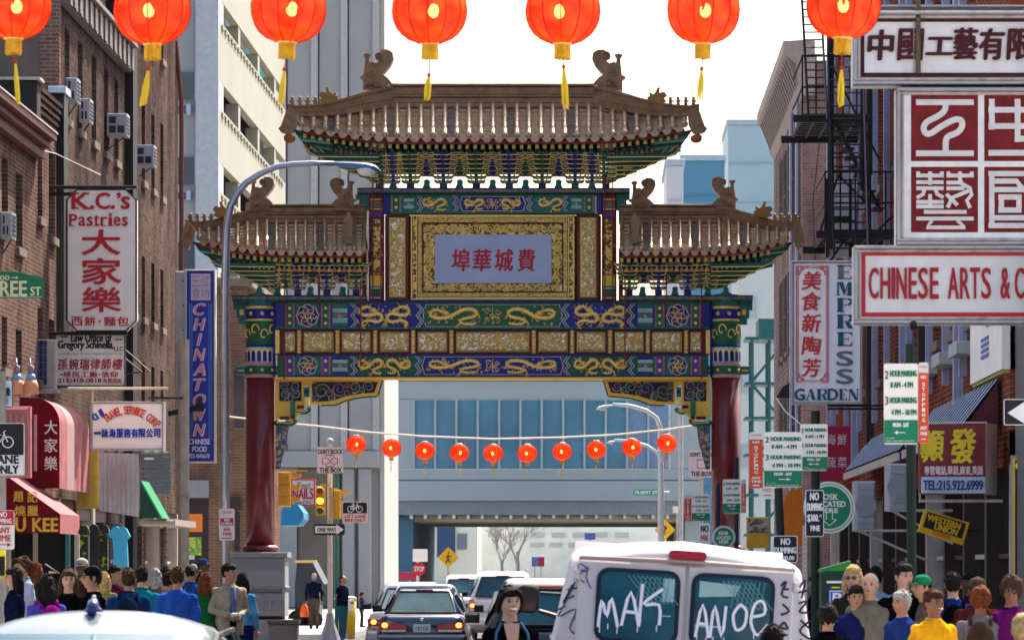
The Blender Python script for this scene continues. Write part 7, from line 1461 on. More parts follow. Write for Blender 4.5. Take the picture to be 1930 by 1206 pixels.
o = small('no_stopping_sign', 'lilac white and red NO STOPPING ANYTIME sign on the tall grey lamp pole', 73.8, 413, 442, 958, 1018, M('sign_lilac', (.66,.58,.66), .5)); f = Face(73.8, o); f.rect(415, 440, 976, 990, M('dull_red', (.35,.02,.05), .5)); g = Face(73.8, o, .01); g.t('NO', 423, 433, 977, 982, PANELW, fat=.003); g.t('STOPPING', 417, 438, 984, 989, PANELW, fat=.002); f.t('ANY', 421, 434, 995, 1000, RB, fat=.003); f.t('TIME', 419, 437, 1003, 1009, RB, fat=.003); f.line([(418, 1014), (437, 1014)], 1.5, SBLACK); f.t('TOW-AWAY', 418, 437, 962, 968, RB); f.done(); g.done()
for (y, hy, px, lab, r_) in ((765, 767, 1245, 'white double-bend street lamp under the arch, upper lamp head on the left', .075), (832, 832, 1248, 'lower white street lamp arm behind the right end small lantern', .06)):
    cobra(lab, 120, px, 0, [(px, y+120), (px-1, y+40), (px-8, y+22), (px-28, y+8), (px-60, y-1), (px-90, y-3)], (1160 if y < 800 else 1170, y-2, 1123 if y < 800 else 1143, hy+2), WPAINT, r_)
post('lamp_post', 'second plain pale post right of the white street lamp', 'post', 1283, 124, 770, .07, M('post_pale', (.62,.60,.60), .5))
# ================================================================ traffic lights and poles at the crossing
TY = M('signal_yellow', (.62,.34,.02), .45, var=.1); XD = 100
o = post('signal_pole', 'pale pole carrying traffic lights and crossing signs', 'pole', 622, XD, 832, .06, M('pole_cream', (.60,.52,.46), .6)); p = W(622, 0, XD); m = MB(); m.lathe([(.28, 0), (.26, .12), (.12, .5), (.08, .75)], (p.x, XD, 0), 8); mk('base_skirt', m, M('skirt_grey', (.25,.25,.30), .6), o); m = MB(); m.ball(W(622, 832, XD), .09, 8, 6); mk('finial', m, ALU, o)
post('green_pole', 'teal green pole right behind the traffic light pole', 'pole', 634, XD+4, 895, .045, M('pole_teal', (.02,.20,.14), .5))
def signal(label, x0, x1, y0, y1, D, lit=None, face='front'):
    a, b = W(x0, y1, D), W(x1, y0, D); o = thing('traffic_light', label, 'traffic light', ((a.x+b.x)/2, D, a.z)); cx = (a.x+b.x)/2; h = (b.z-a.z)/3
    for k in range(3):
        m = MB(); m.cbox(a.x+.02, b.x-.02, D, D+.22, a.z+k*h+.004, a.z+(k+1)*h-.004, .02); mk('housing', m, TY, o); cz = a.z+(k+.5)*h
        if face == 'front':
            on = lit == k; m = MB(); m.lathe([(h*.36, -.0), (h*.30, .02), (.0, .04)], (cx, D-.005, cz), 16, 'y'); mk('lens', m, mat('amber_lit', (1,.5,.02), .4, var=0, emit=(1,.42,.02), es=2.2) if on else M('lens_red' if k == 2 else 'lens_green', (.25,.03,.02) if k == 2 else (.02,.14,.06), .3), o)
            m = MB()
            n = 10; vs = []
            for j in range(n+1): t = math.pi*j/n; vs += [(cx+h*.42*math.cos(t), D-.002, cz+h*.40*math.sin(t)), (cx+h*.42*math.cos(t), D-.24, cz+h*.40*math.sin(t)-.03)]
            m.add(vs, [(2*j, 2*j+1, 2*j+3, 2*j+2) for j in range(n)]); mk('visor', m, TY, o)
        else:
            s_ = -1 if face == 'left' else 1; ex = b.x if s_ > 0 else a.x
            m = MB(); m.prism([(ex, cz-h*.1), (ex, cz+h*.4), (ex+s_*.2, cz+h*.25), (ex+s_*.2, cz+h*.05)], D+.02, D+.2); mk('visor', m, TY, o)
            m = MB(); m.cbox(a.x+.05, b.x-.05, D-.02, D, cz-h*.34, cz+h*.34, .02); mk('back_door', m, M('signal_ochre', (.48,.27,.03), .5), o)
    m = MB(); m.box(cx, W(622, 0, XD).x, D+.1, D+.14, b.z+.0, b.z+.04); mk('bracket', m, TY, o); return o
signal('amber-lit traffic light facing us on the pale pole', 593, 614, 915, 971, XD-.3, 1); signal('yellow traffic light turned away to the right of the pale pole', 627, 644, 922, 978, XD-.2, None, 'right'); signal('yellow traffic light seen from behind beside the red left column', 523, 549, 888, 955, 92, None, 'right')
o = small('block_sign', 'DONT BLOCK THE BOX sign on the traffic light pole, left of the small lanterns', XD-.4, 597, 648, 841, 892, M('sign_rose_white', (.70,.60,.60), .5), border=ALU); f = Face(XD-.4, o); BR = M('box_maroon', (.30,.06,.12), .5); f.t("DON'T BLOCK", 600, 645, 846, 855, SBLACK, fat=.004); f.t('THE BOX', 602, 644, 881, 890, SBLACK, fat=.005); f.line([(614, 858), (630, 858), (630, 863), (636, 863), (636, 874), (630, 874), (630, 879), (614, 879), (614, 874), (608, 874), (608, 863), (614, 863)], 2, BR, closed=True); f.line([(616, 862), (628, 875)], 1.5, BR); f.line([(628, 862), (616, 875)], 1.5, BR); f.done()
o = small('block_sign', 'second BLOCK THE BOX sign half hidden behind the right column', 104, 1298, 1345, 847, 900, M('sign_rose_white', (.70,.60,.60), .5)); f = Face(104, o); f.t("DON'T BLOCK", 1301, 1343, 852, 860, SBLACK, fat=.003); f.t('THE BOX', 1302, 1342, 888, 897, SBLACK, fat=.004); f.line([(1314, 866), (1330, 866), (1330, 882), (1314, 882)], 2, BR, closed=True); f.done()
post('sign_post', 'pale post of the half hidden box sign', 'post', 1322, 104.1, 846, .05, M('pole_cream', (.60,.52,.46), .6))
o = small('bike_sign', 'bicycle LEFT LANE sign beside the traffic lights', XD-.4, 645, 693, 945, 985, SBLACK, border=M('sign_rose_white', (.70,.60,.60), .5)); f = Face(XD-.4, o); f.rect(646, 692, 967, 984, M('sign_rose_white', (.70,.60,.60), .5)); bike(f, 669, 959, .75, PANELW, 1.4); g = Face(XD-.4, o, .01); g.t('LEFT LANE', 650, 689, 969, 975, RB, fat=.003); g.t('BIKE ONLY', 650, 689, 977, 983, RB, fat=.003); f.done(); g.done()
o = small('one_way_sign', 'ONE WAY sign with white arrow on the traffic light pole', XD-.4, 591, 650, 987, 1008, SBLACK); f = Face(XD-.4, o); f.poly([(594, 991), (634, 991), (634, 988), (648, 997.5), (634, 1007), (634, 1004), (594, 1004)], PANELW); g = Face(XD-.4, o, .01); g.t('ONE WAY', 598, 634, 993.5, 1001.5, SBLACK, fat=.004); f.done(); g.done()
o = board('nail_sign', 'NAILS shop sign between column and traffic light', 'sign', 112, 550, 592, 904, 951, M('sign_rose_white', (.70,.60,.60), .5), .2, RB, 2); f = Face(112, o, .02); f.t('Best', 558, 586, 908, 921, M('script_olive', (.3,.25,.05), .5), shear=.3, fat=.004); f.t('NAILS', 552, 590, 920, 940, RB, fat=.008); f.t('SALON', 555, 586, 943, 949, SBLACK); f.done()
o = thing('blue_awning', 'small bright blue box canopy right of the left column', 'canopy', W(550, 990, 110)); m = MB(); a, b = W(530, 990, 110), W(562, 951, 110); m.prism([(a.x, a.z), (b.x, a.z), (W(572, 0, 110).x, W(0, 978, 110).z), (W(572, 0, 110).x, W(0, 966, 110).z), (b.x, b.z), (a.x+.1, b.z), (a.x, b.z-.2)], 110, 112); mk('canopy_shell', m, M('bright_blue', (.02,.25,.48), .5), o)
o = small('crossing_sign', 'yellow diamond pedestrian sign above the cars under the bridge', 165, 0, 1, 0, 1, YELLOW) if False else None
def diamond(label, D, cx, cy, r_, arrow=False):
    o = thing('warning_sign', label, 'sign', W(cx, cy+r_, D)); m = MB(); m.prism([Q(cx-r_, cy, D), Q(cx, cy+r_, D), Q(cx+r_, cy, D), Q(cx, cy-r_, D)], D, D+.03); mk('plate', m, M('diamond_yellow', (.75,.42,.01), .5), o); f = Face(D, o, .01)
    if not arrow: f.line([(cx-1, cy-9), (cx+1, cy-8)], 4, SBLACK); f.line([(cx, cy-5), (cx-1, cy+3), (cx-5, cy+10)], 2.5, SBLACK); f.line([(cx-1, cy+2), (cx+4, cy+10)], 2.2, SBLACK); f.line([(cx-5, cy+1), (cx, cy-4), (cx+5, cy)], 2, SBLACK)
    else: f.line([(cx, cy+8), (cx, cy-3)], 3, SBLACK); f.poly([(cx-6, cy-2), (cx, cy-9), (cx+6, cy-2)], SBLACK)
    f.done(); m = MB(); p = W(cx, cy, D+.05); m.tube([(p.x, D+.05, 0), (p.x, D+.05, p.z)], .04, 6); mk('pole', m, ALU, o)
diamond('yellow diamond walking-person sign above the dark blue sedan', 165, 845, 1050, 20); diamond('orange yellow diamond arrow sign beside the white lamp post', 150, 1253, 998, 20, True)
o = thing('stop_sign', 'small red octagon sign under a white notice beyond the crossing', 'sign', W(790, 1085, 160)); f = Face(160, o, .02); m = MB(); m.prism([Q(790+13*math.cos(R(22.5+45*k)), 1072+13*math.sin(R(22.5+45*k)), 160) for k in range(8)], 160, 160.03); mk('plate', m, RB, o); f.t('STOP', 781, 799, 1067, 1076, PANELW, fat=.006); f.rect(778, 806, 1034, 1058, SWARM, off=0); f.done(); m = MB(); p = W(787, 1034, 160.05); m.tube([(p.x, 160.05, 0), p], .05, 6); mk('pole', m, M('pole_cream', (.6,.52,.46), .6), o)
o = small('street_name_sign', 'small green street name sign hanging before the bridge', 140, 1193, 1243, 922, 933, M('sign_green_pale', (.03,.32,.2), .5)); f = Face(140, o); f.t('FILBERT ST', 1197, 1239, 924.5, 930.5, PANELW, fat=.005); f.done(); m = MB(); m.tube([W(1243, 927, 140.05), W(1262, 927, 140.05)], .03, 5); mk('arm', m, ALU, o)
for i, (x, y, w, h, c, lab) in enumerate(((1102, 1010, 20, 13, 'script_blue', 'small blue and white sign under the bridge at the right'), (1268, 960, 16, 12, 'sign_rose_white', 'tiny white sign left of the lamp post'), (752, 1085, 40, 14, 'dull_red', 'low red banner under the bridge at the left'), (1002, 1058, 12, 18, 'script_blue', 'small blue banner far under the bridge'), (1014, 1058, 12, 18, 'dull_red', 'small red banner far under the bridge'))):
    o = board('small_sign', lab, 'sign', 200+i*3, x, x+w, y-h/2+(0), y+h/2, bpy.data.materials[c], .05); m = MB(); p = W(x+w/2, y, 200.1+i*3); m.tube([(p.x, p.y, 0), p], .04, 5); mk('pole', m, ALU, o)
# orange and yellow van-height sign board right of the column
o = thing('orange_banner', 'bright orange slanting banner behind the leaning post', 'banner', W(1495, 1010, 78)); m = MB(); m.prism([Q(*p, 78) for p in ((1486, 925), (1512, 918), (1515, 1030), (1468, 1030), (1462, 990))], 78, 78.03); mk('cloth', m, M('orange_cloth', (.80,.20,.015), .7), o)
o = board('food_poster', 'yellow poster with a dark picture behind the small kiosk sign', 'poster', 82, 1407, 1450, 974, 1033, M('poster_yellow', (.72,.42,.03), .6), .05); f = Face(82, o); f.rect(1410, 1447, 978, 1004, two_tone('poster_picture', (.10,.10,.10), (.5,.4,.3), 5, .5, .6, 0, 0)); f.done()
# planter, bin, box beside the crossing
o = thing('stone_planter', 'square stone planter in front of the left column pedestal', 'planter', W(532, 1206, 84)); a, b = W(506, 1300, 84), W(560, 1168, 84); m = MB(); m.cbox(a.x, b.x, 84, 84.6, 0.0, b.z-.08, .02); mk('body', m, mat('planter_stone', (.30,.26,.23), .8, dirt=.3), o); m = MB(); m.cbox(a.x-.03, b.x+.03, 83.97, 84.63, b.z-.079, b.z, .01); mk('rim', m, STONE, o)
o = thing('litter_bin', 'yellow rounded litter bin beside the man with white papers', 'bin', W(652, 1200, 109)); p = W(651, 0, 109); m = MB(); m.smooth = True; m.lathe([(.24, 0), (.27, .5), (.28, 1.0)], (p.x, 109, 0), 18); mk('body', m, M('bin_yellow', (.70,.42,.02), .5), o); m = MB(); m.lathe([(.29, 1.0), (.29, 1.06), (.2, 1.1)], (p.x, 109, 0), 18); mk('lid', m, M('lid_pale', (.6,.6,.3), .5), o)
o = thing('news_box', 'small red and white newspaper box behind the traffic light pole', 'newspaper box', W(640, 1130, 110.5)); a, b = W(632, 1145, 110.5), W(650, 1108, 110.5); m = MB(); m.cbox(a.x, b.x, 110.5, 110.9, .1, b.z, .02); mk('body', m, SWARM, o); m = MB(); m.cbox(a.x-.01, b.x+.01, 110.48, 110.92, b.z-.2, b.z-.08, .01); mk('band', m, RB, o)
o = thing('food_cart', 'dark grey cart with striped umbrella behind the left pedestal', 'cart', W(580, 1160, 126)); a, b = W(556, 1200, 126), W(600, 1095, 126); m = MB(); m.cbox(a.x, b.x, 126, 128, .3, b.z, .03); mk('body', m, M('cart_slate', (.05,.08,.10), .5), o); m = MB(); m.prism([Q(558, 1096, 126), Q(612, 1100, 126), Q(590, 1058, 126), Q(562, 1056, 126)], 125.6, 128.2); mk('canopy', m, M('cart_slate2', (.04,.06,.09), .5), o); m = MB(); a, b = W(556, 1060, 125.5), W(596, 1055, 125.5); m.box(a.x, b.x, 125.5, 125.7, a.z, b.z); mk('trim', m, PALEGOLD, o)
for x in (562, 590): m = MB(); m.lathe([(.3, -.1), (.3, .1)], (W(x, 0, 126).x, 125.9, .3), 12, 'y'); mk('wheel', m, BLACK, o)
# ================================================================ vehicles
def loft(mb, secs, closed=False):
    """secs = list of rings of equal length"""
    n = len(secs[0]); vs = [v for s_ in secs for v in s_]
    mb.add(vs, [(i*n+k, i*n+(k+1) % n, (i+1)*n+(k+1) % n, (i+1)*n+k) for i in range(len(secs)-1) for k in range(n)]+[tuple(range(n-1, -1, -1)), tuple(range((len(secs)-1)*n, len(secs)*n))])
def rrect(cx, z0, z1, w, y, r=.08, top=None, n=4):
    """rounded cross-section in XZ, counter-clockwise; top = half width at the top"""
    top = w if top is None else top; pts = []
    for (x, z, a, hw) in ((1, z0, -90, w), (1, z1, 0, top), (-1, z1, 90, top), (-1, z0, 180, w)):
        for k in range(n+1):
            t = R(a+90*k/n); rx = min(r, hw*.9); rz = min(r, (z1-z0)*.45); X = x*(hw-rx)+rx*math.cos(t); zz = (z0+rz if z == z0 else z1-rz)+rz*math.sin(t); pts.append((cx+X, y, zz))
    return pts
RUB = M('tyre_rubber', (.02,.02,.02), .85); CHR = mat('chrome', (.6,.6,.62), .15, metal=1, var=0); CGL = mat('car_glass', (.008,.06,.08), .08, spec=.35, var=.5, vs=3); TRIM = M('black_trim', (.012,.012,.014), .5)
TLR = mat('tail_red', (.45,.008,.01), .2, var=0, spec=.6, coat=.6); TLO = mat('tail_amber_lit', (.9,.2,.02), .3, var=0, emit=(1,.25,.04), es=2); PLATE = M('number_plate', (.55,.62,.66), .5)
def sedan(label, D, cx, width, zroof, paint, suv=False, length=4.6, plate='', group=None, rearglass=None, badge=True, lights='wide', rails=False):
    """rear of the car stands at distance D; built facing away from us"""
    o = thing('parked_car' if False else 'car', label, 'car', (cx, D+length/2, 0), group); w = width/2; zb = .95 if not suv else 1.08
    m = MB(); m.smooth = True; prof = [(0, .42, zb-.10, w-.10), (.10, .28, zb-.02, w-.04), (.35, .2, zb, w), (1.1, .2, zb+.01, w), (length*.55, .2, zb-.01, w), (length*.75, .2, zb-.06, w-.01), (length-.25, .25, zb-.2, w-.06), (length, .38, zb-.32, w-.16)]
    secs = []
    for (y, a, b, ww) in prof: secs.append(rrect(cx, a, b, ww, D+y, .16, ww-.08))
    loft(m, secs); mk('body', m, paint, o)
    g0 = .75 if not suv else .12; g1 = 1.35 if not suv else .45; h0 = length*.60; h1 = length*.74
    m = MB(); m.smooth = True; k = zroof
    loft(m, [rrect(cx, zb-.12, zb-.02, w-.14, D+g0, .05, w-.18), rrect(cx, zb-.12, k-.10, w-.14, D+g1-.10, .16, w-.32), rrect(cx, zb-.12, k, w-.12, D+g1+.25, .16, w-.30), rrect(cx, zb-.12, k+.01, w-.12, D+(g1+h0)/2, .16, w-.29), rrect(cx, zb-.12, k-.04, w-.13, D+h0, .16, w-.31), rrect(cx, zb-.12, zb-.02, w-.16, D+h1, .05, w-.2)]); mk('cabin', m, paint, o)
    # rear window as a sheet following the slope, a little proud
    zt, zl = k-.13, zb+.03; yt, yl = D+g1-.115, D+g0-.005; wt, wl = w-.42, w-.28
    def slope(z): t = (z-zl)/(zt-zl); return yl+(yt-yl)*t
    m = MB(); m.add([(cx-wl, slope(zl)-.035, zl), (cx+wl, slope(zl)-.035, zl), (cx+wt, slope(zt)-.035, zt), (cx-wt, slope(zt)-.035, zt), (cx-wl, slope(zl)+.02, zl), (cx+wl, slope(zl)+.02, zl), (cx+wt, slope(zt)+.02, zt), (cx-wt, slope(zt)+.02, zt)], [(0,1,2,3), (3,2,6,7), (0,4,5,1), (1,5,6,2), (0,3,7,4)]); mk('rear_window', m, rearglass or CGL, o)
    m = MB(); m.tube([(cx-wl, slope(zl)-.04, zl), (cx+wl, slope(zl)-.04, zl), (cx+wt, slope(zt)-.04, zt), (cx-wt, slope(zt)-.04, zt), (cx-wl, slope(zl)-.04, zl)], .018, 5); mk('window_seal', m, TRIM, o)
    m = MB(); m.cbox(cx-.16, cx+.16, slope(zt)-.03, slope(zt)+.05, zt+.01, zt+.045, .01); mk('third_brake_light', m, TLR, o)
    for s_ in (-1, 1):
        m = MB()
        if lights == 'wide': m.prism([(cx+s_*(w-.07), zb-.14), (cx+s_*(w-.10), zb-.30), (cx+s_*.28, zb-.33), (cx+s_*.28, zb-.20), (cx+s_*.5, zb-.16)], D-.03, D+.2)
        else: m.prism([(cx+s_*(w-.12), zb-.04), (cx+s_*(w-.08), zb-.36), (cx+s_*(w-.24), zb-.36), (cx+s_*(w-.24), zb-.04)], D-.03, D+.2)
        mk('tail_light', m, TLR, o)
        m = MB(); m.cbox(cx+s_*.3, cx+s_*(w-.14), D-.042, D-.03, zb-.325, zb-.285, .004); mk('reverse_strip', m, M('lens_pale', (.7,.6,.6), .3), o)
        m = MB(); m.ball((cx+s_*(w-.2), D-.03, zb-.2), (.06, .02, .05), 8, 5); mk('indicator', m, TLO, o)
        for y in (.85, length-.9): m = MB(); m.lathe([(.20, -.09), (.32, -.10), (.33, 0), (.32, .10), (.2, .09)], (cx+s_*(w-.12), D+y, .33), 20, 'x'); mk('wheel', m, RUB, o)
        m = MB(); m.cbox(cx+s_*(w+.0), cx+s_*(w+.18), D+length*.62, D+length*.62+.09, zb+.02, zb+.15, .03); mk('side_mirror', m, TRIM, o)
        # side windows
        m = MB(); xs_ = lambda z: cx+s_*((w-.128)+(-.17)*((z-zb)/(k-zb)))
        zz = (zb+.04, k-.16); m.add([(xs_(zz[0])+s_*.012, D+g1-.1, zz[0]), (xs_(zz[1])+s_*.012, D+g1+.2, zz[1]), (xs_(zz[1])+s_*.012, D+h0-.1, zz[1]), (xs_(zz[0])+s_*.012, D+h1-.3, zz[0])], [(0,1,2,3)]); mk('side_window', m, CGL, o)
        if rails: m = MB(); m.tube([(cx+s_*(w-.36), D+g1+.2, k+.05), (cx+s_*(w-.36), D+h0, k+.05)], .02, 6); mk('roof_rail', m, ALU, o)
    m = MB(); m.cbox(cx-w+.06, cx+w-.06, D-.10, D+.15, .36, .58, .05); mk('bumper', m, paint, o)
    m = MB(); m.cbox(cx-.16, cx+.16, D-.022, D-.01, zb-.33, zb-.18, .004); pl = mk('number_plate', m, PLATE if plate else TRIM, o)
    if plate: m = MB(); text_into(m, plate, cx-.13, cx+.13, zb-.30, zb-.22, D-.024); mk('plate_lettering', m, M('plate_ink', (.03,.07,.2), .5), o)
    if badge: m = MB(); m.lathe([(.035, 0), (.03, .01)], (cx, D-.01, zb-.10), 10, 'y'); mk('badge', m, CHR, o)
    m = MB(); m.tube([(cx-w+.12, D+.0, zb-.10), (cx-w+.2, D-.005, zb-.36), (cx+w-.2, D-.005, zb-.36), (cx+w-.12, D, zb-.10)], .006, 4); mk('boot_line', m, TRIM, o)
    return o
PB = mat('paint_dark_blue', (.008,.022,.075), .2, var=.05, spec=.5, coat=.9); PWT = mat('paint_white', (.70,.68,.66), .3, var=.04, coat=.5, dirt=.08); PSV = mat('paint_silver', (.11,.14,.155), .35, var=.10, coat=.25); PBK = mat('paint_black', (.008,.009,.014), .15, var=0, coat=1)
xw = lambda px, D: W(px, 0, D).x
sedan('dark blue sedan with a number plate, centre of the street', 78, xw(795, 78), 1.76, 1.49, PB, plate='YB10A')
sedan('white sedan just left of the dark blue sedan', 83, xw(768, 83), 1.72, 1.52, PWT, rearglass=mat('glass_pale', (.25,.36,.36), .05, spec=1, var=0))
sedan('white people carrier with roof rails beyond the dark blue sedan', 106, xw(947, 106), 1.9, 1.72, PWT, suv=True, lights='tall', rails=True, plate='KD24')
sedan('distant white car left of the people carrier', 126, xw(872, 126), 1.75, 1.62, PWT, lights='wide')
sedan('black estate car half hidden by the white van', 50, xw(1040, 50), 1.86, 1.66, PBK, suv=True, lights='tall')
# near silver car roof with antenna
CD = 24.0; ccx = xw(165, CD)
o = thing('car', 'pale silver car with a small dark roof antenna at the bottom left', 'car', (ccx, CD+2.2, 0)); m = MB(); m.smooth = True
loft(m, [rrect(ccx, .3, .8, .84, CD-.95, .16, .74), rrect(ccx, .2, .98, .9, CD-.7, .16, .82), rrect(ccx, .2, 1.0, .92, CD+1, .16, .84), rrect(ccx, .2, .98, .92, CD+2.6, .16, .84), rrect(ccx, .25, .8, .88, CD+3.5, .16, .8), rrect(ccx, .35, .62, .78, CD+3.9, .14, .7)]); mk('body', m, PSV, o)
m = MB(); m.smooth = True; zr = 1.52
def arch_sec(y, zt, hw, z0=.9, crown=.10, n=14):
    pts = [(ccx+hw+.10, y, z0)]
    for k in range(n+1): t = -1+2*k/n; pts.append((ccx-t*hw*(.995), y, zt-crown*abs(t)**2.6-(.05 if abs(t) > .95 else 0)))
    return pts+[(ccx-hw-.10, y, z0)]
loft(m, [arch_sec(CD-.75, 1.02, .72, .88, .02), arch_sec(CD-.35, 1.26, .70), arch_sec(CD+.0, 1.42, .70), arch_sec(CD+.25, zr-.02, .70, crown=.13), arch_sec(CD+.7, zr+.0, .71, crown=.13), arch_sec(CD+1.3, zr-.03, .70, crown=.12), arch_sec(CD+1.8, 1.40, .68), arch_sec(CD+2.5, 1.02, .74, .88, .02)]); mk('cabin', m, PSV, o)
m = MB(); m.smooth = True
loft(m, [[(ccx+s_*w, y, z) for (s_, w) in ((-1, .55), (1, .55))]+[(ccx+.5, y2, z2), (ccx-.5, y2, z2)] for (y, z, y2, z2) in ((CD-.72, 1.05, CD-.08, 1.395), (CD-.70, 1.03, CD-.06, 1.385))]); mk('rear_window', m, CGL, o)
m = MB(); m.smooth = True; zt = zr+.005; y = CD+.3
m.tube([(ccx, y-.10, zt-.01), (ccx, y-.02, zt+.035), (ccx, y+.04, zt+.06)], [.03, .035, .012], 10); m.lathe([(.055, 0), (.05, .015), (.02, .045), (.008, .06)], (ccx, y, zt-.01), 14); mk('roof_antenna', m, M('antenna_blue', (.01,.02,.12), .3, coat=.4), o)
m = MB(); m.ball((ccx, y+.01, zt+.075), .012, 8, 6); mk('antenna_tip', m, M('lens_pale', (.7,.6,.6), .3), o)
for s_ in (-1, 1):
    m = MB(); m.tube([(ccx+s_*.70, CD-.2, 1.22), (ccx+s_*.72, CD+.2, 1.38), (ccx+s_*.72, CD+1.2, 1.40), (ccx+s_*.78, CD+2.2, 1.05)], .018, 5); mk('door_seal', m, TRIM, o)
    for yy in (0, 2.7): m = MB(); m.lathe([(.2, -.09), (.32, -.1), (.33, 0), (.32, .1), (.2, .09)], (ccx+s_*.82, CD+yy, .33), 20, 'x'); mk('wheel', m, RUB, o)
# white van with graffiti
VD = 31.4; vcx = xw(1268, VD)
o = thing('van', 'white cargo van with graffiti on its two rear windows', 'van', (vcx, VD+2.6, 0)); VP = mat('van_paint', (.56,.50,.51), .4, var=.05, vs=1.5, dirt=.10, coat=.15)
u = PX(VD); zc = EYE
def V(px, py, dy=0):     # van rear-face coordinates, straightened from the photograph's camber tilt
    x = (px-1290)*u; z = (1150-py)*u; a = R(-3.6); return (vcx+x*math.cos(a)+z*math.sin(a)*-1+0, VD+dy, zc+(CY-1150)*u+(-x*math.sin(a)*-1)+z*math.cos(a))
def VR(x, z): return (vcx+x, z)
vtop = 2.0; m = MB(); m.smooth = True
def vsec(y, ztop, hw_t, hw_b, z0=.35, rt=.14):
    pts = []
    n = 7
    pts += [(vcx-hw_b, y, z0), (vcx-hw_b*.6, y, z0-.05), (vcx+hw_b*.6, y, z0-.05), (vcx+hw_b, y, z0), (vcx+hw_b+.01, y, .95), (vcx+hw_t+.06, y, 1.45)]
    for k in range(n): t = R(90*k/(n-1)); pts.append((vcx+hw_t-rt+rt*math.cos(t), y, ztop-.09-.11+.11*math.sin(t)))
    for k in range(1, 4): t = k/4; pts.append((vcx+(hw_t-rt)*(1-2*t), y, ztop-.09+.09*math.sin(math.pi*t)))
    for k in range(n): t = R(90+90*k/(n-1)); pts.append((vcx-hw_t+rt+rt*math.cos(t), y, ztop-.09-.11+.11*math.sin(t)))
    pts += [(vcx-hw_t-.06, y, 1.45), (vcx-hw_b-.01, y, .95)]
    return pts
secs = [vsec(VD, 1.86, .82, .98, rt=.16), vsec(VD+.05, 1.91, .85, 1.0), vsec(VD+.35, 1.95, .87, 1.01), vsec(VD+1.6, 1.98, .88, 1.01), vsec(VD+3.4, 1.95, .86, 1.01)]
loft(m, secs); loft(m, [[(vcx-.95, VD+3.4, .3), (vcx+.95, VD+3.4, .3), (vcx+.85, VD+3.4, 1.95), (vcx-.85, VD+3.4, 1.95)], [(vcx-.93, VD+4.3, .3), (vcx+.93, VD+4.3, .3), (vcx+.9, VD+4.3, 1.15), (vcx-.9, VD+4.3, 1.15)], [(vcx-.9, VD+5.1, .35), (vcx+.9, VD+5.1, .35), (vcx+.85, VD+5.1, .95), (vcx-.85, VD+5.1, .95)]]); van_body = mk('body', m, VP, o)
VWN = mat('van_glass', (.004,.075,.115), .08, spec=.4, var=.45, vs=3, coat=.12); VRED = mat('van_light_red', (.33,.02,.05), .3, coat=.4, var=0)
doorz0, doorz1 = .55, 1.79
for s_ in (-1, 1):
    m = MB(); m.cbox(vcx+(.012 if s_ > 0 else -.80), vcx+(.80 if s_ > 0 else -.012), VD-.03, VD+.02, doorz0, doorz1, .012); mk('rear_door', m, VP, o)
    a, b = (vcx+.07, vcx+.63) if s_ > 0 else (vcx-.63, vcx-.07); zz0, zz1 = 1.225, 1.715; q = MB(); r_ = .07
    def rr(a, b, z0, z1, r_):
        pts = []
        for (cx_, cz, s0) in ((b-r_, z0+r_, -90), (b-r_, z1-r_, 0), (a+r_, z1-r_, 90), (a+r_, z0+r_, 180)):
            for k in range(5): t = R(s0+k*22.5); pts.append((cx_+r_*math.cos(t), cz+r_*math.sin(t)))
        return pts
    q.prism(rr(a-.03, b+.03, zz0-.03, zz1+.03, r_+.02), VD-.045, VD-.031); mk('window_rubber', q, M('rubber_navy', (.01,.01,.03), .5), o)
    q = MB(); q.prism(rr(a, b, zz0, zz1, r_), VD-.05, VD-.0455); mk('rear_window', q, VWN, o)
    # sunlit inside put on the glass as pale colour: mesh screen and load
    q = MB(); cx0 = b-.26
    for k in range(7): q.tube([(cx0-.10+k*.035, VD-.052, zz1-.02), (cx0+.07+k*.035, VD-.052, zz1-.22)], .004, 4); q.tube([(cx0-.03+k*.035, VD-.0525, zz1-.22), (cx0-.10+k*.035+.1, VD-.0525, zz1-.02)], .004, 4)
    mk('wire_screen', q, M('screen_pale', (.10,.27,.29), .5), o)
    q = MB()
    if s_ < 0: q.box(b-.10, b-.015, VD-.0535, VD-.0505, zz1-.20, zz1-.03); q.box(b-.12, b-.03, VD-.0535, VD-.0505, zz0+.18, zz0+.19)
    else: q.prism([(a+.03, zz1-.03), (a+.33, zz1-.05), (a+.30, zz1-.13), (a+.03, zz1-.15)], VD-.0535, VD-.0505); q.box(a+.01, a+.24, VD-.0535, VD-.0505, zz0+.12, zz0+.135)
    mk('sticker', q, M('load_pale', (.30,.45,.45), .6), o)
    for z in (.75, 1.68): m = MB(); m.cbox(vcx+s_*.79, vcx+s_*.83, VD-.05, VD, z-.04, z+.04, .01); mk('door_hinge', m, VP, o)
    m = MB(); m.cbox(vcx+s_*.84, vcx+s_*.97, VD-.04, VD+.05, .80, 1.15, .02); mk('tail_light', m, TLR, o)
    for yy in (.9, 4.2): m = MB(); m.lathe([(.2, -.11), (.36, -.12), (.37, 0), (.36, .12), (.2, .11)], (vcx+s_*.88, VD+yy, .37), 22, 'x'); mk('wheel', m, RUB, o)
m = MB(); m.smooth = True; m.tube([(vcx-.80, VD-.03, 1.805), (vcx, VD-.04, 1.82), (vcx+.80, VD-.03, 1.805)], .016, 6); mk('rain_gutter', m, M('gutter_tan', (.42,.30,.26), .6), o)
m = MB(); m.prism(rr(vcx-.14, vcx+.14, 1.835, 1.90, .03), VD-.06, VD+.05); mk('third_brake_light', m, VRED, o)
m = MB(); m.prism(rr(vcx-.115, vcx+.115, 1.845, 1.89, .02), VD-.068, VD-.061)
mk('brake_lens', m, mat('brake_lens', (.42,.01,.03), .25, var=0, coat=.5), o)
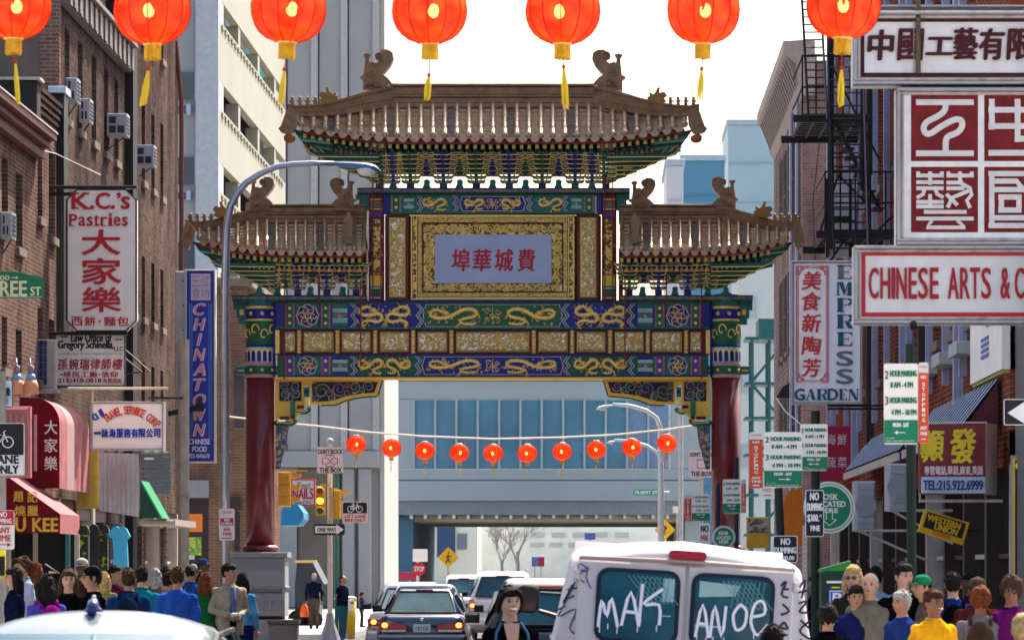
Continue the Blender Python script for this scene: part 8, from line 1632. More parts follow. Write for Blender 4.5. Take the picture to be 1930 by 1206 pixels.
m = MB(); m.cbox(vcx-.98, vcx+.98, VD-.14, VD+.02, .42, .56, .03); mk('bumper', m, CHR, o)
m = MB(); m.cbox(vcx-.06, vcx+.06, VD-.07, VD-.03, 1.05, 1.12, .02); mk('door_handle', m, TRIM, o)
GW_ = M('spray_white', (.82,.78,.86), .6, var=0); GK = M('spray_black', (.02,.02,.05), .6, var=0)
def spray(strokes, mt, w, nm='graffiti', y=VD-.058):
    m = MB()
    for s_ in strokes: P = bez(s_, 3) if len(s_) > 2 else s_; m.tube([(vcx+x, y, z) for x, z in P], w, 5, flat=.12)
    mk(nm, m, mt, o)
def glyph(pts, x, z, sx, sz): return [[(x+a*sx, z+b*sz) for a, b in s_] for s_ in pts]
GM = [[(0,0),(.1,.9),(.35,.35),(.5,1),(.85,.05)]]; GA = [[(0,0),(.35,1),(.8,0)], [(.1,.42),(.7,.4)]]; GK_ = [[(.1,0),(.15,1.1)], [(.9,1),(.2,.55),(.8,.55),(.85,0)]]; GR_ = [[(.05,0),(.2,1),(.75,.8),(.3,.5),(.9,0)]]; GN = [[(0,0),(.15,1),(.6,.05),(.75,1)]]; GO = [[(.5,1),(.08,.6),(.3,.05),(.8,.2),(.9,.75),(.5,1)]]; GE = [[(.1,.5),(.8,.62),(.7,1),(.3,.9),(.15,.35),(.5,-.05),(1.0,.3)]]
L1 = vcx-.645-vcx; spray(glyph(GM, -.63, 1.30, .17, .22)+glyph(GA, -.46, 1.32, .16, .25)+glyph(GK_, -.35, 1.34, .20, .27), GW_, .013)
spray(glyph(GA, .09, 1.27, .12, .24)+glyph(GN, .20, 1.27, .14, .24)+glyph(GO, .35, 1.33, .12, .20)+glyph(GE, .47, 1.32, .15, .24), GW_, .012)
spray([[(x, z), (x, z-d)] for x, z, d in ((-.62, 1.31, .05), (-.56, 1.33, .04), (-.49, 1.31, .05), (-.34, 1.34, .06), (-.2, 1.34, .05), (.10, 1.28, .03), (.17, 1.28, .05), (.22, 1.28, .05), (.30, 1.28, .04), (.52, 1.32, .04))], GW_, .004)
spray([[(.70,1.68),(.74,1.72),(.71,1.62),(.76,1.60)], [(.72,1.66),(.76,1.66)], [(.72,1.55),(.77,1.50),(.71,1.47)], [(.74,1.42),(.71,1.38),(.77,1.37),(.74,1.42)], [(.70,1.33),(.77,1.32)], [(.73,1.33),(.73,1.27),(.78,1.27)], [(.71,1.24),(.78,1.23)]], GK, .009, y=VD-.036)
spray([[(.84,1.68),(.88,1.74),(.86,1.60)], [(.83,1.64),(.90,1.66)], [(.84,1.56),(.90,1.58),(.85,1.50),(.92,1.50)], [(.86,1.44),(.93,1.38)], [(.93,1.44),(.86,1.36),(.94,1.30)], [(.87,1.30),(.87,1.22)]], GK, .009, y=VD-.012)
spray([[(-.72,1.72),(-.80,1.76),(-.79,1.68),(-.73,1.74),(-.74,1.66),(-.70,1.58)], [(-.81,1.72),(-.73,1.70)], [(-.78,1.64),(-.75,1.62)]], M('spray_blue', (.03,.06,.2), .6), .005, y=VD-.036)
spray([[(-.93,1.36),(-.82,1.62),(-.90,1.46),(-.84,1.60)], [(-.95,1.40),(-.88,1.44)], [(-.90,1.48),(-.82,1.52)], [(-.92,1.36),(-.80,1.42),(-.84,1.28),(-.78,1.24),(-.80,1.36)], [(-.88,1.56),(-.80,1.58)]], GK, .006, y=VD-.012)
m = MB(); m.smooth = True; m.prism(rr(vcx-1.31, vcx-1.13, 1.33, 1.56, .06), VD+3.9, VD+4.0); mk('side_mirror', m, TRIM, o); m = MB(); m.tube([(vcx-1.12, VD+3.96, 1.35), (vcx-.9, VD+3.9, 1.3)], .02, 6); m.tube([(vcx-1.12, VD+3.96, 1.5), (vcx-.88, VD+3.9, 1.5)], .015, 6); mk('mirror_arm', m, TRIM, o)
m = MB(); m.prism(rr(vcx-1.295, vcx-1.145, 1.345, 1.545, .05), VD+3.892, VD+3.899); mk('mirror_glass', m, mat('mirror_dark', (.02,.02,.025), .08, spec=1, var=0), o)
o.rotation_euler = (0, R(3.4), 0); o.location = (vcx, VD+2.6, 0.0)
# ================================================================ people
def vor(fn, vox, smooth=4):
    """grow one continuous surface from overlapping volumes"""
    me = bpy.data.meshes.new('t'); me.from_pydata(fn.v, [], fn.f); o = bpy.data.objects.new('t', me); COL.objects.link(o)
    r_ = o.modifiers.new('r', 'REMESH'); r_.mode = 'VOXEL'; r_.voxel_size = vox; s_ = o.modifiers.new('s', 'SMOOTH'); s_.factor = .5; s_.iterations = smooth
    dg = bpy.context.evaluated_depsgraph_get(); dg.update(); ev = o.evaluated_get(dg).to_mesh(); n = len(ev.vertices)
    import numpy as np
    co = np.empty(n*3, 'f'); ev.vertices.foreach_get('co', co); vs = [tuple(c) for c in co.reshape(-1, 3)]; fs = [tuple(p.vertices) for p in ev.polygons]
    bpy.data.objects.remove(o); bpy.data.meshes.remove(me); out = MB(); out.smooth = True; out.add(vs, fs); return out
def torso(m, rings, n=14):
    vs = []
    for (x, y, z, rx, ry) in rings:
        for k in range(n): a = 2*math.pi*k/n; c, s_ = math.cos(a), math.sin(a); vs.append((x+rx*abs(c)**.85*(1 if c > 0 else -1), y+ry*abs(s_)**.85*(1 if s_ > 0 else -1), z))
    N_ = len(rings); m.add(vs, [(i*n+k, i*n+(k+1) % n, (i+1)*n+(k+1) % n, (i+1)*n+k) for i in range(N_-1) for k in range(n)]+[tuple(range(n-1, -1, -1)), tuple(range((N_-1)*n, N_*n))])
def head_geo(m, c, k=1.0, jaw=.3):
    n, q = 36, 30; vs = []
    for i in range(q+1):
        t = math.pi*i/q; z = -math.cos(t); s_ = math.sin(t)
        for j in range(n):
            a = 2*math.pi*j/n; x = s_*math.sin(a); y = -s_*math.cos(a); X, Y, Z = x*.077, y*.094, z*.118
            if z < 0: X *= 1-jaw*z*z; Y *= 1-.12*z*z; Y -= .014*z*z*(1 if y < 0 else -.8)
            if y < 0:
                f = max(0, -y)**2
                Y -= .034*f*math.exp(-(x/.15)**2-((z+.12)/.15)**2)+.018*f*math.exp(-(x/.10)**2-((z-.08)/.2)**2)   # nose
                Y += .021*f*math.exp(-((abs(x)-.42)/.18)**2-((z-.08)/.11)**2)                                  # eye sockets
                Y -= .012*f*math.exp(-(x/.6)**2-((z-.25)/.08)**2)                                              # brow
                Y -= .014*f*math.exp(-(x/.26)**2-((z+.42)/.08)**2)-.010*f*math.exp(-(x/.3)**2-((z+.60)/.07)**2) # lips, fold
                Y -= .012*f*math.exp(-(x/.3)**2-((z+.85)/.14)**2)                                              # chin
                Y -= .006*f*math.exp(-((abs(x)-.55)/.2)**2-((z+.15)/.2)**2)                                    # cheeks
            vs.append((c[0]+X*k, c[1]+Y*k, c[2]+Z*k))
    m.add(vs, [(i*n+j, i*n+(j+1) % n, (i+1)*n+(j+1) % n, (i+1)*n+j) for i in range(q) for j in range(n)])
    for s_ in (-1, 1): m.ball((c[0]+s_*.078*k, c[1]+.012*k, c[2]+.0*k), (.012*k, .022*k, .034*k), 8, 6)
SKIN = {'light': mat('skin_light', (.45,.245,.17), .55, var=.08, vs=12), 'tan': mat('skin_tan', (.36,.185,.11), .55, var=.08, vs=12), 'brown': mat('skin_brown', (.20,.09,.05), .5, var=.08, vs=12), 'dark': mat('skin_dark', (.09,.04,.025), .45, var=.08, vs=12)}
def hairmat(nm, c): return mat(nm, c, .75, spec=.06, var=.5, vs=30, bump=.9, bs=45)
HAIR = {'black': hairmat('hair_black', (.012,.009,.008)), 'brown': hairmat('hair_brown', (.05,.022,.012)), 'auburn': hairmat('hair_auburn', (.13,.035,.012)), 'blond': hairmat('hair_blond', (.42,.27,.12)), 'grey': hairmat('hair_grey', (.32,.30,.28))}
_cl = {}
def cloth(c):
    if c not in _cl: _cl[c] = mat('cloth_%d' % len(_cl), tuple(q*.6 for q in c), .9, spec=0, var=.3, vs=5, bump=1, bs=11)
    return _cl[c]
NP = [0]
def hand(m, w, d, side, curl_=.6):
    """palm, four fingers of unequal length bent at the knuckles, thumb from the side of the palm"""
    w = Vector(w); d = Vector(d).normalized(); a = d.cross(Vector((0, 1, 0))); a = a.normalized() if a.length > .1 else Vector((1, 0, 0)); b = d.cross(a)
    m.tube([w, w+d*.045, w+d*.085], [.024, .036, .034], 8, flat=.45)
    for k, L_ in enumerate((.062, .074, .070, .055)):
        r0 = w+d*.08+a*(-.027+.018*k); r1 = r0+d*L_*.45+b*side*L_*.12*curl_; r2 = r1+(d*(1-.5*curl_)+b*side*curl_*.9)*L_*.33; r3 = r2+(d*(1-.9*curl_)+b*side*curl_*1.1)*L_*.25; m.tube([r0, r1, r2, r3], [.0092, .0088, .008, .006], 6)
    t0 = w+d*.03-a*.025*1; t1 = t0-a*.028+d*.025+b*side*.01; t2 = t1+d*.028+b*side*.018; m.tube([t0, t1, t2], [.0115, .010, .0075], 6)
def person(label, px, ytop, D, yaw=0, skin='light', hair='black', style='short', top=(.02,.02,.03), legs=(.03,.05,.12), pose='down', female=False, child=False, vox=.014, collar=None, extra=None, glasses=False, headyaw=0, smile=False, ground=None, dx=0, sleeves=True):
    """figure facing -Y at yaw 0, height taken from where the top of the head is seen"""
    X = W(px, 0, D).x; g = ground if ground is not None else (.13 if (X < -6.45 or X > 2.25) and (D < 94 or D > 108) else 0); H_ = EYE+(CY-ytop)*D/FL-g; k = H_/1.755; NP[0] += 1
    o = thing('person', label, 'person', (0, 0, 0)); ORG[o.name] = Vector((0, 0, 0)); rnd = random.Random(NP[0]*7)
    sw = .165 if female else .19; bw = .92 if female else 1.0; hc = Vector((0, -.012, 1.628)); hy = R(headyaw)
    body = MB()
    tr = [(0,.01,.86,.15,.105),(0,.01,.95,.165 if not female else .172,.115),(0,.0,1.08,.135*bw,.095),(0,-.005,1.22,.155*bw,.105),(0,-.0,1.33,sw*.92,.105),(0,.005,1.385,sw*.88,.092),(0,.008,1.43,sw*.66,.075),(0,.01,1.465,.085,.062),(0,.005,1.50,.056,.056),(0,-.005,1.58,.052,.056)]
    torso(body, tr)
    # limbs
    st_ = {'walk': .16, 'walk2': -.16}.get(pose, .03)
    legp = []
    for s_ in (-1, 1): d = st_*s_; legp.append([(s_*.088, .01, .90), (s_*.095, -abs(d)*.3+d*.5, .50), (s_*.10, d*1.1+.02, .09)])
    arms = []
    for s_ in (-1, 1):
        S0 = (s_*(sw-.012), .008, 1.372)
        if pose == 'hold': E = (s_*(sw+.05), .03, 1.13); Wr = (s_*.07, -.22, 1.06)
        elif pose == 'up' and s_ > 0: E = (s_*(sw+.04), -.10, 1.18); Wr = (s_*.10, -.20, 1.36)
        elif pose in ('walk', 'walk2'): E = (s_*(sw+.045), .06-st_*s_*.5, 1.12); Wr = (s_*(sw+.05), -.04-st_*s_*1.0, .89)
        elif pose == 'bagL' and s_ < 0: E = (s_*(sw+.05), .02, 1.12); Wr = (s_*(sw+.09), -.02, .88)
        else: E = (s_*(sw+.05), .035, 1.12); Wr = (s_*(sw+.045), -.04, .88)
        arms.append((S0, E, Wr))
        body.tube([S0, tuple((Vector(S0)+Vector(E))/2), E, tuple((Vector(E)+Vector(Wr))/2), Wr], [.048*bw, .048*bw, .040*bw, .038*bw, .026], 10); body.ball(S0, .052*bw, 8, 6)
    for p in legp: body.tube([p[0], tuple((Vector(p[0])+Vector(p[1]))/2), p[1], tuple(Vector(p[1])*.6+Vector(p[2])*.4+Vector((0, .015, 0))), p[2]], [.085, .072, .052, .053, .034], 10)
    hd = MB(); head_geo(hd, (0, 0, 0), .98 if not child else 1.06, .34 if female else .26); Mh = Matrix.Translation(hc) @ Matrix.Rotation(hy, 4, 'Z'); hd.xf(Mh)
    b2 = MB(); b2.v = list(body.v); b2.f = list(body.f); b2.ball(hc, (.066, .080, .104), 14, 10); b2.m = [0]*len(b2.f); b2.sm = [True]*len(b2.f)
    skinm = vor(b2, vox*.95, 2); skinm.add(hd.v, hd.f)
    for i, (S0, E, Wr) in enumerate(arms): hand(skinm, Wr, Vector(Wr)-Vector(E), 1 if i else -1, .6 if pose != 'hold' else .9)
    skinm.sm = [True]*len(skinm.f); skinm.m = [0]*len(skinm.f)
    # clothes
    up = MB(); loose = .018 if extra != 'coat' else .032
    zhem = .88 if extra != 'coat' else .80
    torso(up, [(x, y, z, rx+loose, ry+loose) for (x, y, z, rx, ry) in tr if z > .87 and z < 1.44]+[(0, .012, 1.472, .088, .068), (0, .012, 1.495, .066, .060)])
    if extra == 'coat': torso(up, [(0, .01, zhem, .19, .145), (0, .01, .95, .19, .145), (0, .0, 1.1, .17, .13)])
    for (S0, E, Wr) in arms:
        S0, E, Wr = Vector(S0), Vector(E), Vector(Wr); end = Wr if sleeves else E.lerp(S0, .25)
        if sleeves: up.tube([S0, (S0+E)/2, E, (E+Wr)/2, Wr], [.058+loose*.3, .060, .054, .050, .042], 10); up.ball(S0, .064+loose*.3, 10, 8)
        else: up.tube([S0, S0.lerp(end, .5), end], [.062, .066, .066], 10); up.ball(S0, .066, 10, 8)
    upm = vor(up, vox, 3)
    for i, v in enumerate(upm.v):      # folds
        n_ = noise.noise(Vector((v[0]*9+NP[0], v[1]*9, v[2]*6)))*.04+noise.noise(Vector((v[0]*24, v[1]*20+NP[0], v[2]*9)))*.03; upm.v[i] = (v[0]*(1+n_*2), v[1]*(1+n_*4), v[2])
    lo = MB(); torso(lo, [(0, .01, .80, .165, .125), (0, .01, .95, .178, .128), (0, .005, 1.02, .16, .115)])
    for p in legp: P = [Vector(q) for q in p]; lo.tube([P[0], (P[0]+P[1])/2, P[1], P[1]*.5+P[2]*.5, P[2]+Vector((0, 0, -.02))], [.10, .088, .07, .066, .06], 10)
    lom = vor(lo, vox*1.3, 2)
    sh = MB(); sh.smooth = True
    for p in legp: q = p[2]; sh.tube([(q[0], q[1]+.06, .045), (q[0], q[1]+.0, .05), (q[0], q[1]-.10, .04), (q[0], q[1]-.17, .03)], [.04, .05, .048, .03], 10, flat=.9)
    # hair
    hm = MB(); hm.smooth = True; kk = 1.06 if child else .98
    def blob(c, r_, jit=.06, n=26, q=20, lim=None):
        vs = []
        for i in range(q+1):
            t = math.pi*i/q
            for j in range(n):
                a = 2*math.pi*j/n; d = Vector((math.sin(t)*math.sin(a), -math.sin(t)*math.cos(a), -math.cos(t))); f = 1+jit*noise.noise(d*5+Vector((NP[0], 0, 0)))+jit*.7*noise.noise(Vector((a*6, t*1.2, NP[0])))
                vs.append((c[0]+r_[0]*d.x*f, c[1]+r_[1]*d.y*f, c[2]+r_[2]*d.z*f))
        hm.add(vs, [(i*n+j, i*n+(j+1) % n, (i+1)*n+(j+1) % n, (i+1)*n+j) for i in range(q) for j in range(n)])
    cap_ = None
    if style in ('short', 'bun', 'long', 'cap', 'bob'):
        blob((0, .022*kk, .024*kk), (.086*kk, .098*kk, .112*kk), .12)
        if style != 'cap':
            blob((0, -.022*kk, .074*kk), (.074*kk, .074*kk, .056*kk), .12, 18, 12)
            for q in range(70):
                a = R(rnd.uniform(-180, 180)); t = rnd.uniform(.05, 1.0); d = Vector((math.sin(a)*t, -math.cos(a)*t, math.sqrt(max(0, 1-t*t)))); p0 = Vector((0, .020*kk, .026*kk))+Vector((d.x*.082*kk, d.y*.094*kk, d.z*.106*kk))
                if p0.y < -.045 and p0.z < .062: continue
                e_ = Vector((d.x*.4+rnd.uniform(-.5, .5), d.y*.4+rnd.uniform(-.2, .6), -.9+d.z*.6+rnd.uniform(0, .5)))*.034*kk; hm.tube([p0, p0+e_*.5+d*.010, p0+e_+d*.004], [.010, .008, .001], 5)
    if style == 'thin': blob((0, .026*kk, .018*kk), (.084*kk, .094*kk, .107*kk), .07)
    if style == 'curly': blob((0, .015, .035), (.105, .115, .120), .22)
    if style == 'bun':
        blob((.0, .10, .03), (.04, .045, .05), .1, 14, 10)
        for s_ in (-1, 1): hm.tube([(s_*.02, -.088, .098), (s_*.060, -.070, .075), (s_*.083, -.035, .035), (s_*.090, .01, -.02), (s_*.080, .05, -.075)], [.014, .018, .020, .022, .014], 8)
    if style in ('long', 'bob'):
        L_ = .34 if style == 'long' else .20
        for s_ in (-1, 1):
            hm.tube([(s_*.055, .0, .06), (s_*.082, .01, -.01), (s_*.088, .02, -.09), (s_*.085, .03, -.15), (s_*.09, .035 if style == 'bob' else .0, -L_)], [.03, .030, .034, .032, .012], 10, flat=1.2)
        hm.tube([(0, .05, .05), (0, .08, -.05), (0, .085, -.15), (0, .10, -L_*1.02)], [.07, .075, .072, .04], 14, flat=.7)
        for q in range(14): a = R(rnd.uniform(-110, 110)); x, y = .09*math.sin(a), .02+.08*math.cos(a); hm.tube([(x*.9, y, -.02), (x*1.05, y*1.05+.01, -.14), (x*1.1+rnd.uniform(-.02, .02), y+.02, -L_*rnd.uniform(.85, 1.15))], [.014, .014, .003], 5)
    hm.xf(Mh)
    if style in ('cap',):
        cap_ = MB(); cap_.smooth = True; cap_.lathe([(.092, .0), (.092, .03), (.082, .07), (.05, .095), (0, .105)], (0, .012, .028), 20); cap_.add([(-.07, -.07, .04), (.07, -.07, .04), (.055, -.15, .03), (0, -.165, .028), (-.055, -.15, .03), (-.07, -.07, .032), (.07, -.07, .032), (.055, -.15, .022), (0, -.165, .020), (-.055, -.15, .022)], [(0,1,2,3,4), (9,8,7,6,5), (0,4,9,5), (1,6,7,2), (2,7,8,3), (3,8,9,4)]); cap_.xf(Mh)
    ey = MB(); ey.smooth = True; kz = kk; wt = MB(); wt.smooth = True
    for s_ in (-1, 1): wt.ball((s_*.031*kz, -.073*kz, .010*kz), (.0125, .009, .0062), 8, 6); ey.ball((s_*.031*kz, -.078*kz, .010*kz), (.0082, .007, .0072), 8, 6); ey.tube([(s_*.018*kz, -.078*kz, .012*kz), (s_*.031*kz, -.083*kz, .0185*kz), (s_*.044*kz, -.074*kz, .013*kz)], [.002, .0032, .002], 5)
    br = MB()
    for s_ in (-1, 1): br.tube([(s_*.017*kz, -.0885*kz, .030*kz), (s_*.032*kz, -.0875*kz, .034*kz), (s_*.046*kz, -.080*kz, .029*kz)], [.0035, .0045, .0025], 5)
    mo = MB(); lf = -.009; wd_ = .034 if smile else .021; up_ = .013 if smile else 0
    mo.tube([(-wd_*kz, -.083*kz, (-.048+up_)*kz), (-.01*kz, (-.0945+lf)*kz, -.0505*kz), (.01*kz, (-.0945+lf)*kz, -.0505*kz), (wd_*kz, -.083*kz, (-.048+up_)*kz)], [.002, .0085 if smile else .0055, .0085 if smile else .0055, .002], 6)
    parts = [('hair', hm, HAIR[hair]), ('eyes', wt, M('eye_white', (.42,.38,.35), .4)), ('irises', ey, M('iris_dark', (.015,.01,.008), .2)), ('eyebrows', br, HAIR[hair if hair != 'grey' else 'brown']), ('lips', mo, M('lips', (.34,.08,.07), .5))]
    if smile:
        te = MB(); te.tube([(-.028, -.090, -.037), (-.012, -.107, -.046), (.012, -.107, -.046), (.028, -.090, -.037)], [.003, .0075, .0075, .003], 6); parts.append(('teeth', te, M('teeth', (.8,.78,.74), .3)))
    if glasses:
        gl_ = MB(); gm = M('sunglass_black', (.01,.01,.012), .1, spec=.8)
        for s_ in (-1, 1): gl_.lathe([(.021, 0), (.019, .006), (0, .008)], (s_*.031, -.097, .008), 12, 'y'); gl_.tube([(s_*.05, -.09, .012), (s_*.078, .0, .014)], .0025, 4)
        gl_.tube([(-.012, -.103, .012), (.012, -.103, .012)], .003, 4); parts.append(('glasses', gl_, gm))
    for nm_, mb, mt in parts:
        if nm_ != 'hair': mb.xf(Mh)
    if cap_ is not None: parts.append(('cap', cap_, cloth(extra if isinstance(extra, tuple) else (.02,.02,.03))))
    parts = [('body', skinm, SKIN[skin]), ('top', upm, cloth(top)), ('trousers', lom, cloth(legs)), ('shoes', sh, TRIM)]+parts
    if collar is None and cap_ is None and NP[0] % 3: collar = tuple(q*.5 for q in top)
    if collar:
        cm = MB(); cm.smooth = True; n = 18
        for rr, z0 in ((.072, 1.46), (.070, 1.475)): pass
        cm.tube([(.076*math.sin(R(a)), .008-.066*math.cos(R(a)), 1.462+.028*(1-math.cos(R(a)))/2-.02*(abs(a) < 30)) for a in range(18, 343, 18)], .013, 6); parts.append(('collar', cm, cloth(collar)))
    T = Matrix.Translation((X+dx, D, g)) @ Matrix.Rotation(R(yaw), 4, 'Z') @ Matrix.Scale(k, 4)
    o.location = (X, D, g); ORG[o.name] = Vector((X, D, g))
    for nm_, mb, mt in parts: mb.xf(T); mk(nm_, mb, mt, o, smooth=True)
    o['_T'] = 0; del o['_T']; return o, T
def add(o, T, name, mb, mt, smooth=True): mb.xf(T); return mk(name, mb, mt, o, smooth=smooth)
def backpack(label, T, c, D, bag=True):
    m = MB(); m.smooth = True; m.ball((0, .20, 1.22), (.14, .09, .21), 14, 10); m.ball((0, .26, 1.14), (.10, .05, .11), 12, 8)
    loc = T @ Vector((0, .2, 1.0)); o = thing('backpack', label, 'backpack', loc); m.xf(T); mk('bag', m, cloth(c), o)
    m = MB(); m.smooth = True
    for s_ in (-1, 1): m.tube([(s_*.10, .14, 1.40), (s_*.105, .05, 1.475), (s_*.11, -.08, 1.42), (s_*.115, -.125, 1.28), (s_*.13, -.02, 1.06), (s_*.12, .14, 1.05)], .018, 6)
    m.xf(T); mk('strap', m, cloth(c), o)
BLK, NAVY, JEAN = (.004,.004,.006), (.006,.009,.035), (.03,.06,.14)
person('woman in profile with long black hair and a navy striped jacket at the left edge', 27, 1070, 49, -75, 'tan', 'black', 'long', NAVY, pose='down', female=True)
person('tall woman with tied-up dark hair and a pale blue T-shirt at the far left', 44, 1049, 56, -60, 'tan', 'brown', 'bun', (.42,.50,.68), female=True, sleeves=False)
person('woman with light brown hair behind the pale blue T-shirt woman', 68, 1060, 62, 160, 'light', 'auburn', 'bob', (.05,.03,.03), female=True)
o, T = person('woman with black hair and purple sleeves seen from behind at the left', 87, 1083, 45, 205, 'tan', 'black', 'long', (.10,.08,.42), female=True); backpack('magenta backpack on the woman with purple sleeves', T, (.32,.01,.22), 45)
person('young woman with long brown hair and black top walking towards us at the left', 129, 1072, 48, 10, 'light', 'brown', 'long', BLK, pose='walk', female=True, collar=(.05,.05,.02))
person('dark-skinned man with pale cap behind the long-haired young woman', 154, 1052, 60, -10, 'dark', 'grey', 'cap', (.05,.02,.02), extra=(.5,.48,.45))
person('man in a black cap and black sweater looking left', 174, 1067, 46, -60, 'tan', 'black', 'cap', BLK, extra=(.008,.008,.01), headyaw=-10)
person('blond person mostly hidden behind the man in the black cap', 196, 1078, 60, 170, 'light', 'blond', 'bob', (.3,.28,.1), female=True)
person('man in maroon shirt looking down in front of the turquoise T-shirt', 216, 1066, 63, 60, 'tan', 'black', 'short', (.10,.01,.03), collar=(.5,.5,.2))
o, T = person('broad man in a dark blue jacket seen from behind', 243, 1072, 50, 180, 'tan', 'brown', 'short', (.012,.05,.16), extra='coat')
backpack('dark blue backpack on the broad man in the dark blue jacket', T, (.01,.02,.05), 50)
person('man with a bright teal T-shirt seen from behind', 267, 1068, 54, 175, 'light', 'black', 'short', (.01,.25,.30), sleeves=False)
person('grey-haired woman in a mauve coat seen from behind', 293, 1071, 64, 180, 'light', 'grey', 'bob', (.16,.10,.14), female=True)
person('distant dark-haired person between the grey-haired woman and the blue shirt man', 312, 1067, 70, 180, 'tan', 'black', 'short', (.35,.45,.45))
person('dark-haired woman in a light blue blouse beside the blue shirt man', 318, 1078, 58, 150, 'tan', 'black', 'short', (.35,.50,.60), female=True)
person('man in a bright blue shirt seen from behind in the middle of the left crowd', 334, 1069, 52, 180, 'tan', 'brown', 'short', (.03,.10,.48), extra='coat')
person('man in pale cap and blue jacket beside the utility pole', 361, 1062, 66, 140, 'tan', 'black', 'cap', (.02,.08,.42), extra=(.4,.4,.3))
person('tall dark-skinned man in a navy cap behind the crowd', 382, 1052, 74, 60, 'dark', 'black', 'cap', NAVY, extra=(.04,.06,.22))
person('auburn-haired woman in a green jacket seen from behind', 387, 1079, 60, 195, 'light', 'auburn', 'bob', (.01,.14,.035), female=True)
o, T = person('man in a tan jacket and jeans looking right with his hands together', 432, 1062, 60, 25, 'tan', 'black', 'short', (.46,.37,.28), JEAN, 'hold', extra='coat', headyaw=35, vox=.011)
m = MB(); m.smooth = True; m.tube([(0, -.15, 1.44), (.0, -.165, 1.25), (0, -.172, 1.02)], [.035, .04, .03], 6, flat=.4); add(o, T, 'shirt_front', m, cloth((.14,.18,.35))); m = MB(); m.tube([(-.01, -.175, 1.0), (-.01, -.18, .80)], [.045, .05], 4, flat=.25); add(o, T, 'jacket_opening', m, cloth(BLK))
m = MB(); m.cbox(-.07, .07, -.30, -.24, 1.05, 1.10, .01); m.xf(T); q = mk('folded_paper', m, M('paper_blue', (.45,.62,.70), .6)); tag(q, 'small folded pale blue paper in the hands of the man in the tan jacket', 'paper')
person('person with long dark hair and a light blue jacket behind the tan jacket man', 457, 1080, 64, 165, 'tan', 'black', 'long', (.08,.32,.58), (.01,.02,.10), female=True)
o, T = person('man in a navy sweater walking away past the left pedestal with an orange bag', 592, 1079, 118, 185, 'brown', 'grey', 'thin', NAVY, (.10,.08,.06), 'walk')
m = MB(); m.smooth = True; m.lathe([(.02, .42), (.09, .34), (.15, .1), (.13, 0)], (.30, -.05, .38), 10); m.xf(T); o2 = mk('shopping_bag', m, M('bag_orange', (.80,.10,.01), .5), smooth=True); tag(o2, 'bright orange plastic bag hanging from the hand of the man in navy', 'bag')
o, T = person('man in a navy jumper and teal trousers standing with white papers beside the yellow bin', 646, 1083, 104, 60, 'light', 'brown', 'thin', NAVY, (.04,.17,.24), 'hold'); m = MB(); m.cbox(-.13, .13, -.27, -.25, .82, 1.12, .004); m.xf(T); o2 = mk('papers', m, PANELW); tag(o2, 'white papers held by the man in teal trousers', 'paper')
person('small child in dark clothes near the concrete tower beyond the crossing', 682, 1116, 122, 90, 'tan', 'black', 'short', (.03,.05,.09), (.03,.04,.07), child=True)
o, T = person('smiling woman with tied-back dark hair and black V-neck top in front of the van', 961, 1105, 30.5, 10, 'light', 'black', 'bun', BLK, pose='walk', female=True, vox=.0085, smile=True, headyaw=8)
m = MB(); m.smooth = True; m.add([(-.062, -.062, 1.475), (.062, -.062, 1.475), (.045, -.118, 1.36), (.0, -.135, 1.235), (-.045, -.118, 1.36)], [(0, 4, 3, 2, 1)]); m.v = [(x, y-.022, z) for x, y, z in m.v]; add(o, T, 'neckline', m, SKIN['light'])
m = MB(); m.smooth = True
for s_ in (-1, 1): m.tube([(s_*.075, -.055, 1.478), (s_*.12, -.10, 1.40), (s_*.135, -.125, 1.28), (s_*.14, -.12, 1.1)], .011, 6)
add(o, T, 'strap', m, cloth((.06,.16,.30)))
person('woman in round black sunglasses beside the parking kiosk', 1608, 1066, 40, -15, 'light', 'blond', 'bob', (.03,.03,.02), female=True, glasses=True, vox=.011)
person('elderly man with short white hair and a beige raincoat', 1640, 1079, 38, -15, 'light', 'grey', 'thin', (.22,.19,.14), extra='coat', vox=.011, collar=(.3,.27,.2))
person('black-haired person in a light blue jacket behind the raincoat man', 1650, 1068, 46, 170, 'tan', 'black', 'short', (.30,.42,.62))
person('older man with a serious face in a navy windcheater in front of the kiosk', 1613, 1104, 38, 5, 'tan', 'black', 'short', (.012,.018,.09), vox=.010, extra='coat', collar=(.2,.22,.3))
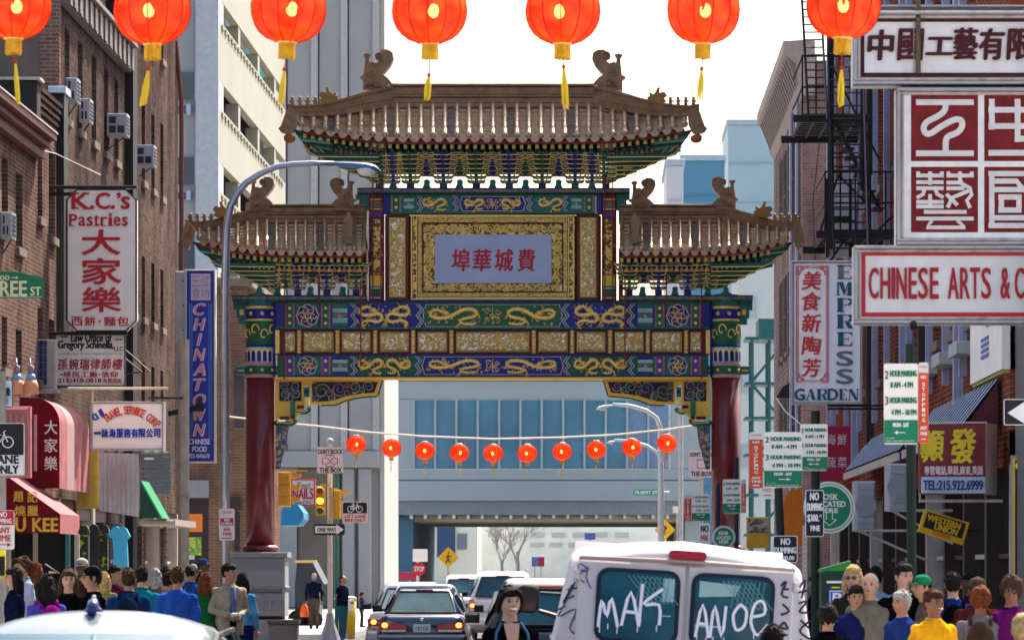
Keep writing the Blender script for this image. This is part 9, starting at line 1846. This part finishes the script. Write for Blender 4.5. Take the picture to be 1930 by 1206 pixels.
person('young man in a black shirt looking right, left of the tall green post', 1703, 1061, 38, 15, 'light', 'black', 'short', BLK, vox=.010, collar=(.02,.02,.02), headyaw=15)
person('grey-haired woman in profile wearing a blue jacket, partly behind the tall green post', 1700, 1113, 36, -50, 'tan', 'grey', 'short', (.02,.05,.20), vox=.011)
person('boy in a yellow T-shirt laughing at the bottom right', 1760, 1113, 34, 20, 'brown', 'brown', 'short', (1.1,.5,.015), child=True, vox=.0085, smile=True, sleeves=False, collar=(.45,.42,.03), headyaw=15)
person('person in a green and white cap behind the yellow T-shirt boy', 1738, 1083, 38, -60, 'tan', 'black', 'cap', (.15,.10,.08), extra=(.02,.28,.12))
o, T = person('dark-haired man seen from behind in a blue and black jacket at the right', 1796, 1079, 40, 180, 'light', 'black', 'short', (.012,.04,.20), vox=.011); backpack('black backpack on the man in the blue jacket', T, BLK, 40)
person('woman with dark skin in profile far behind on the right pavement', 1828, 1080, 47, -70, 'dark', 'black', 'long', (.03,.01,.03), female=True)
person('person in a dark knitted hat at the right', 1842, 1088, 38, 170, 'tan', 'brown', 'cap', (.10,.02,.02), extra=(.10,.09,.05))
o, T = person('person with bushy reddish black hair and a grey patterned top seen from behind', 1848, 1108, 35, 175, 'brown', 'auburn', 'curly', (.22,.19,.20), vox=.010)
backpack('worn brown backpack on the person with bushy reddish hair', T, (.08,.05,.03), 35)
person('woman with curly dark hair and glasses in a purple top at the right edge', 1906, 1088, 35, -10, 'brown', 'brown', 'curly', (.16,.01,.14), female=True, vox=.010, glasses=True)
person('black-haired person in the gap between the van and the kiosk', 1538, 1084, 52, -60, 'tan', 'black', 'short', BLK)
person('child in lime green and white at the bottom right corner', 1928, 1158, 26, 180, 'tan', 'blond', 'cap', (.3,.5,.02), extra=(.42,.62,.02), child=True)
person('child with black hair passing close behind the van', 1456, 1180, 27, 180, 'tan', 'black', 'short', (.05,.01,.02), child=True, ground=0)
person('short figure in a black hooded jacket in front of the kiosk base', 1560, 1142, 36, 175, 'tan', 'black', 'curly', BLK, child=True)
